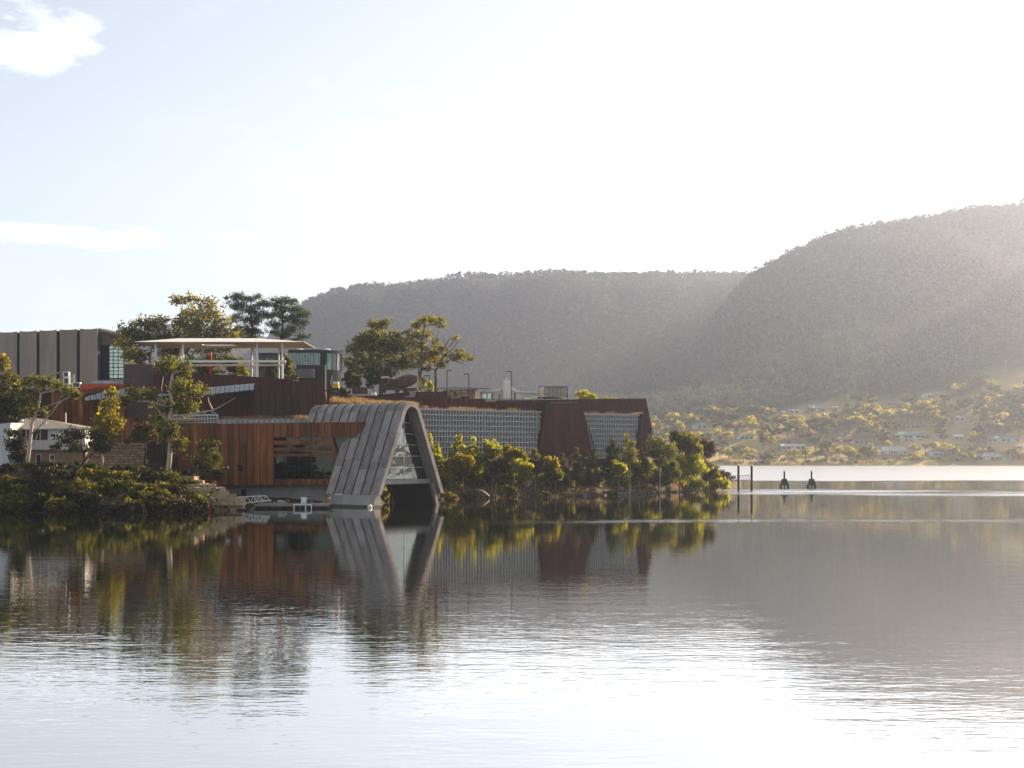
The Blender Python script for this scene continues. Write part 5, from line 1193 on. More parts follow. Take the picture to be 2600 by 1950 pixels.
def near_Y(u, v):
    ys = np.linspace(183, 262, 320); zz = np.maximum(headland_z(np.full_like(ys, u), ys), 0.0); vv = HY - (zz - CAMH) * F / ys
    k = np.where(vv <= v)[0]; return float(ys[k[0]]) if len(k) else 200.0
def stone_terrace():
    g = thing('sandstone_terrace', 'stepped rough sandstone blocks on the bank below the dark bush', 'terrace', G(520, 200, 1))
    rng = random.Random(5)
    rows = [(448, 500, 1214), (442, 515, 1224), (462, 545, 1233), (478, 560, 1242), (492, 566, 1251), (505, 592, 1260), (515, 600, 1269), (522, 606, 1278), (528, 600, 1287), (532, 590, 1295)]
    rows = [(a_, b_, y_, min(near_Y((a_ + b_) / 2, y_), near_Y(a_ + 10, y_), near_Y(b_ - 10, y_)) - .35) for a_, b_, y_ in rows]
    for (x0, x1, y, Y) in rows:
        x = x0
        while x < x1:
            w = rng.uniform(12, 22); h = rng.uniform(8.5, 11.5); p = P(x + w / 2, y, Y); ax = Vector((math.cos(rng.uniform(-.2, .2)), math.sin(rng.uniform(-.2, .2)), 0)).normalized(); ay = Vector((-ax.y, ax.x, 0))
            m = MB(); hw, hh = w / 2 * Y / F * .97, h / 2 * Y / F; j = lambda: rng.uniform(-.07, .07)
            vs_ = [p + ax * (sx * hw + j()) + ay * (sy * .9 + j()) + UP * (sz * hh + j()) for sz in (-1, 1) for sx, sy in ((-1, -1), (1, -1), (1, 1), (-1, 1))]
            m.add(vs_, [(0, 3, 2, 1), (4, 5, 6, 7), (0, 1, 5, 4), (1, 2, 6, 5), (2, 3, 7, 6), (3, 0, 4, 7)]); m.build('stone', M['sandstone'], g); x += w + .6
    q = thing('stone_pier', 'square sandstone gate pier at the gangway end', 'pier', P(573, 1280, 199))
    for i in range(4): MB().box(P(573.5, 1276 - i * 8, 199), (.36 - .01 * (i % 2), .36, .215)).build('stone', M['sandstone'], q)
    for k, (u, v) in enumerate(((440, 1206), (450, 1203), (428, 1212), (462, 1213), (560, 1243), (545, 1229))):
        place_rock(u, v - 5, 15, 10, 201, 'sandstone', ['pale boulder topmost on the path edge beside the white-trunked gum', 'pale boulder right of the gum trunk', 'pale boulder left of the gum trunk foot', 'pale boulder at the end of the path edge', 'pale boulder above the stone pier', 'pale boulder under the steel gallery corner'][k], None, 200 + k)
stone_terrace()
def stone_wall():
    g = thing('stone_retaining_wall', 'tan stone retaining wall behind the dark spreading shrub on the left bank', 'wall', G(300, 214, 5))
    W = Wall(225, 213, 370, 216); rng = random.Random(9)
    MB().slab([W.pt(228, 1128, -.35), W.pt(362, 1122, -.35), W.pt(362, 1195, -.35), W.pt(228, 1195, -.35)], -W.n * .6).build('backing', M['soil'], g)
    y = 1124.0
    while y < 1190:
        h = rng.uniform(6.5, 9); x = 228 + rng.uniform(-6, 0)
        while x < 362:
            w = rng.uniform(11, 19); o = rng.uniform(-.12, .06); MB().slab([W.pt(x, y, o), W.pt(x + w - 1.1, y + rng.uniform(0, .8), o), W.pt(x + w - 1.1, y + h - 1, o), W.pt(x, y + h - 1.0, o)], -W.n * .45).build('stone', M['sandstone'], g); x += w
        y += h
stone_wall()

# ================================================================ TREES AND PLANTS
M['gum'] = leaf_mat('gum_leaf', (0.030, 0.038, 0.012), (0.085, 0.090, 0.026), (0.19, 0.17, 0.05), 0.45)
M['olive'] = leaf_mat('olive_leaf', (0.045, 0.048, 0.012), (0.120, 0.115, 0.025), (0.24, 0.205, 0.05), 0.5)
M['gold'] = leaf_mat('golden_leaf', (0.080, 0.076, 0.012), (0.165, 0.150, 0.020), (0.27, 0.235, 0.04), 0.5)
M['bright'] = leaf_mat('bright_leaf', (0.085, 0.105, 0.014), (0.20, 0.215, 0.025), (0.36, 0.34, 0.045), 0.58)
M['pine'] = leaf_mat('pine_needle', (0.014, 0.028, 0.010), (0.030, 0.050, 0.017), (0.060, 0.080, 0.026), 0.3)
M['dark'] = leaf_mat('dark_scrub_leaf', (0.012, 0.015, 0.007), (0.028, 0.031, 0.013), (0.060, 0.056, 0.022), 0.3)
M['brown'] = leaf_mat('brown_scrub_leaf', (0.035, 0.028, 0.014), (0.070, 0.055, 0.028), (0.13, 0.10, 0.05), 0.3)
M['thicket'] = leaf_mat('thicket_leaf', (0.018, 0.025, 0.008), (0.055, 0.065, 0.018), (0.14, 0.135, 0.035), 0.45)
M['casuarina'] = leaf_mat('casuarina_needle', (0.035, 0.034, 0.020), (0.065, 0.060, 0.034), (0.115, 0.10, 0.055), 0.35)
M['dry_grass'] = leaf_mat('dry_grass_blade', (0.14, 0.10, 0.055), (0.28, 0.205, 0.115), (0.42, 0.33, 0.20), 0.4, 0.8, (1.5, 1.35, 1.0))
M['blossom'] = leaf_mat('yellow_blossom', (0.25, 0.19, 0.01), (0.42, 0.31, 0.015), (0.55, 0.42, 0.03), 0.4)
M['bark_pale'] = plain('pale_gum_bark', (0.52, 0.44, 0.37), (0.34, 0.26, 0.20), 1.6, 0.8, (1, 1, 0.25), 0.01, 6)
M['bark'] = plain('brown_bark', (0.075, 0.055, 0.042), (0.14, 0.105, 0.08), 2, 0.9, (1, 1, 0.3), 0.02, 6)
M['bark_dark'] = plain('dark_bark', (0.030, 0.024, 0.020), (0.06, 0.046, 0.036), 2, 0.9, (1, 1, 0.3), 0.02, 6)

def auto_clumps(u0, u1, v0, v1, shape, rng):
    cu, cv, ru, rv = (u0 + u1) / 2, (v0 + v1) / 2, (u1 - u0) / 2 * 1.06, (v1 - v0) / 2 * 1.04
    out = []
    if shape == 'cone':
        k = 5
        for i in range(k):
            t = i / (k - 1); w = ru * (0.36 + 0.62 * t); n = 1 if i == 0 else 2
            for j in range(n): out.append((cu + (0 if n == 1 else (j - .5) * w * .95) + rng.uniform(-.12, .12) * ru, v0 + rv * .28 + (2 * rv * .80) * t + rng.uniform(-.06, .06) * rv, max(w * .74, 4), rv * .36))
    else:
        k = 9
        for i in range(k):
            a = 2.4 * i + rng.uniform(-.4, .4); r = math.sqrt((i + .4) / k) * .72
            out.append((cu + ru * r * math.cos(a), cv + rv * r * math.sin(a), ru * rng.uniform(.42, .56), rv * rng.uniform(.40, .52)))
    return out

N_LEAF = [0]
def plant(name, label, cat, u, Y, clumps, mat, leaf=0.30, dens=1.0, tr=0.16, bark='bark', limbs=None, path=None, group=None, seed=1, aspect=0.45, droop=0.0, sub=9, trunk=True, fill=0.55, zbase=None, depth=0.85, grow=1.0):
    rng = np.random.RandomState(seed); pr = random.Random(seed)
    zb = (float(headland_z(u, Y)) if zbase is None else zbase) - 0.25
    base = G(u, Y, zb); g = thing(name, label, cat, base, group)
    k = Y / F; pts, tint, cens = [], [], []
    us = [c[0] for c in clumps]; span = (max(us) - min(us)) * k
    for ci, (cu, cv, ru, rv) in enumerate(clumps):
        ru, rv = ru * grow, rv * grow
        dy = pr.uniform(-.32, .32) * max(span, ru * k)
        c = P(cu, cv, Y); c.y += dy; cens.append(c)
        a, b, d = ru * k, rv * k, ru * k * depth
        area = a * b * 3.14
        ns = max(5, int(sub * (0.8 + area / 7)))
        dirs = rng.normal(size=(ns, 3)); dirs /= np.linalg.norm(dirs, axis=1, keepdims=True)
        sc_ = dirs * np.array([a, d, b]) * rng.uniform(.25, .85, (ns, 1)) + np.array(c)
        sr = math.sqrt(a * b) * rng.uniform(.42, .70, ns)
        n = int(dens * area * 3.2 / (leaf * leaf * aspect * 2)); per = max(6, n // ns)
        for j in range(ns):
            q = rng.normal(size=(per, 3)); q /= np.linalg.norm(q, axis=1, keepdims=True); q *= rng.uniform(0, 1, (per, 1)) ** 0.42 * (1 + .5 * rng.uniform(0, 1, (per, 1)) * (rng.rand(per, 1) < .22))
            q[:, 2] *= 0.75
            pts.append(sc_[j] + q * sr[j]); tint.append(np.clip(rng.normal(.45, .16) + rng.normal(0, .17, per), 0, 1))
    pts = np.concatenate(pts); tint = np.concatenate(tint)
    v, f = leaf_cards(rng, pts, np.full(len(pts), leaf), aspect, droop); N_LEAF[0] += len(f)
    np_mesh('crown', v, f, M[mat], tint=np.repeat(tint, 4), parent=g)
    if trunk:
        m = MB()
        cm = sum(cens, Vector()) / len(cens); low = min(c.z for c in cens)
        if path: tp = [base] + [P(x, y, Y) for x, y in path]
        else:
            top = base.lerp(cm, .75); tp = [base, base.lerp(top, .5) + Vector((pr.uniform(-.3, .3), pr.uniform(-.3, .3), 0)), top]
        nT = len(tp); rad = [tr * (1 - .55 * i / (nT - 1)) for i in range(nT)]
        m.tube(tp, rad, 8)
        for c in cens:
            j = min(range(1, nT), key=lambda i: (tp[i] - c).length + (3 if tp[i].z > c.z else 0)); s = tp[j]
            mid = s.lerp(c, .5) + Vector((pr.uniform(-.12, .12), pr.uniform(-.12, .12), pr.uniform(0, .14))) * (c - s).length
            m.tube([s, mid, c + (c - mid) * .35], [rad[j] * .55, rad[j] * .34, .025], 6)
            for q in range(3):
                e = c + Vector((pr.uniform(-1, 1), pr.uniform(-1, 1), pr.uniform(-.2, 1))) * (c - s).length * .28; m.tube([mid.lerp(c, .6), e], [rad[j] * .2, .015], 4)
        for lp in (limbs or []): m.tube([P(x, y, Y + (dz or 0)) for x, y, dz in lp], [tr * .38 * (1 - .85 * i / (len(lp) - 1)) for i in range(len(lp))], 5)
        m.build('trunk', M[bark], g, True)
    return g

R_ = random.Random(3)
# --- left bank
plant('gum_tree', 'slender white-trunked gum with a bent right limb in front of the white house', 'tree', 67, 203,
      [(88, 972, 34, 17), (122, 965, 32, 15), (140, 985, 24, 14), (178, 998, 26, 15), (196, 1003, 12, 9), (158, 985, 20, 12), (82, 1020, 34, 20), (72, 1045, 24, 14), (112, 1048, 16, 14), (60, 1030, 18, 14)], 'gum', .26, 1.0, .34, 'bark_pale',
      path=[(73, 1150), (79, 1095), (82, 1072), (95, 1040), (104, 1000)], limbs=[[(82, 1100, 0), (104, 1080, -.6), (130, 1050, -1), (146, 1027, -1.2), (152, 1008, -1.2), (175, 1000, -1.5)], [(146, 1027, -1.2), (160, 1016, -1), (182, 1004, -1)], [(80, 1090, 0), (74, 1060, .6), (70, 1040, .8)], [(84, 1130, 0), (90, 1115, -.5), (97, 1098, -.8)]], seed=11, grow=1.12)
plant('gum_tree', 'large pale-trunked gum leaning over the sandstone path left of the rusty gallery', 'tree', 424, 205,
      [(438, 925, 42, 18), (412, 935, 28, 18), (465, 940, 26, 18), (352, 1003, 32, 17), (332, 1020, 20, 14), (388, 1005, 24, 20), (480, 985, 40, 22), (505, 990, 22, 18), (440, 985, 30, 20), (420, 1030, 36, 26), (468, 1035, 34, 28), (398, 1065, 24, 18), (444, 1085, 32, 24), (455, 1125, 26, 22), (432, 1110, 20, 16)], 'gum', .27, 1.0, .42, 'bark_pale',
      path=[(430, 1170), (433, 1120), (428, 1075), (436, 1035), (432, 990), (438, 950)], limbs=[[(436, 1060, 0), (490, 1050, -1.5), (540, 1042, -2), (560, 1032, -2.2), (580, 1020, -2.2), (598, 1010, -2.2)], [(490, 1050, -1.5), (530, 1043, -1.8), (548, 1049, -2)], [(540, 1042, -2), (530, 1020, -2), (528, 1008, -2)], [(520, 1044, -2), (519, 1054, -2)], [(428, 1075, 0), (400, 1040, -.5), (378, 1015, -.5)], [(426, 1090, 0), (412, 1030, .5), (410, 985, .6), (416, 950, .6)]], seed=12, grow=1.12)
plant('gum_tree', 'narrow golden sunlit gum between the white house and the big gum', 'tree', 262, 209,
      [(284, 995, 17, 15), (280, 1022, 21, 18), (276, 1050, 24, 20), (290, 1075, 19, 20), (262, 1070, 22, 18), (270, 1100, 26, 18), (250, 1092, 18, 14), (292, 1105, 12, 12)], 'gold', .25, .9, .2, 'bark_pale', path=[(258, 1140), (262, 1090), (268, 1050), (280, 1010)], seed=13, grow=1.12)
plant('dark_shrub', 'dark upright shrub against the white house corner at the left edge', 'shrub', 42, 204, [(38, 1100, 22, 14), (34, 1125, 26, 18), (52, 1120, 18, 20), (40, 1155, 24, 20), (55, 1160, 20, 24), (48, 1188, 22, 16)], 'dark', .24, 1.1, .15, 'bark', seed=14, grow=1.12)
plant('dark_shrub', 'wide dark spreading tea-tree with twisted limbs below the golden gum', 'shrub', 212, 199, [(165, 1115, 30, 14), (195, 1103, 30, 15), (228, 1100, 30, 15), (255, 1112, 26, 16), (180, 1135, 30, 15), (150, 1135, 20, 10), (235, 1130, 30, 15), (262, 1140, 24, 12)], 'dark', .22, .85, .24, 'bark_dark', path=[(205, 1195), (214, 1170), (212, 1150)], limbs=[[(214, 1170, 0), (240, 1150, -.5), (262, 1135, -1), (280, 1128, -1)], [(205, 1195, 0), (180, 1175, -.5), (165, 1160, -.8)]], seed=15, grow=1.12)
plant('brown_shrub', 'brownish dark tea-tree left of the large gum trunk', 'shrub', 366, 211, [(350, 1088, 24, 14), (378, 1085, 22, 15), (338, 1112, 24, 14), (368, 1108, 26, 16), (392, 1110, 16, 18), (320, 1120, 14, 8)], 'brown', .23, .85, .2, 'bark_dark', path=[(368, 1160), (372, 1140), (366, 1125)], seed=16, grow=1.12)
plant('dark_shrub', 'bushy dark wattle in front of the rusty steel gallery wall', 'shrub', 510, 204, [(518, 1128, 16, 12), (540, 1125, 14, 12), (525, 1150, 30, 18), (550, 1160, 20, 16), (500, 1172, 26, 18), (530, 1185, 34, 20), (490, 1195, 18, 14), (555, 1195, 16, 14), (515, 1212, 30, 14), (560, 1212, 14, 10)], 'thicket', .22, .9, .15, 'bark_dark', seed=17, grow=1.12)
plant('gum_tree', 'golden topped tree cut by the left picture edge', 'tree', -12, 226, [(6, 912, 16, 12), (10, 932, 14, 12), (-10, 925, 18, 16)], 'gold', .3, 1.0, .2, 'bark', seed=18, grow=1.2, zbase=6)
plant('gum_tree', 'dark green tree below the golden one at the left edge', 'tree', 16, 228, [(10, 955, 20, 14), (28, 958, 22, 13), (5, 985, 26, 18), (40, 985, 14, 14)], 'gum', .3, 1.1, .2, 'bark', seed=19, grow=1.2, zbase=6)
plant('dark_shrub', 'black-green mass of foliage behind the corrugated shed', 'shrub', 30, 226, [(15, 1015, 28, 16), (45, 1015, 26, 16), (20, 1045, 34, 20), (55, 1045, 20, 16), (30, 1070, 34, 16), (-5, 1035, 20, 24)], 'dark', .28, 1.3, .2, 'bark_dark', seed=20, grow=1.2, zbase=6)
# waterside thicket
THICK_MARKS = [(-25, 'the left picture edge'), (38, 'the dark upright shrub'), (70, 'the slender white gum'), (105, 'the brick house door'), (140, 'the small brick house window'), (180, 'the left half of the tea-tree'), (225, 'the tea-tree trunk'), (262, 'the golden gum'), (305, 'the stone retaining wall'), (345, 'the wall right end'), (385, 'the brownish tea-tree'), (425, 'the large pale gum'), (465, 'the pale path boulders'), (505, 'the dark wattle')]
thick = []
for Y, st, n_ in ((187.2, 34, 'front'), (190.0, 40, 'front'), (193.0, 44, 'middle'), (196.5, 50, 'middle'), (200.5, 56, 'upper')):
    for u in range(-30, 515 if Y < 192 else 492, st): thick.append((u + R_.uniform(-10, 10), (Y if Y > 188 else float(np.interp(u, SH_U, SH_Y)) + 1.1) + R_.uniform(-.6, .6), R_.uniform(26, 40), R_.uniform(13, 31) * (0.5 if n_ == 'upper' else 0.8 if n_ == 'middle' else 1), n_))
n_first = len(range(-30, 515, 34))
for i, (u, Y, ru, rv, row_) in enumerate(thick):
    zc_ = max(float(headland_z(u, Y)), 0) + rv * Y / F * .75; v = HY - (zc_ - CAMH) * F / Y
    lm = min(THICK_MARKS, key=lambda q: abs(q[0] - u))[1]
    lab = ('leafy shrub overhanging the water' if i < n_first else 'shrub just behind the waterline row' if Y < 191.5 else 'dense shrub halfway up the bank' if Y < 194.8 else 'dark shrub high on the bank' if row_ == 'middle' else 'low shrub on the bank top') + ', straight below ' + lm
    plant('thicket_shrub', lab, 'shrub', u, Y, auto_clumps(u - ru, u + ru, v - rv, v + rv, 'round', R_), R_.choice(['thicket', 'thicket', 'gum', 'dark', 'brown', 'olive', 'dark']), .26, .62, .08, 'bark_dark', group=row_ + ' row of the left bank thicket', seed=100 + i, sub=5)
plant('flowering_bush', 'yellow flowering bush in the middle of the left bank thicket', 'bush', 232, 196.5, [(225, 1222, 12, 7), (240, 1221, 9, 8), (212, 1226, 8, 5)], 'blossom', .16, .7, .06, 'bark_dark', seed=190)
plant('wispy_bush', 'grey-green twiggy bush with pale leaves above the thicket, right of the flowering bush', 'bush', 262, 201, auto_clumps(235, 285, 1185, 1225, 'round', R_), 'gum', .2, .5, .08, 'bark', seed=191)
# --- behind the canopy
plant('gum_tree', 'broad dark gum with many pale limbs left of the white canopy', 'tree', 380, 276,
      [(335, 842, 30, 15), (370, 825, 30, 16), (405, 822, 28, 18), (318, 868, 26, 16), (350, 862, 32, 18), (398, 858, 34, 22), (440, 860, 30, 22), (325, 900, 22, 18), (365, 905, 28, 18), (420, 895, 30, 18), (345, 925, 22, 12)], 'gum', .34, .85, .4, 'bark_pale', path=[(384, 945), (380, 915), (385, 880)], seed=31, grow=1.28, zbase=17)
plant('gum_tree', 'tall yellow-lit gum rising behind the middle of the white canopy', 'tree', 515, 280,
      [(460, 768, 22, 12), (490, 762, 24, 12), (525, 768, 22, 12), (480, 792, 34, 18), (530, 795, 34, 20), (460, 815, 28, 18), (505, 825, 34, 20), (560, 820, 28, 20), (480, 848, 34, 20), (540, 852, 36, 22), (585, 848, 24, 18), (510, 880, 34, 18), (570, 880, 32, 18), (470, 890, 24, 18), (540, 915, 30, 18), (600, 865, 20, 14), (500, 925, 26, 14)], 'olive', .34, .85, .4, 'bark_pale', path=[(512, 930), (515, 890), (510, 850), (500, 800)], seed=32, grow=1.28, zbase=17)
plant('pine_tree', 'dark flat-topped pine left of the two behind the canopy right end', 'tree', 640, 288,
      [(606, 752, 24, 8), (640, 757, 28, 9), (665, 770, 22, 9), (600, 775, 26, 10), (635, 785, 36, 11), (662, 800, 24, 10), (600, 805, 22, 10), (640, 815, 34, 10), (610, 835, 26, 10), (575, 755, 10, 4), (650, 840, 26, 10), (630, 862, 30, 11)], 'pine', .28, 1.0, .36, 'bark', path=[(640, 920), (642, 870), (640, 820), (632, 780)], seed=33, grow=1.3, aspect=.22, zbase=17)
plant('pine_tree', 'dark layered pine standing alone against the hill right of the canopy', 'tree', 716, 292,
      [(712, 760, 22, 8), (735, 766, 20, 8), (695, 775, 22, 8), (752, 784, 26, 9), (715, 785, 26, 9), (772, 800, 18, 8), (690, 800, 22, 8), (735, 805, 28, 9), (765, 822, 24, 8), (700, 825, 24, 8), (745, 838, 28, 8), (772, 856, 18, 6), (725, 850, 18, 6), (690, 842, 16, 6), (750, 862, 14, 4)], 'pine', .26, 1.0, .38, 'bark_dark', path=[(716, 930), (715, 860), (718, 820), (716, 780)], seed=34, grow=1.3, aspect=.22, zbase=17)
for i, (u0, u1, v0, v1, Y, m_, lab) in enumerate([(485, 560, 905, 965, 272, 'gum', 'leafy bush under the white canopy beside the red post'), (560, 625, 900, 960, 273, 'gum', 'yellowish bush under the canopy between post and columns'), (600, 632, 920, 960, 268, 'bright', 'small bright shrub under the right half of the canopy'), (660, 708, 905, 965, 274, 'pine', 'dark bush between the right canopy columns'), (715, 745, 900, 968, 276, 'gum', 'bush just right of the last canopy column'), (405, 455, 900, 950, 272, 'gum', 'bush under the left end of the canopy'),
        (735, 760, 945, 975, 272, 'gum', 'small scrub bush below the round glass pavilion')]):
    plant('garden_bush', lab, 'bush', (u0 + u1) / 2, Y, auto_clumps(u0, u1, v0, v1, 'round', R_), m_, .28, .8, .1, 'bark', seed=40 + i, zbase=17.5, sub=6)
plant('conifer_shrub', 'thin pointed conifer between the canopy columns on the right', 'shrub', 695, 268, auto_clumps(690, 700, 938, 965, 'cone', R_), 'pine', .2, 1.2, .08, 'bark', seed=48, zbase=17.5, sub=4)
# --- middle clump
plant('gum_tree', 'dense rounded gum with brown trunk behind the rusty truck', 'tree', 966, 270,
      [(958, 822, 22, 12), (975, 818, 16, 10), (948, 842, 30, 14), (920, 858, 26, 14), (965, 860, 30, 16), (1000, 850, 24, 14), (900, 882, 24, 16), (935, 885, 32, 18), (985, 888, 34, 20), (1015, 880, 22, 18), (905, 915, 22, 18), (945, 920, 34, 20), (1000, 920, 30, 20), (1025, 925, 22, 18), (930, 945, 26, 16), (975, 945, 30, 14)], 'gum', .32, .95, .4, 'bark', path=[(966, 950), (966, 910), (962, 870)], seed=61, grow=1.28, zbase=17)
plant('gum_tree', 'tall open gum with a straight dark trunk right of the dense one', 'tree', 1068, 271,
      [(1075, 810, 24, 9), (1095, 815, 14, 9), (1060, 825, 18, 10), (1118, 822, 14, 15), (1050, 848, 20, 12), (1078, 850, 16, 12), (1040, 872, 24, 14), (1072, 880, 16, 16), (1105, 868, 10, 8), (1046, 900, 24, 14), (1076, 905, 18, 14), (1100, 900, 18, 14), (1060, 925, 20, 10)], 'olive', .30, .8, .34, 'bark', path=[(1066, 960), (1072, 920), (1071, 870), (1078, 830)], limbs=[[(1072, 900, 0), (1095, 880, .5), (1110, 850, .6), (1118, 830, .6)], [(1068, 930, 0), (1048, 935, -.4), (1040, 925, -.5)]], seed=62, grow=1.28, zbase=17)
plant('gum_tree', 'leaning gum with bare twigs and a flat limb reaching right above the lamps', 'tree', 1105, 273,
      [(1150, 905, 24, 8), (1172, 905, 26, 9), (1192, 908, 12, 7), (1165, 890, 14, 6), (1118, 890, 20, 12), (1105, 912, 20, 12), (1125, 928, 16, 8), (1090, 935, 16, 8), (1158, 862, 10, 6), (1098, 895, 14, 12)], 'olive', .28, .8, .36, 'bark', path=[(1107, 965), (1106, 940), (1118, 922), (1126, 905)], limbs=[[(1118, 922, 0), (1135, 890, -.3), (1150, 870, -.4), (1170, 862, -.4)], [(1135, 890, -.3), (1128, 868, 0), (1122, 852, 0)], [(1126, 905, 0), (1150, 885, .3), (1162, 868, .3), (1178, 868, .3)], [(1130, 880, 0), (1140, 862, 0), (1150, 855, 0)], [(1140, 905, 0), (1160, 918, -.4), (1178, 925, -.4), (1188, 934, -.4)]], seed=63, grow=1.28, zbase=17)
for i, (u0, u1, v0, v1, Y, m_, sh, lab) in enumerate([(868, 912, 918, 990, 266, 'gum', 'round', 'dark green bush at the left foot of the dense gum'), (890, 920, 945, 992, 258, 'casuarina', 'round', 'feathery olive bush beside the rusty planter'), (925, 965, 925, 990, 264, 'pine', 'round', 'dark round bush in front of the dense gum trunk'),
        (1060, 1085, 955, 995, 268, 'bright', 'round', 'sunlit yellow bush at the open gum foot'), (1078, 1102, 965, 996, 266, 'bright', 'cone', 'small pointed sunlit shrub right of the leaning planks'), (857, 885, 985, 1003, 254, 'pine', 'round', 'low clipped hedge right of the yellow digger'), (1452, 1518, 990, 1018, 300, 'bright', 'round', 'round sunlit bush on the museum roof right of the trampoline'),
        (1525, 1570, 1008, 1020, 300, 'bright', 'round', 'flat low bush on the roof above the second lattice screen'), (868, 895, 950, 975, 280, 'brown', 'round', 'pale brown bush behind the digger')]):
    plant('terrace_bush', lab, 'bush', (u0 + u1) / 2, Y, auto_clumps(u0, u1, v0, v1, sh, R_), m_, .27, .9, .1, 'bark', seed=70 + i, zbase=15.5 if u0 > 1400 else 17, sub=6, aspect=.2 if m_ == 'casuarina' else .45)
pl_ = thing('rusty_planter', 'dark rusty box planter below the feathery olive bush', 'planter', P(913, 1000, 256))
for i in range(8): x = 894 + i * 5; MB().slab([P(x, 983, 256), P(x + 4.6, 983, 256), P(x + 4.6, 1000, 256), P(x, 1000, 256)], (0, .1, 0)).build('stave', M['rust'], pl_)
MB().slab([P(894, 984, 256.15), P(934, 984, 256.15), P(934, 1000, 256.15), P(894, 1000, 256.15)], (0, 1.2, 0)).build('box', M['corten_dark'], pl_)
# --- row under the lattice wing
row = [
 (1076, 1104, 1090, 1150, 246, 'bright', 'cone', 'bright pointed shrub touching the right leg of the arch hall'), (1090, 1130, 1118, 1200, 247, 'bright', 'cone', 'tall bright conifer-like shrub just right of the arch hall leg'),
 (1140, 1192, 1094, 1195, 252, 'bright', 'cone', 'tallest pointed shrub before the first lattice screen'), (1180, 1226, 1102, 1190, 253, 'bright', 'cone', 'pointed shrub second from the tallest, before the first lattice screen'), (1143, 1204, 1143, 1200, 248, 'gold', 'round', 'golden rounded wattle in front of the tallest pointed shrub'),
 (1220, 1276, 1106, 1170, 254, 'bright', 'round', 'domed bright green shrub in the middle of the first lattice screen'), (1228, 1292, 1150, 1210, 250, 'thicket', 'round', 'dark green shrub under the domed bright one'), (1274, 1334, 1116, 1190, 253, 'olive', 'round', 'feathery yellow-green wattle right of the domed shrub'), (1290, 1358, 1150, 1225, 250, 'bright', 'round', 'large drooping yellow wattle above the tall pale boulder'), (1340, 1372, 1130, 1162, 256, 'olive', 'cone', 'small pointed shrub against the lattice end by the first pier'),
 (1350, 1378, 1150, 1212, 252, 'brown', 'round', 'dead brown feathery bush beside the yellow wattle'), (1372, 1422, 1150, 1205, 253, 'gold', 'round', 'golden wattle at the foot of the first steel pier'), (1390, 1430, 1180, 1226, 252, 'thicket', 'round', 'dark low bush under the golden wattle at the pier'),
 (1408, 1448, 1140, 1222, 257, 'casuarina', 'cone', 'grey-brown feathery she-oak leftmost of three before the pier'), (1444, 1482, 1128, 1218, 258, 'casuarina', 'cone', 'grey-brown feathery she-oak in the middle of three'), (1480, 1526, 1130, 1222, 260, 'casuarina', 'cone', 'grey feathery she-oak rightmost of three, left of the green conifer'),
 (1524, 1590, 1104, 1205, 264, 'pine', 'cone', 'dark green pointed conifer before the second lattice screen'), (1550, 1592, 1160, 1212, 262, 'bright', 'round', 'small green bush at the conifer right foot'),
 (1570, 1626, 1090, 1180, 268, 'olive', 'cone', 'slender pale-trunked sapling right of the dark conifer'), (1598, 1650, 1140, 1215, 271, 'gum', 'round', 'shaggy olive bush between the two saplings'), (1636, 1712, 1092, 1190, 275, 'gum', 'round', 'pale-trunked young gum before the second steel pier'),
 (1668, 1730, 1150, 1222, 279, 'gum', 'round', 'olive bush under the young gum right of the second pier'), (1698, 1750, 1080, 1150, 290, 'pine', 'round', 'dark crowned tree at the top of the headland point'), (1712, 1785, 1086, 1160, 288, 'olive', 'round', 'bright broad tree on the headland point'), (1700, 1790, 1140, 1225, 286, 'bright', 'round', 'dense green tree mass low on the headland point'),
 (1762, 1818, 1104, 1170, 293, 'brown', 'round', 'brown-headed tree at the right of the headland point'), (1770, 1825, 1160, 1225, 294, 'gum', 'round', 'olive bush below the brown-headed tree'), (1725, 1790, 1200, 1250, 290, 'bright', 'round', 'yellow-green bush near the water on the point'), (1780, 1850, 1190, 1252, 300, 'bright', 'round', 'brilliant yellow-green bush at the very tip of the headland'), (1815, 1862, 1185, 1225, 306, 'brown', 'round', 'dark twiggy bush behind the bright tip bush'),
 (1640, 1700, 1195, 1235, 282, 'brown', 'round', 'dry brown scrub under the point trees')]
for i, (u0, u1, v0, v1, Y, m_, sh, lab) in enumerate(row):
    pale = 'pale-trunked' in lab
    plant('shore_tree' if v1 - v0 > 80 else 'shore_bush', lab, 'tree' if v1 - v0 > 80 else 'bush', (u0 + u1) / 2, Y, auto_clumps(u0, u1, v0 + 7, v1, sh, R_), m_, .21 if m_ == 'casuarina' else .25, .7 if pale else 1.15, .14, 'bark_pale' if pale else 'bark', seed=300 + i, sub=7, aspect=.16 if m_ == 'casuarina' else .4,
          path=[((u0 + u1) / 2 + 2, v1), ((u0 + u1) / 2, (v0 + v1) / 2)] if pale else None, zbase=min(float(headland_z((u0 + u1) / 2, Y)), P(0, v1, Y).z) if not pale else None)
fl = random.Random(88)
for i in range(24):
    u = 1138 + i * 25 + fl.uniform(-8, 8); Y = float(np.interp(u, SH_U, SH_Y)) + fl.uniform(4.5, 8.5); w_, h_ = fl.uniform(19, 30), fl.uniform(16, 27)
    zc_ = float(headland_z(u, Y)) + h_ * Y / F * .8; v = HY - (zc_ - CAMH) * F / Y
    plant('undergrowth_bush', ['low green bush', 'low olive bush', 'low shaggy bush'][i % 3] + ' on the bank at the foot of ' + min(SHORE_MARKS, key=lambda q: abs(q[0] - u))[1], 'bush', u, Y, auto_clumps(u - w_, u + w_, v - h_, v + h_, 'round', R_), ['bright', 'gum', 'olive'][i % 3], .22, .8, .06, 'bark', group='undergrowth along the museum bank', seed=500 + i, sub=5)
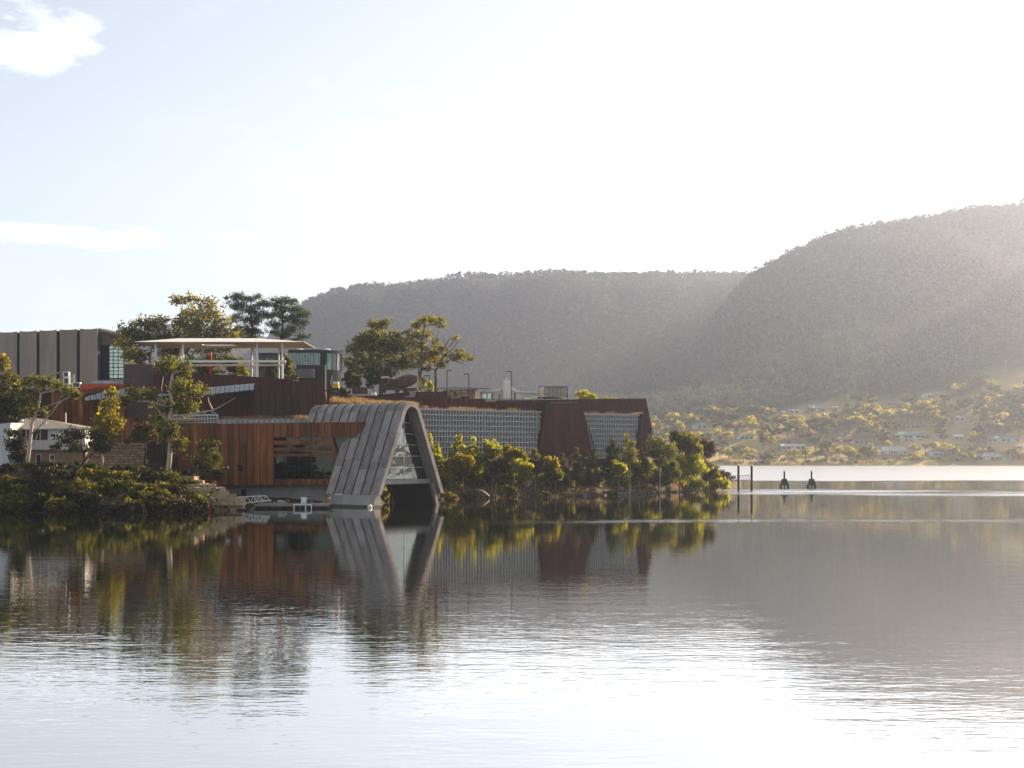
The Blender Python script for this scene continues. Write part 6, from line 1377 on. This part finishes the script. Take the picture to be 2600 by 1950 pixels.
for i, (u0, u1, v0, v1, Y, m_, lab) in enumerate([(1112, 1160, 1248, 1272, 240, 'gold', 'golden orange waterside plant right of the arch hall'), (1160, 1225, 1252, 1272, 243, 'thicket', 'green waterside plant left of the tilted slab'), (955, 1000, 1235, 1284, 226, 'gold', 'sunlit golden shrub seen under the arch hall floor'), (1275, 1320, 1230, 1262, 252, 'thicket', 'green grass tussock on the bank below the drooping wattle'), (1370, 1400, 1245, 1262, 256, 'thicket', 'low green plant between shore rocks below the pier'), (1530, 1570, 1246, 1260, 264, 'thicket', 'low green plant at the waterline below the conifer'), (1720, 1765, 1232, 1252, 288, 'dry_grass', 'dry golden grass clump near the tip of the headland')]):
    plant('shore_plant', lab, 'plant', (u0 + u1) / 2, Y, auto_clumps(u0, u1, v0, v1, 'round', R_), m_, .18, .8, .04, 'bark', seed=400 + i, sub=5, trunk=True)

# --- dry grass: uncounted blades
def grass(name, label, boxes, n, h, mat, seed):
    rng = np.random.RandomState(seed); vs_, ti = [], []
    for (p0, p1, dp, zf, w) in boxes:
        k = int(n * w); s = rng.rand(k); t = rng.rand(k); x = p0[0] + (p1[0] - p0[0]) * s; y = p0[1] + (p1[1] - p0[1]) * s + t * dp
        z = zf(x, y); den = fbm(x * .5, y * .5 + 7); kp = rng.rand(k) < np.clip((den - .28) * 3.2, .05, 1); x, y, z, den = x[kp], y[kp], z[kp], den[kp]; k = len(x)
        hh = h * rng.uniform(.4, 1.3, k) * (0.5 + den); lean = rng.normal(size=(k, 2)) * .35 * hh[:, None]; a = rng.uniform(0, 6.28, k); wd = .05
        b0 = np.stack([x - wd * np.cos(a), y - wd * np.sin(a), z], -1); b1 = np.stack([x + wd * np.cos(a), y + wd * np.sin(a), z], -1); tp = np.stack([x + lean[:, 0], y + lean[:, 1], z + hh], -1)
        vs_.append(np.stack([b0, b1, tp], 1).reshape(-1, 3)); ti.append(np.repeat(np.clip(rng.normal(.5, .25, k), 0, 1), 3))
    v = np.concatenate(vs_); o = np_mesh(name, v, np.arange(len(v)).reshape(-1, 3), M[mat], tint=np.concatenate(ti)); return tag(o, label, 'grass', kind='stuff')
def gx(u, Y): return ((u - CX) * Y / F, Y)
cz = lambda c: (lambda x, y: np.full_like(x, c))
hz = lambda x, y: headland_z(CX + F * x / y, y)
grass('roof_grass', 'dry golden grass on the museum roofs', [
    (gx(1050, 251.5), gx(1386, 270.3), 3.6, cz(15.70), 1.0), (gx(1480, 281.2), gx(1600, 286.3), 3.0, cz(15.62), .5), (gx(1600, 286.3), gx(1632, 287.6), 2.5, cz(15.62), .08),
    (gx(555, 226.4), gx(780, 224.2), 4.5, cz(P(650, 1064.5, 224.8).z - .06), .8)], 9000, .62, 'dry_grass', 5)
ledge = MB().slab([G(836, 233, P(836, 1029, 235).z), G(1060, 240, P(1060, 1036, 241).z), G(1060, 245.6, P(1060, 1030, 245).z), G(836, 238, P(836, 1013, 238).z)], (0, 0, -.3)).build('turf_bank', M['dry_roof']); tag(ledge, kind='structure')
def bank_z(x, y):
    u = CX + F * x / y; za = np.interp(u, [836, 1060], [P(836, 1029, 235).z, P(1060, 1036, 241).z]); zb = np.interp(u, [836, 1060], [P(836, 1013, 238).z, P(1060, 1030, 245).z])
    ya = np.interp(u, [836, 1060], [233, 240]); yb = np.interp(u, [836, 1060], [238, 245.6]); return za + (zb - za) * np.clip((y - ya) / (yb - ya), 0, 1)
grass('bank_grass', 'long dry golden grass on the turf bank behind the arch hall', [(gx(838, 233.2), gx(1058, 240.2), 5.0, bank_z, 1.0)], 8000, .7, 'dry_grass', 6)
grass('shore_grass', 'dry brown grass over the stony bank', [(gx(1115, 243), gx(1500, 263), 9, hz, 1.0), (gx(1500, 263), gx(1780, 298), 12, hz, .9), (gx(430, 190), gx(560, 203), 12, hz, .2)], 12000, .5, 'dry_grass', 7)

print('LEAVES', N_LEAF[0], 'FOREST', N_FOREST)

# ================================================================ THE FAR SHORE
M['far_leaf'] = leaf_mat('far_gum_leaf', (0.08, 0.080, 0.028), (0.18, 0.165, 0.05), (0.34, 0.29, 0.085), 0.5)
M['far_leaf_dark'] = leaf_mat('far_dark_leaf', (0.030, 0.040, 0.022), (0.055, 0.066, 0.032), (0.10, 0.105, 0.045), 0.3)
M['far_wall'] = plain('far_house_wall', (0.38, 0.34, 0.29), (0.46, 0.41, 0.35), 0.3, 0.8, vary=0.12)
M['far_brick'] = plain('far_house_brick', (0.30, 0.17, 0.11), (0.36, 0.21, 0.14), 0.3, 0.85, vary=0.12)
M['far_roof_teal'] = plain('far_roof_teal', (0.13, 0.24, 0.23), (0.17, 0.28, 0.26), 0.4, 0.5)
M['far_roof_grey'] = plain('far_roof_grey', (0.20, 0.22, 0.25), (0.27, 0.29, 0.32), 0.4, 0.5)
M['far_roof_light'] = plain('far_roof_light', (0.50, 0.54, 0.56), (0.60, 0.63, 0.64), 0.4, 0.45)
M['far_roof_red'] = plain('far_roof_red', (0.32, 0.16, 0.12), (0.38, 0.2, 0.15), 0.4, 0.7)
M['far_scrub'] = leaf_mat('far_scrub_leaf', (0.035, 0.030, 0.018), (0.065, 0.055, 0.030), (0.11, 0.09, 0.045), 0.3)

def far_Y(u, v, lo=1012, hi=1330):
    """distance at which the far slope shows at photo point (u, v)"""
    ys = np.linspace(lo, hi, 260); vv = HY - (far_z(np.full_like(ys, u), ys) - CAMH) * F / ys
    k = np.where(vv <= v)[0]; return float(ys[k[0]]) if len(k) else hi

HOUSES = [  # u0, u1, base v, wall px, roof px, roof kind, wall, roof, label
 (1757, 1795, 1090, 11, 8, 'hip', 'far_wall', 'far_roof_teal', 'pale house with wide green hipped roof highest above the headland bushes'),
 (1985, 2045, 1146, 13, 5, 'gable', 'far_wall', 'far_roof_light', 'long white house with light metal roof nearest the meadow'),
 (1995, 2026, 1128, 10, 5, 'gable', 'far_brick', 'far_roof_grey', 'brown house half hidden behind the long white house'),
 (1868, 1914, 1116, 7, 6, 'gable', 'far_wall', 'far_roof_teal', 'low house with teal roof among the left trees'),
 (2004, 2042, 1050, 7, 4, 'gable', 'far_wall', 'far_roof_grey', 'long low grey-roofed house high at the forest edge'),
 (2056, 2094, 1046, 9, 9, 'gable', 'far_brick', 'far_roof_grey', 'grey house with white gable high at the forest edge'),
 (1986, 1998, 1050, 4, 3, 'gable', 'far_wall', 'far_roof_light', 'tiny white shed left of the low grey-roofed house'),
 (2115, 2128, 1039, 4, 3, 'gable', 'far_wall', 'far_roof_light', 'small white shed high right of the white gabled house'),
 (2120, 2165, 1124, 9, 6, 'gable', 'far_brick', 'far_roof_red', 'long pinkish brick house in the middle of the far shore'),
 (2130, 2152, 1104, 5, 4, 'gable', 'far_wall', 'far_roof_grey', 'grey-roofed house just above the long brick house'),
 (2224, 2302, 1159, 14, 11, 'gable', 'far_wall', 'far_roof_grey', 'big two-level house with dark gabled roof and white balcony on the lawn'),
 (2273, 2359, 1117, 13, 8, 'hip', 'far_brick', 'far_roof_teal', 'very long tan house with teal roof, largest on the slope'),
 (2284, 2342, 1121, 5, 2, 'flat', 'far_wall', 'far_roof_light', 'white flat-roofed pool house in front of the teal-roofed house'),
 (2300, 2350, 1087, 5, 3, 'flat', 'far_brick', 'far_roof_grey', 'dark flat-roofed house above the teal-roofed house'),
 (2252, 2276, 1029, 5, 4, 'gable', 'far_brick', 'far_roof_red', 'red-roofed house at the foot of the forest'),
 (2343, 2375, 1009, 6, 5, 'hip', 'far_wall', 'far_roof_grey', 'pale hipped house above the golden paddock'),
 (2424, 2463, 1073, 13, 6, 'gable', 'far_wall', 'far_roof_red', 'two-level stone house at the foot of the golden paddock'),
 (2424, 2446, 1117, 8, 6, 'gable', 'far_wall', 'far_roof_light', 'white house right of the teal-roofed house'),
 (2358, 2396, 1158, 7, 2, 'flat', 'far_wall', 'far_roof_light', 'low white boat house on the lawn with blue doors'),
 (2508, 2590, 1128, 14, 8, 'gable', 'far_wall', 'far_roof_grey', 'wide grey-roofed house near the right picture edge'),
 (2486, 2540, 1172, 12, 9, 'gable', 'far_wall', 'far_roof_grey', 'grey roofed waterside house with white gable by the slipway'),
 (2160, 2216, 1127, 6, 4, 'hip', 'far_wall', 'far_roof_red', 'low pinkish house right of the long brick house'),
 (2578, 2598, 1139, 4, 2, 'flat', 'far_wall', 'far_roof_light', 'small white shed at the right picture edge'),
]
HBOX = []
def far_house(u0, u1, v, wp, rp, kind, wm_, rm_, label, i):
    um = (u0 + u1) / 2; Y = far_Y(um, v); z = float(far_z(um, Y)); k = Y / F; w = (u1 - u0) * k; d = min(w * .55, 9.0) + 2
    HBOX.append((u0 - 3, u1 + 3, v - wp - rp - 2, v + 1, Y))
    h, r = wp * k, rp * k; c = G(um, Y, 0); zmin = float(np.min(far_z(np.array([u0, um, u1]), np.full(3, Y - .5)))) - 1.0
    g = thing('far_house', label, 'house', G(um, Y, z), 'houses on the far shore')
    x0, x1, y0, y1 = c.x - w / 2, c.x + w / 2, Y, Y + d; zt = z + h
    MB().box((c.x, Y + d / 2, (zmin + zt) / 2), (w / 2, d / 2, (zt - zmin) / 2)).build('wall', M[wm_], g)
    e = .45; V = lambda x, y, zz: Vector((x, y, zz)); m = MB()
    if kind == 'flat': m.box((c.x, Y + d / 2, zt + r / 2 + .02), (w / 2 + e, d / 2 + e, r / 2))
    else:
        q = [V(x0 - e, y0 - e, zt + .02), V(x1 + e, y0 - e, zt + .02), V(x1 + e, y1 + e, zt + .02), V(x0 - e, y1 + e, zt + .02)]; ins = d * .5 if kind == 'hip' else 0
        ra, rb = V(x0 - e + min(ins, w * .4), (y0 + y1) / 2, zt + r + .02), V(x1 + e - min(ins, w * .4), (y0 + y1) / 2, zt + r + .02)
        m.add(q + [ra, rb], [(0, 1, 5, 4), (1, 2, 5), (2, 3, 4, 5), (3, 0, 4), (3, 2, 1, 0)])
    rf = m.build('roof', M[rm_], g)
    if kind == 'gable' and (w > 10):      # a cross gable facing the river
        gx_ = x0 + w * .28; gw = min(2.6, w * .16); gz = zt + r * .85
        MB().slab([V(gx_ - gw, y0 - .5, zt + .03), V(gx_ + gw, y0 - .5, zt + .03), V(gx_, y0 - .5, gz)], (0, d * .5, 0)).build('gable', M['white'], rf)
    nw = max(1, int(w / 3.2))
    for j in range(nw):
        xc = x0 + w * (j + .5) / nw; hw = min(.9, w / nw * .32); zc = zt - min(1.5, h * .5); hh = min(.7, h * .28)
        MB().box((xc, y0 - .05, zc), (hw, .04, hh)).build('window', M['black'] if (j + i) % 3 else M['glass_portal'], g)
    if 'balcony' in label:
        MB().box((c.x, y0 - 1.0, z + h * .48), (w * .48, 1.0, .08)).build('balcony_deck', M['white'], g)
        for j in range(12): xx = x0 + w * (j + .5) / 12; MB().box((xx, y0 - 1.9, z + h * .48 - .3), (.08, .08, h * .5 + .9)).build('balcony_post', M['white'], g)
    if 'blue doors' in label:
        for j in range(3): MB().box((x0 + w * (.45 + .2 * j), y0 - .07, z + 1.0), (w * .07, .04, .9)).build('door', M['blue'], g)
M['blue'] = plain('blue_paint', (0.03, 0.20, 0.36), (0.04, 0.24, 0.42), 1, 0.5)
for i, hs in enumerate(HOUSES): far_house(*hs, i)

# --- tree kinds shared by the far trees
def far_tree_mesh(seed, kind):
    rng = np.random.RandomState(seed); pr = random.Random(seed); m = MB()
    wide = {'gum': .46, 'round': .5, 'tall': .30, 'bush': .62}[kind]; zc = {'gum': .66, 'round': .52, 'tall': .60, 'bush': .42}[kind]
    top = Vector((pr.uniform(-.05, .05), 0, zc)); m.tube([Vector((0, 0, -.12)), Vector((pr.uniform(-.03, .03), 0, zc * .5)), top], [.035, .028, .015], 5)
    pts, ti = [], []; n = 9 if kind != 'bush' else 7
    for j in range(n):
        a = 2.4 * j; r = math.sqrt((j + .3) / n) * wide * .78; c = np.array([r * math.cos(a), r * math.sin(a), zc + rng.uniform(-.16, .20) * (1.2 if kind == 'tall' else 1) + .10 * (1 - r / wide)])
        if kind == 'bush': c[2] = zc + rng.uniform(-.2, .2)
        m.tube([top * .6, Vector(c)], [.014, .006], 4)
        per = 42; q = rng.normal(size=(per, 3)); q /= np.linalg.norm(q, axis=1, keepdims=True); q *= rng.uniform(.2, 1, (per, 1)) ** .5
        pts.append(c + q * np.array([wide * .36, wide * .36, wide * .26])); ti.append(np.clip(rng.normal(.45, .15) + rng.normal(0, .15, per), 0, 1))
    pts = np.concatenate(pts); ti = np.concatenate(ti)
    v, f = leaf_cards(rng, pts, np.full(len(pts), .062), .7)
    me = bpy.data.meshes.new('far_tree'); nv = len(m.v)
    tf = [tuple(x) for x in m.f]; me.from_pydata([tuple(x) for x in m.v] + v.tolist(), [], tf + [tuple(x + nv) for x in f])
    me.materials.append(M['pale_trunk']); me.materials.append(M['far_leaf_dark'] if kind in ('tall',) or seed % 3 == 0 else M['far_leaf'])
    me.polygons.foreach_set('material_index', [0] * len(tf) + [1] * len(f))
    a = me.attributes.new('tint', 'FLOAT', 'POINT'); a.data.foreach_set('value', np.concatenate([np.zeros(nv), np.repeat(ti, 4)]).astype(np.float32)); me.update(); return me
FT = {k: [far_tree_mesh(s, k) for s in ss] for k, ss in {'gum': (1, 2, 4, 3), 'round': (5, 7, 9), 'tall': (11, 12), 'bush': (13, 15, 14)}.items()}
def far_tree(u, Y, h, kind, label, group, rng, name='far_tree', cat='tree'):
    me = FT[kind][rng.randrange(len(FT[kind]))]; o = bpy.data.objects.new(name, me); COL.objects.link(o); z = float(far_z(u, Y))
    o.location = G(u, Y, z); o.scale = (h * rng.uniform(.85, 1.2), h * rng.uniform(.85, 1.2), h); o.rotation_euler = (0, 0, rng.uniform(0, 6.28)); return tag(o, label, cat, group)
def in_house(u, v, hpx, wpx, Y):
    for (a, b, c, d, hy) in HBOX:
        if u + wpx > a and u - wpx < b and v > c and v - hpx < d - 2 and Y < hy + 6: return True
    return False
def clear_ground(u, v):
    if 1835 < u < 2010 and 1147 < v < 1174: return True                      # meadow by the shore
    if 2010 <= u < 2120 and 1153 < v < 1174: return True
    if 2245 < u < 2500 and 1158 < v < 1166: return True                      # lawn
    if u > 2395:                                                             # golden paddock climbing right
        c = 1048 - (u - 2395) * .265
        if c - 14 < v < c + 12: return True
    return False
SHORT = ['green hipped house', 'long white house', 'half hidden brown house', 'low teal house', 'low grey house', 'white gabled grey house', 'tiny white shed', 'small high white shed', 'long brick house', 'grey-roofed house', 'balcony house', 'long teal-roofed house', 'pool house', 'dark flat-roofed house', 'red-roofed house', 'pale hipped house', 'two-level stone house', 'white house', 'boat house', 'wide grey-roofed house', 'waterside gabled house', 'low pinkish house', 'edge shed']
def far_trees():
    rng = random.Random(42); placed = []; n = 0; tries = 0
    while n < 262 and tries < 9000:
        tries += 1
        u = rng.uniform(1645, 2650); v = rng.uniform(1000, 1176)
        top = np.interp(u, [1650, 1800, 1950, 2150, 2300, 2500, 2640], [1090, 1075, 1066, 1050, 1030, 985, 965])
        if v < top: continue
        if clear_ground(u, v) and rng.random() > .03: continue
        Y = far_Y(u, v)
        if Y > 1300: continue
        h = rng.uniform(10, 17) * (0.75 if v > 1150 else 1); hp, wp = h * F / Y, h * .45 * F / Y
        if in_house(u, v, hp, wp, Y): continue
        if any(abs(u - a) < (wp + c) * .52 and abs(v - b) < 9 for a, b, c in placed): continue
        placed.append((u, v, wp)); n += 1
        kind = rng.choice(['gum', 'gum', 'gum', 'round', 'round', 'tall'] if v < 1150 else ['gum', 'round', 'bush', 'bush'])
        q = min(range(len(HOUSES)), key=lambda q_: ((HOUSES[q_][0] + HOUSES[q_][1]) / 2 - u) ** 2 + ((HOUSES[q_][2] - v) * 2.2) ** 2); hu, hv = (HOUSES[q][0] + HOUSES[q][1]) / 2, HOUSES[q][2]; du, dv = u - hu, v - hv
        rel = ('far ' if abs(du) > 60 else '') + ('left of' if du < 0 else 'right of') if abs(du) > abs(dv) * 1.2 + 12 else 'above' if dv < 0 else 'below'
        if abs(du) > 20 and 'of' in rel and abs(dv) > 12: rel = ('up ' if dv < 0 else 'down ') + rel
        lab = {'gum': 'pale spreading gum ', 'round': 'rounded leafy tree ', 'tall': 'dark narrow tree ', 'bush': 'low bushy tree '}[kind] + rel + ' the ' + SHORT[q]
        zone = 'the ' + SHORT[q]
        far_tree(u, Y, h, kind, lab, kind + ' trees by ' + zone, rng)
    # lone trees on the meadow
    for (u, v, h, lab) in [(1888, 1174, 10.5, 'lone open-crowned gum standing on the yellow meadow at the shore'), (2016, 1170, 9, 'slim gum before the long white house'), (2046, 1172, 10, 'gum right of the long white house at the meadow edge'), (2100, 1172, 15, 'largest gum on the shore meadow right of the long white house'), (2155, 1170, 9, 'slim gum on the meadow between the big gum and the balcony house'), (2198, 1176, 12, 'dark gum left of the balcony house by the water'), (2215, 1174, 13, 'broad tree beside the balcony house at the shore')]:
        far_tree(u, far_Y(u, v), h, 'gum', lab, None, rng)
    # scrub along the water line
    for k in range(46):
        u = 1832 + k * 17.2 + rng.uniform(-5, 5)
        if 2440 < u < 2480 or 2545 < u < 2560: continue
        far_tree(u, 1019.5 + rng.uniform(-1.5, 4), rng.uniform(3.0, 5.0), 'bush', 'low dark scrub bush on the far waterline below the ' + SHORT[min(range(len(HOUSES)), key=lambda q_: abs((HOUSES[q_][0] + HOUSES[q_][1]) / 2 - u) + (1176 - HOUSES[q_][2]) * .6)], 'scrub along the far waterline', rng, 'shore_scrub', 'bush')
    return n
N_FAR = far_trees()
# mast
def mast():
    Y = far_Y(2553, 962, hi=1500); g = thing('radio_mast', 'thin pale radio mast with antenna cluster against the right hill', 'mast', G(2553, Y, float(far_z(2553, Y)))); b = G(2553, Y, float(far_z(2553, Y)) - .5); t = P(2553, 914, Y)
    MB().tube([b, t], [.3, .2], 6).build('pole', M['concrete'], g)
    for k in range(3): a = 2.1 * k; MB().box(t + Vector((1.1 * math.cos(a), 1.1 * math.sin(a), -1.4)), (.28, .2, 1.3)).build('antenna', M['concrete'], g)
    for z in (-2.4, -.5): MB().lathe(t + Vector((0, 0, z)), [(.2, 0), (1.2, 0), (1.2, .12), (.2, .12)], 10).build('ring', M['galv'], g)
    for k, (u, v, lab) in enumerate(((2435, 1032, 'thin power pole at the lower end of the golden paddock'), (2543, 998, 'thin power pole at the upper part of the golden paddock'))):
        Y = far_Y(u, v, hi=1500); z = float(far_z(u, Y)); g = thing('power_pole', lab, 'pole', G(u, Y, z), 'poles by the golden paddock'); MB().tube([G(u, Y, z - .5), G(u, Y, z + 6)], [.16, .12], 6).build('shaft', M['timber'], g); MB().box(G(u, Y, z + 5.6), (.8, .06, .07)).build('crossarm', M['timber'], g)
mast()
def boat():
    Y = 1002.0; g = thing('motor_boat', 'small white motor boat moored off the far lawn', 'boat', G(2423, Y, 0)); s = 21 * Y / F / 2
    c = G(2423, Y, 0); m = MB(); n = 7; a, b, d = [], [], []
    for i in range(n):
        t = -1 + 2 * i / (n - 1); w = 1.1 * (1 - max(0, -t) ** 2.2 * .95); x = c.x + t * s
        a.append((w, x))
    vs_ = []
    for w, x in a: vs_ += [Vector((x, Y - w, .95 - .15 * (x - c.x) / s)), Vector((x, Y - w * .6, -.3)), Vector((x, Y + w * .6, -.3)), Vector((x, Y + w, .95 - .15 * (x - c.x) / s))]
    fs = [(4 * i + k, 4 * i + 4 + k, 4 * i + 5 + k, 4 * i + 1 + k) for i in range(n - 1) for k in range(3)] + [(4 * i + 3, 4 * i + 7, 4 * i + 4, 4 * i) for i in range(n - 1)] + [(0, 1, 2, 3), (4 * n - 1, 4 * n - 2, 4 * n - 3, 4 * n - 4)]
    m.add(vs_, fs).build('hull', M['white'], g)
    cb = MB().slab([Vector((c.x - 1.3, Y - .8, .9)), Vector((c.x + 1.3, Y - .8, .9)), Vector((c.x + 1.1, Y - .8, 2.1)), Vector((c.x - .8, Y - .8, 2.1))], (0, 1.6, 0)).build('cabin', M['white'], g)
    MB().box((c.x + .1, Y - .83, 1.6), (.75, .02, .25)).build('window', M['black'], cb)
    MB().tube([Vector((c.x + .3, Y, 2.1)), Vector((c.x + .3, Y, 4.4))], [.06, .03], 5).build('mast', M['galv'], g)
boat()
def slipway():
    g = thing('slipway', 'pale concrete slipway running down to the water near the right edge', 'slipway', G(2560, 1020, 0)); us = [(2552, 1165), (2558, 1172), (2568, 1181)]
    pts = [G(u, far_Y(u, v), 0) for u, v in us]; L_, R__ = [], []
    for p, (u, v) in zip(pts, us):
        z = max(float(far_z(u, p.y)), -.2) + .35; L_.append(Vector((p.x - 1.6, p.y, z))); R__.append(Vector((p.x + 1.6, p.y, z)))
    m = MB()
    for i in range(2): m.slab([L_[i], R__[i], R__[i + 1], L_[i + 1]], (0, 0, -.5))
    m.build('ramp', M['concrete'], g)
    MB().bar(L_[0] + Vector((0, 0, .1)), L_[2] + Vector((0, 0, .1)), .12).build('kerb', M['white'], g)
slipway()
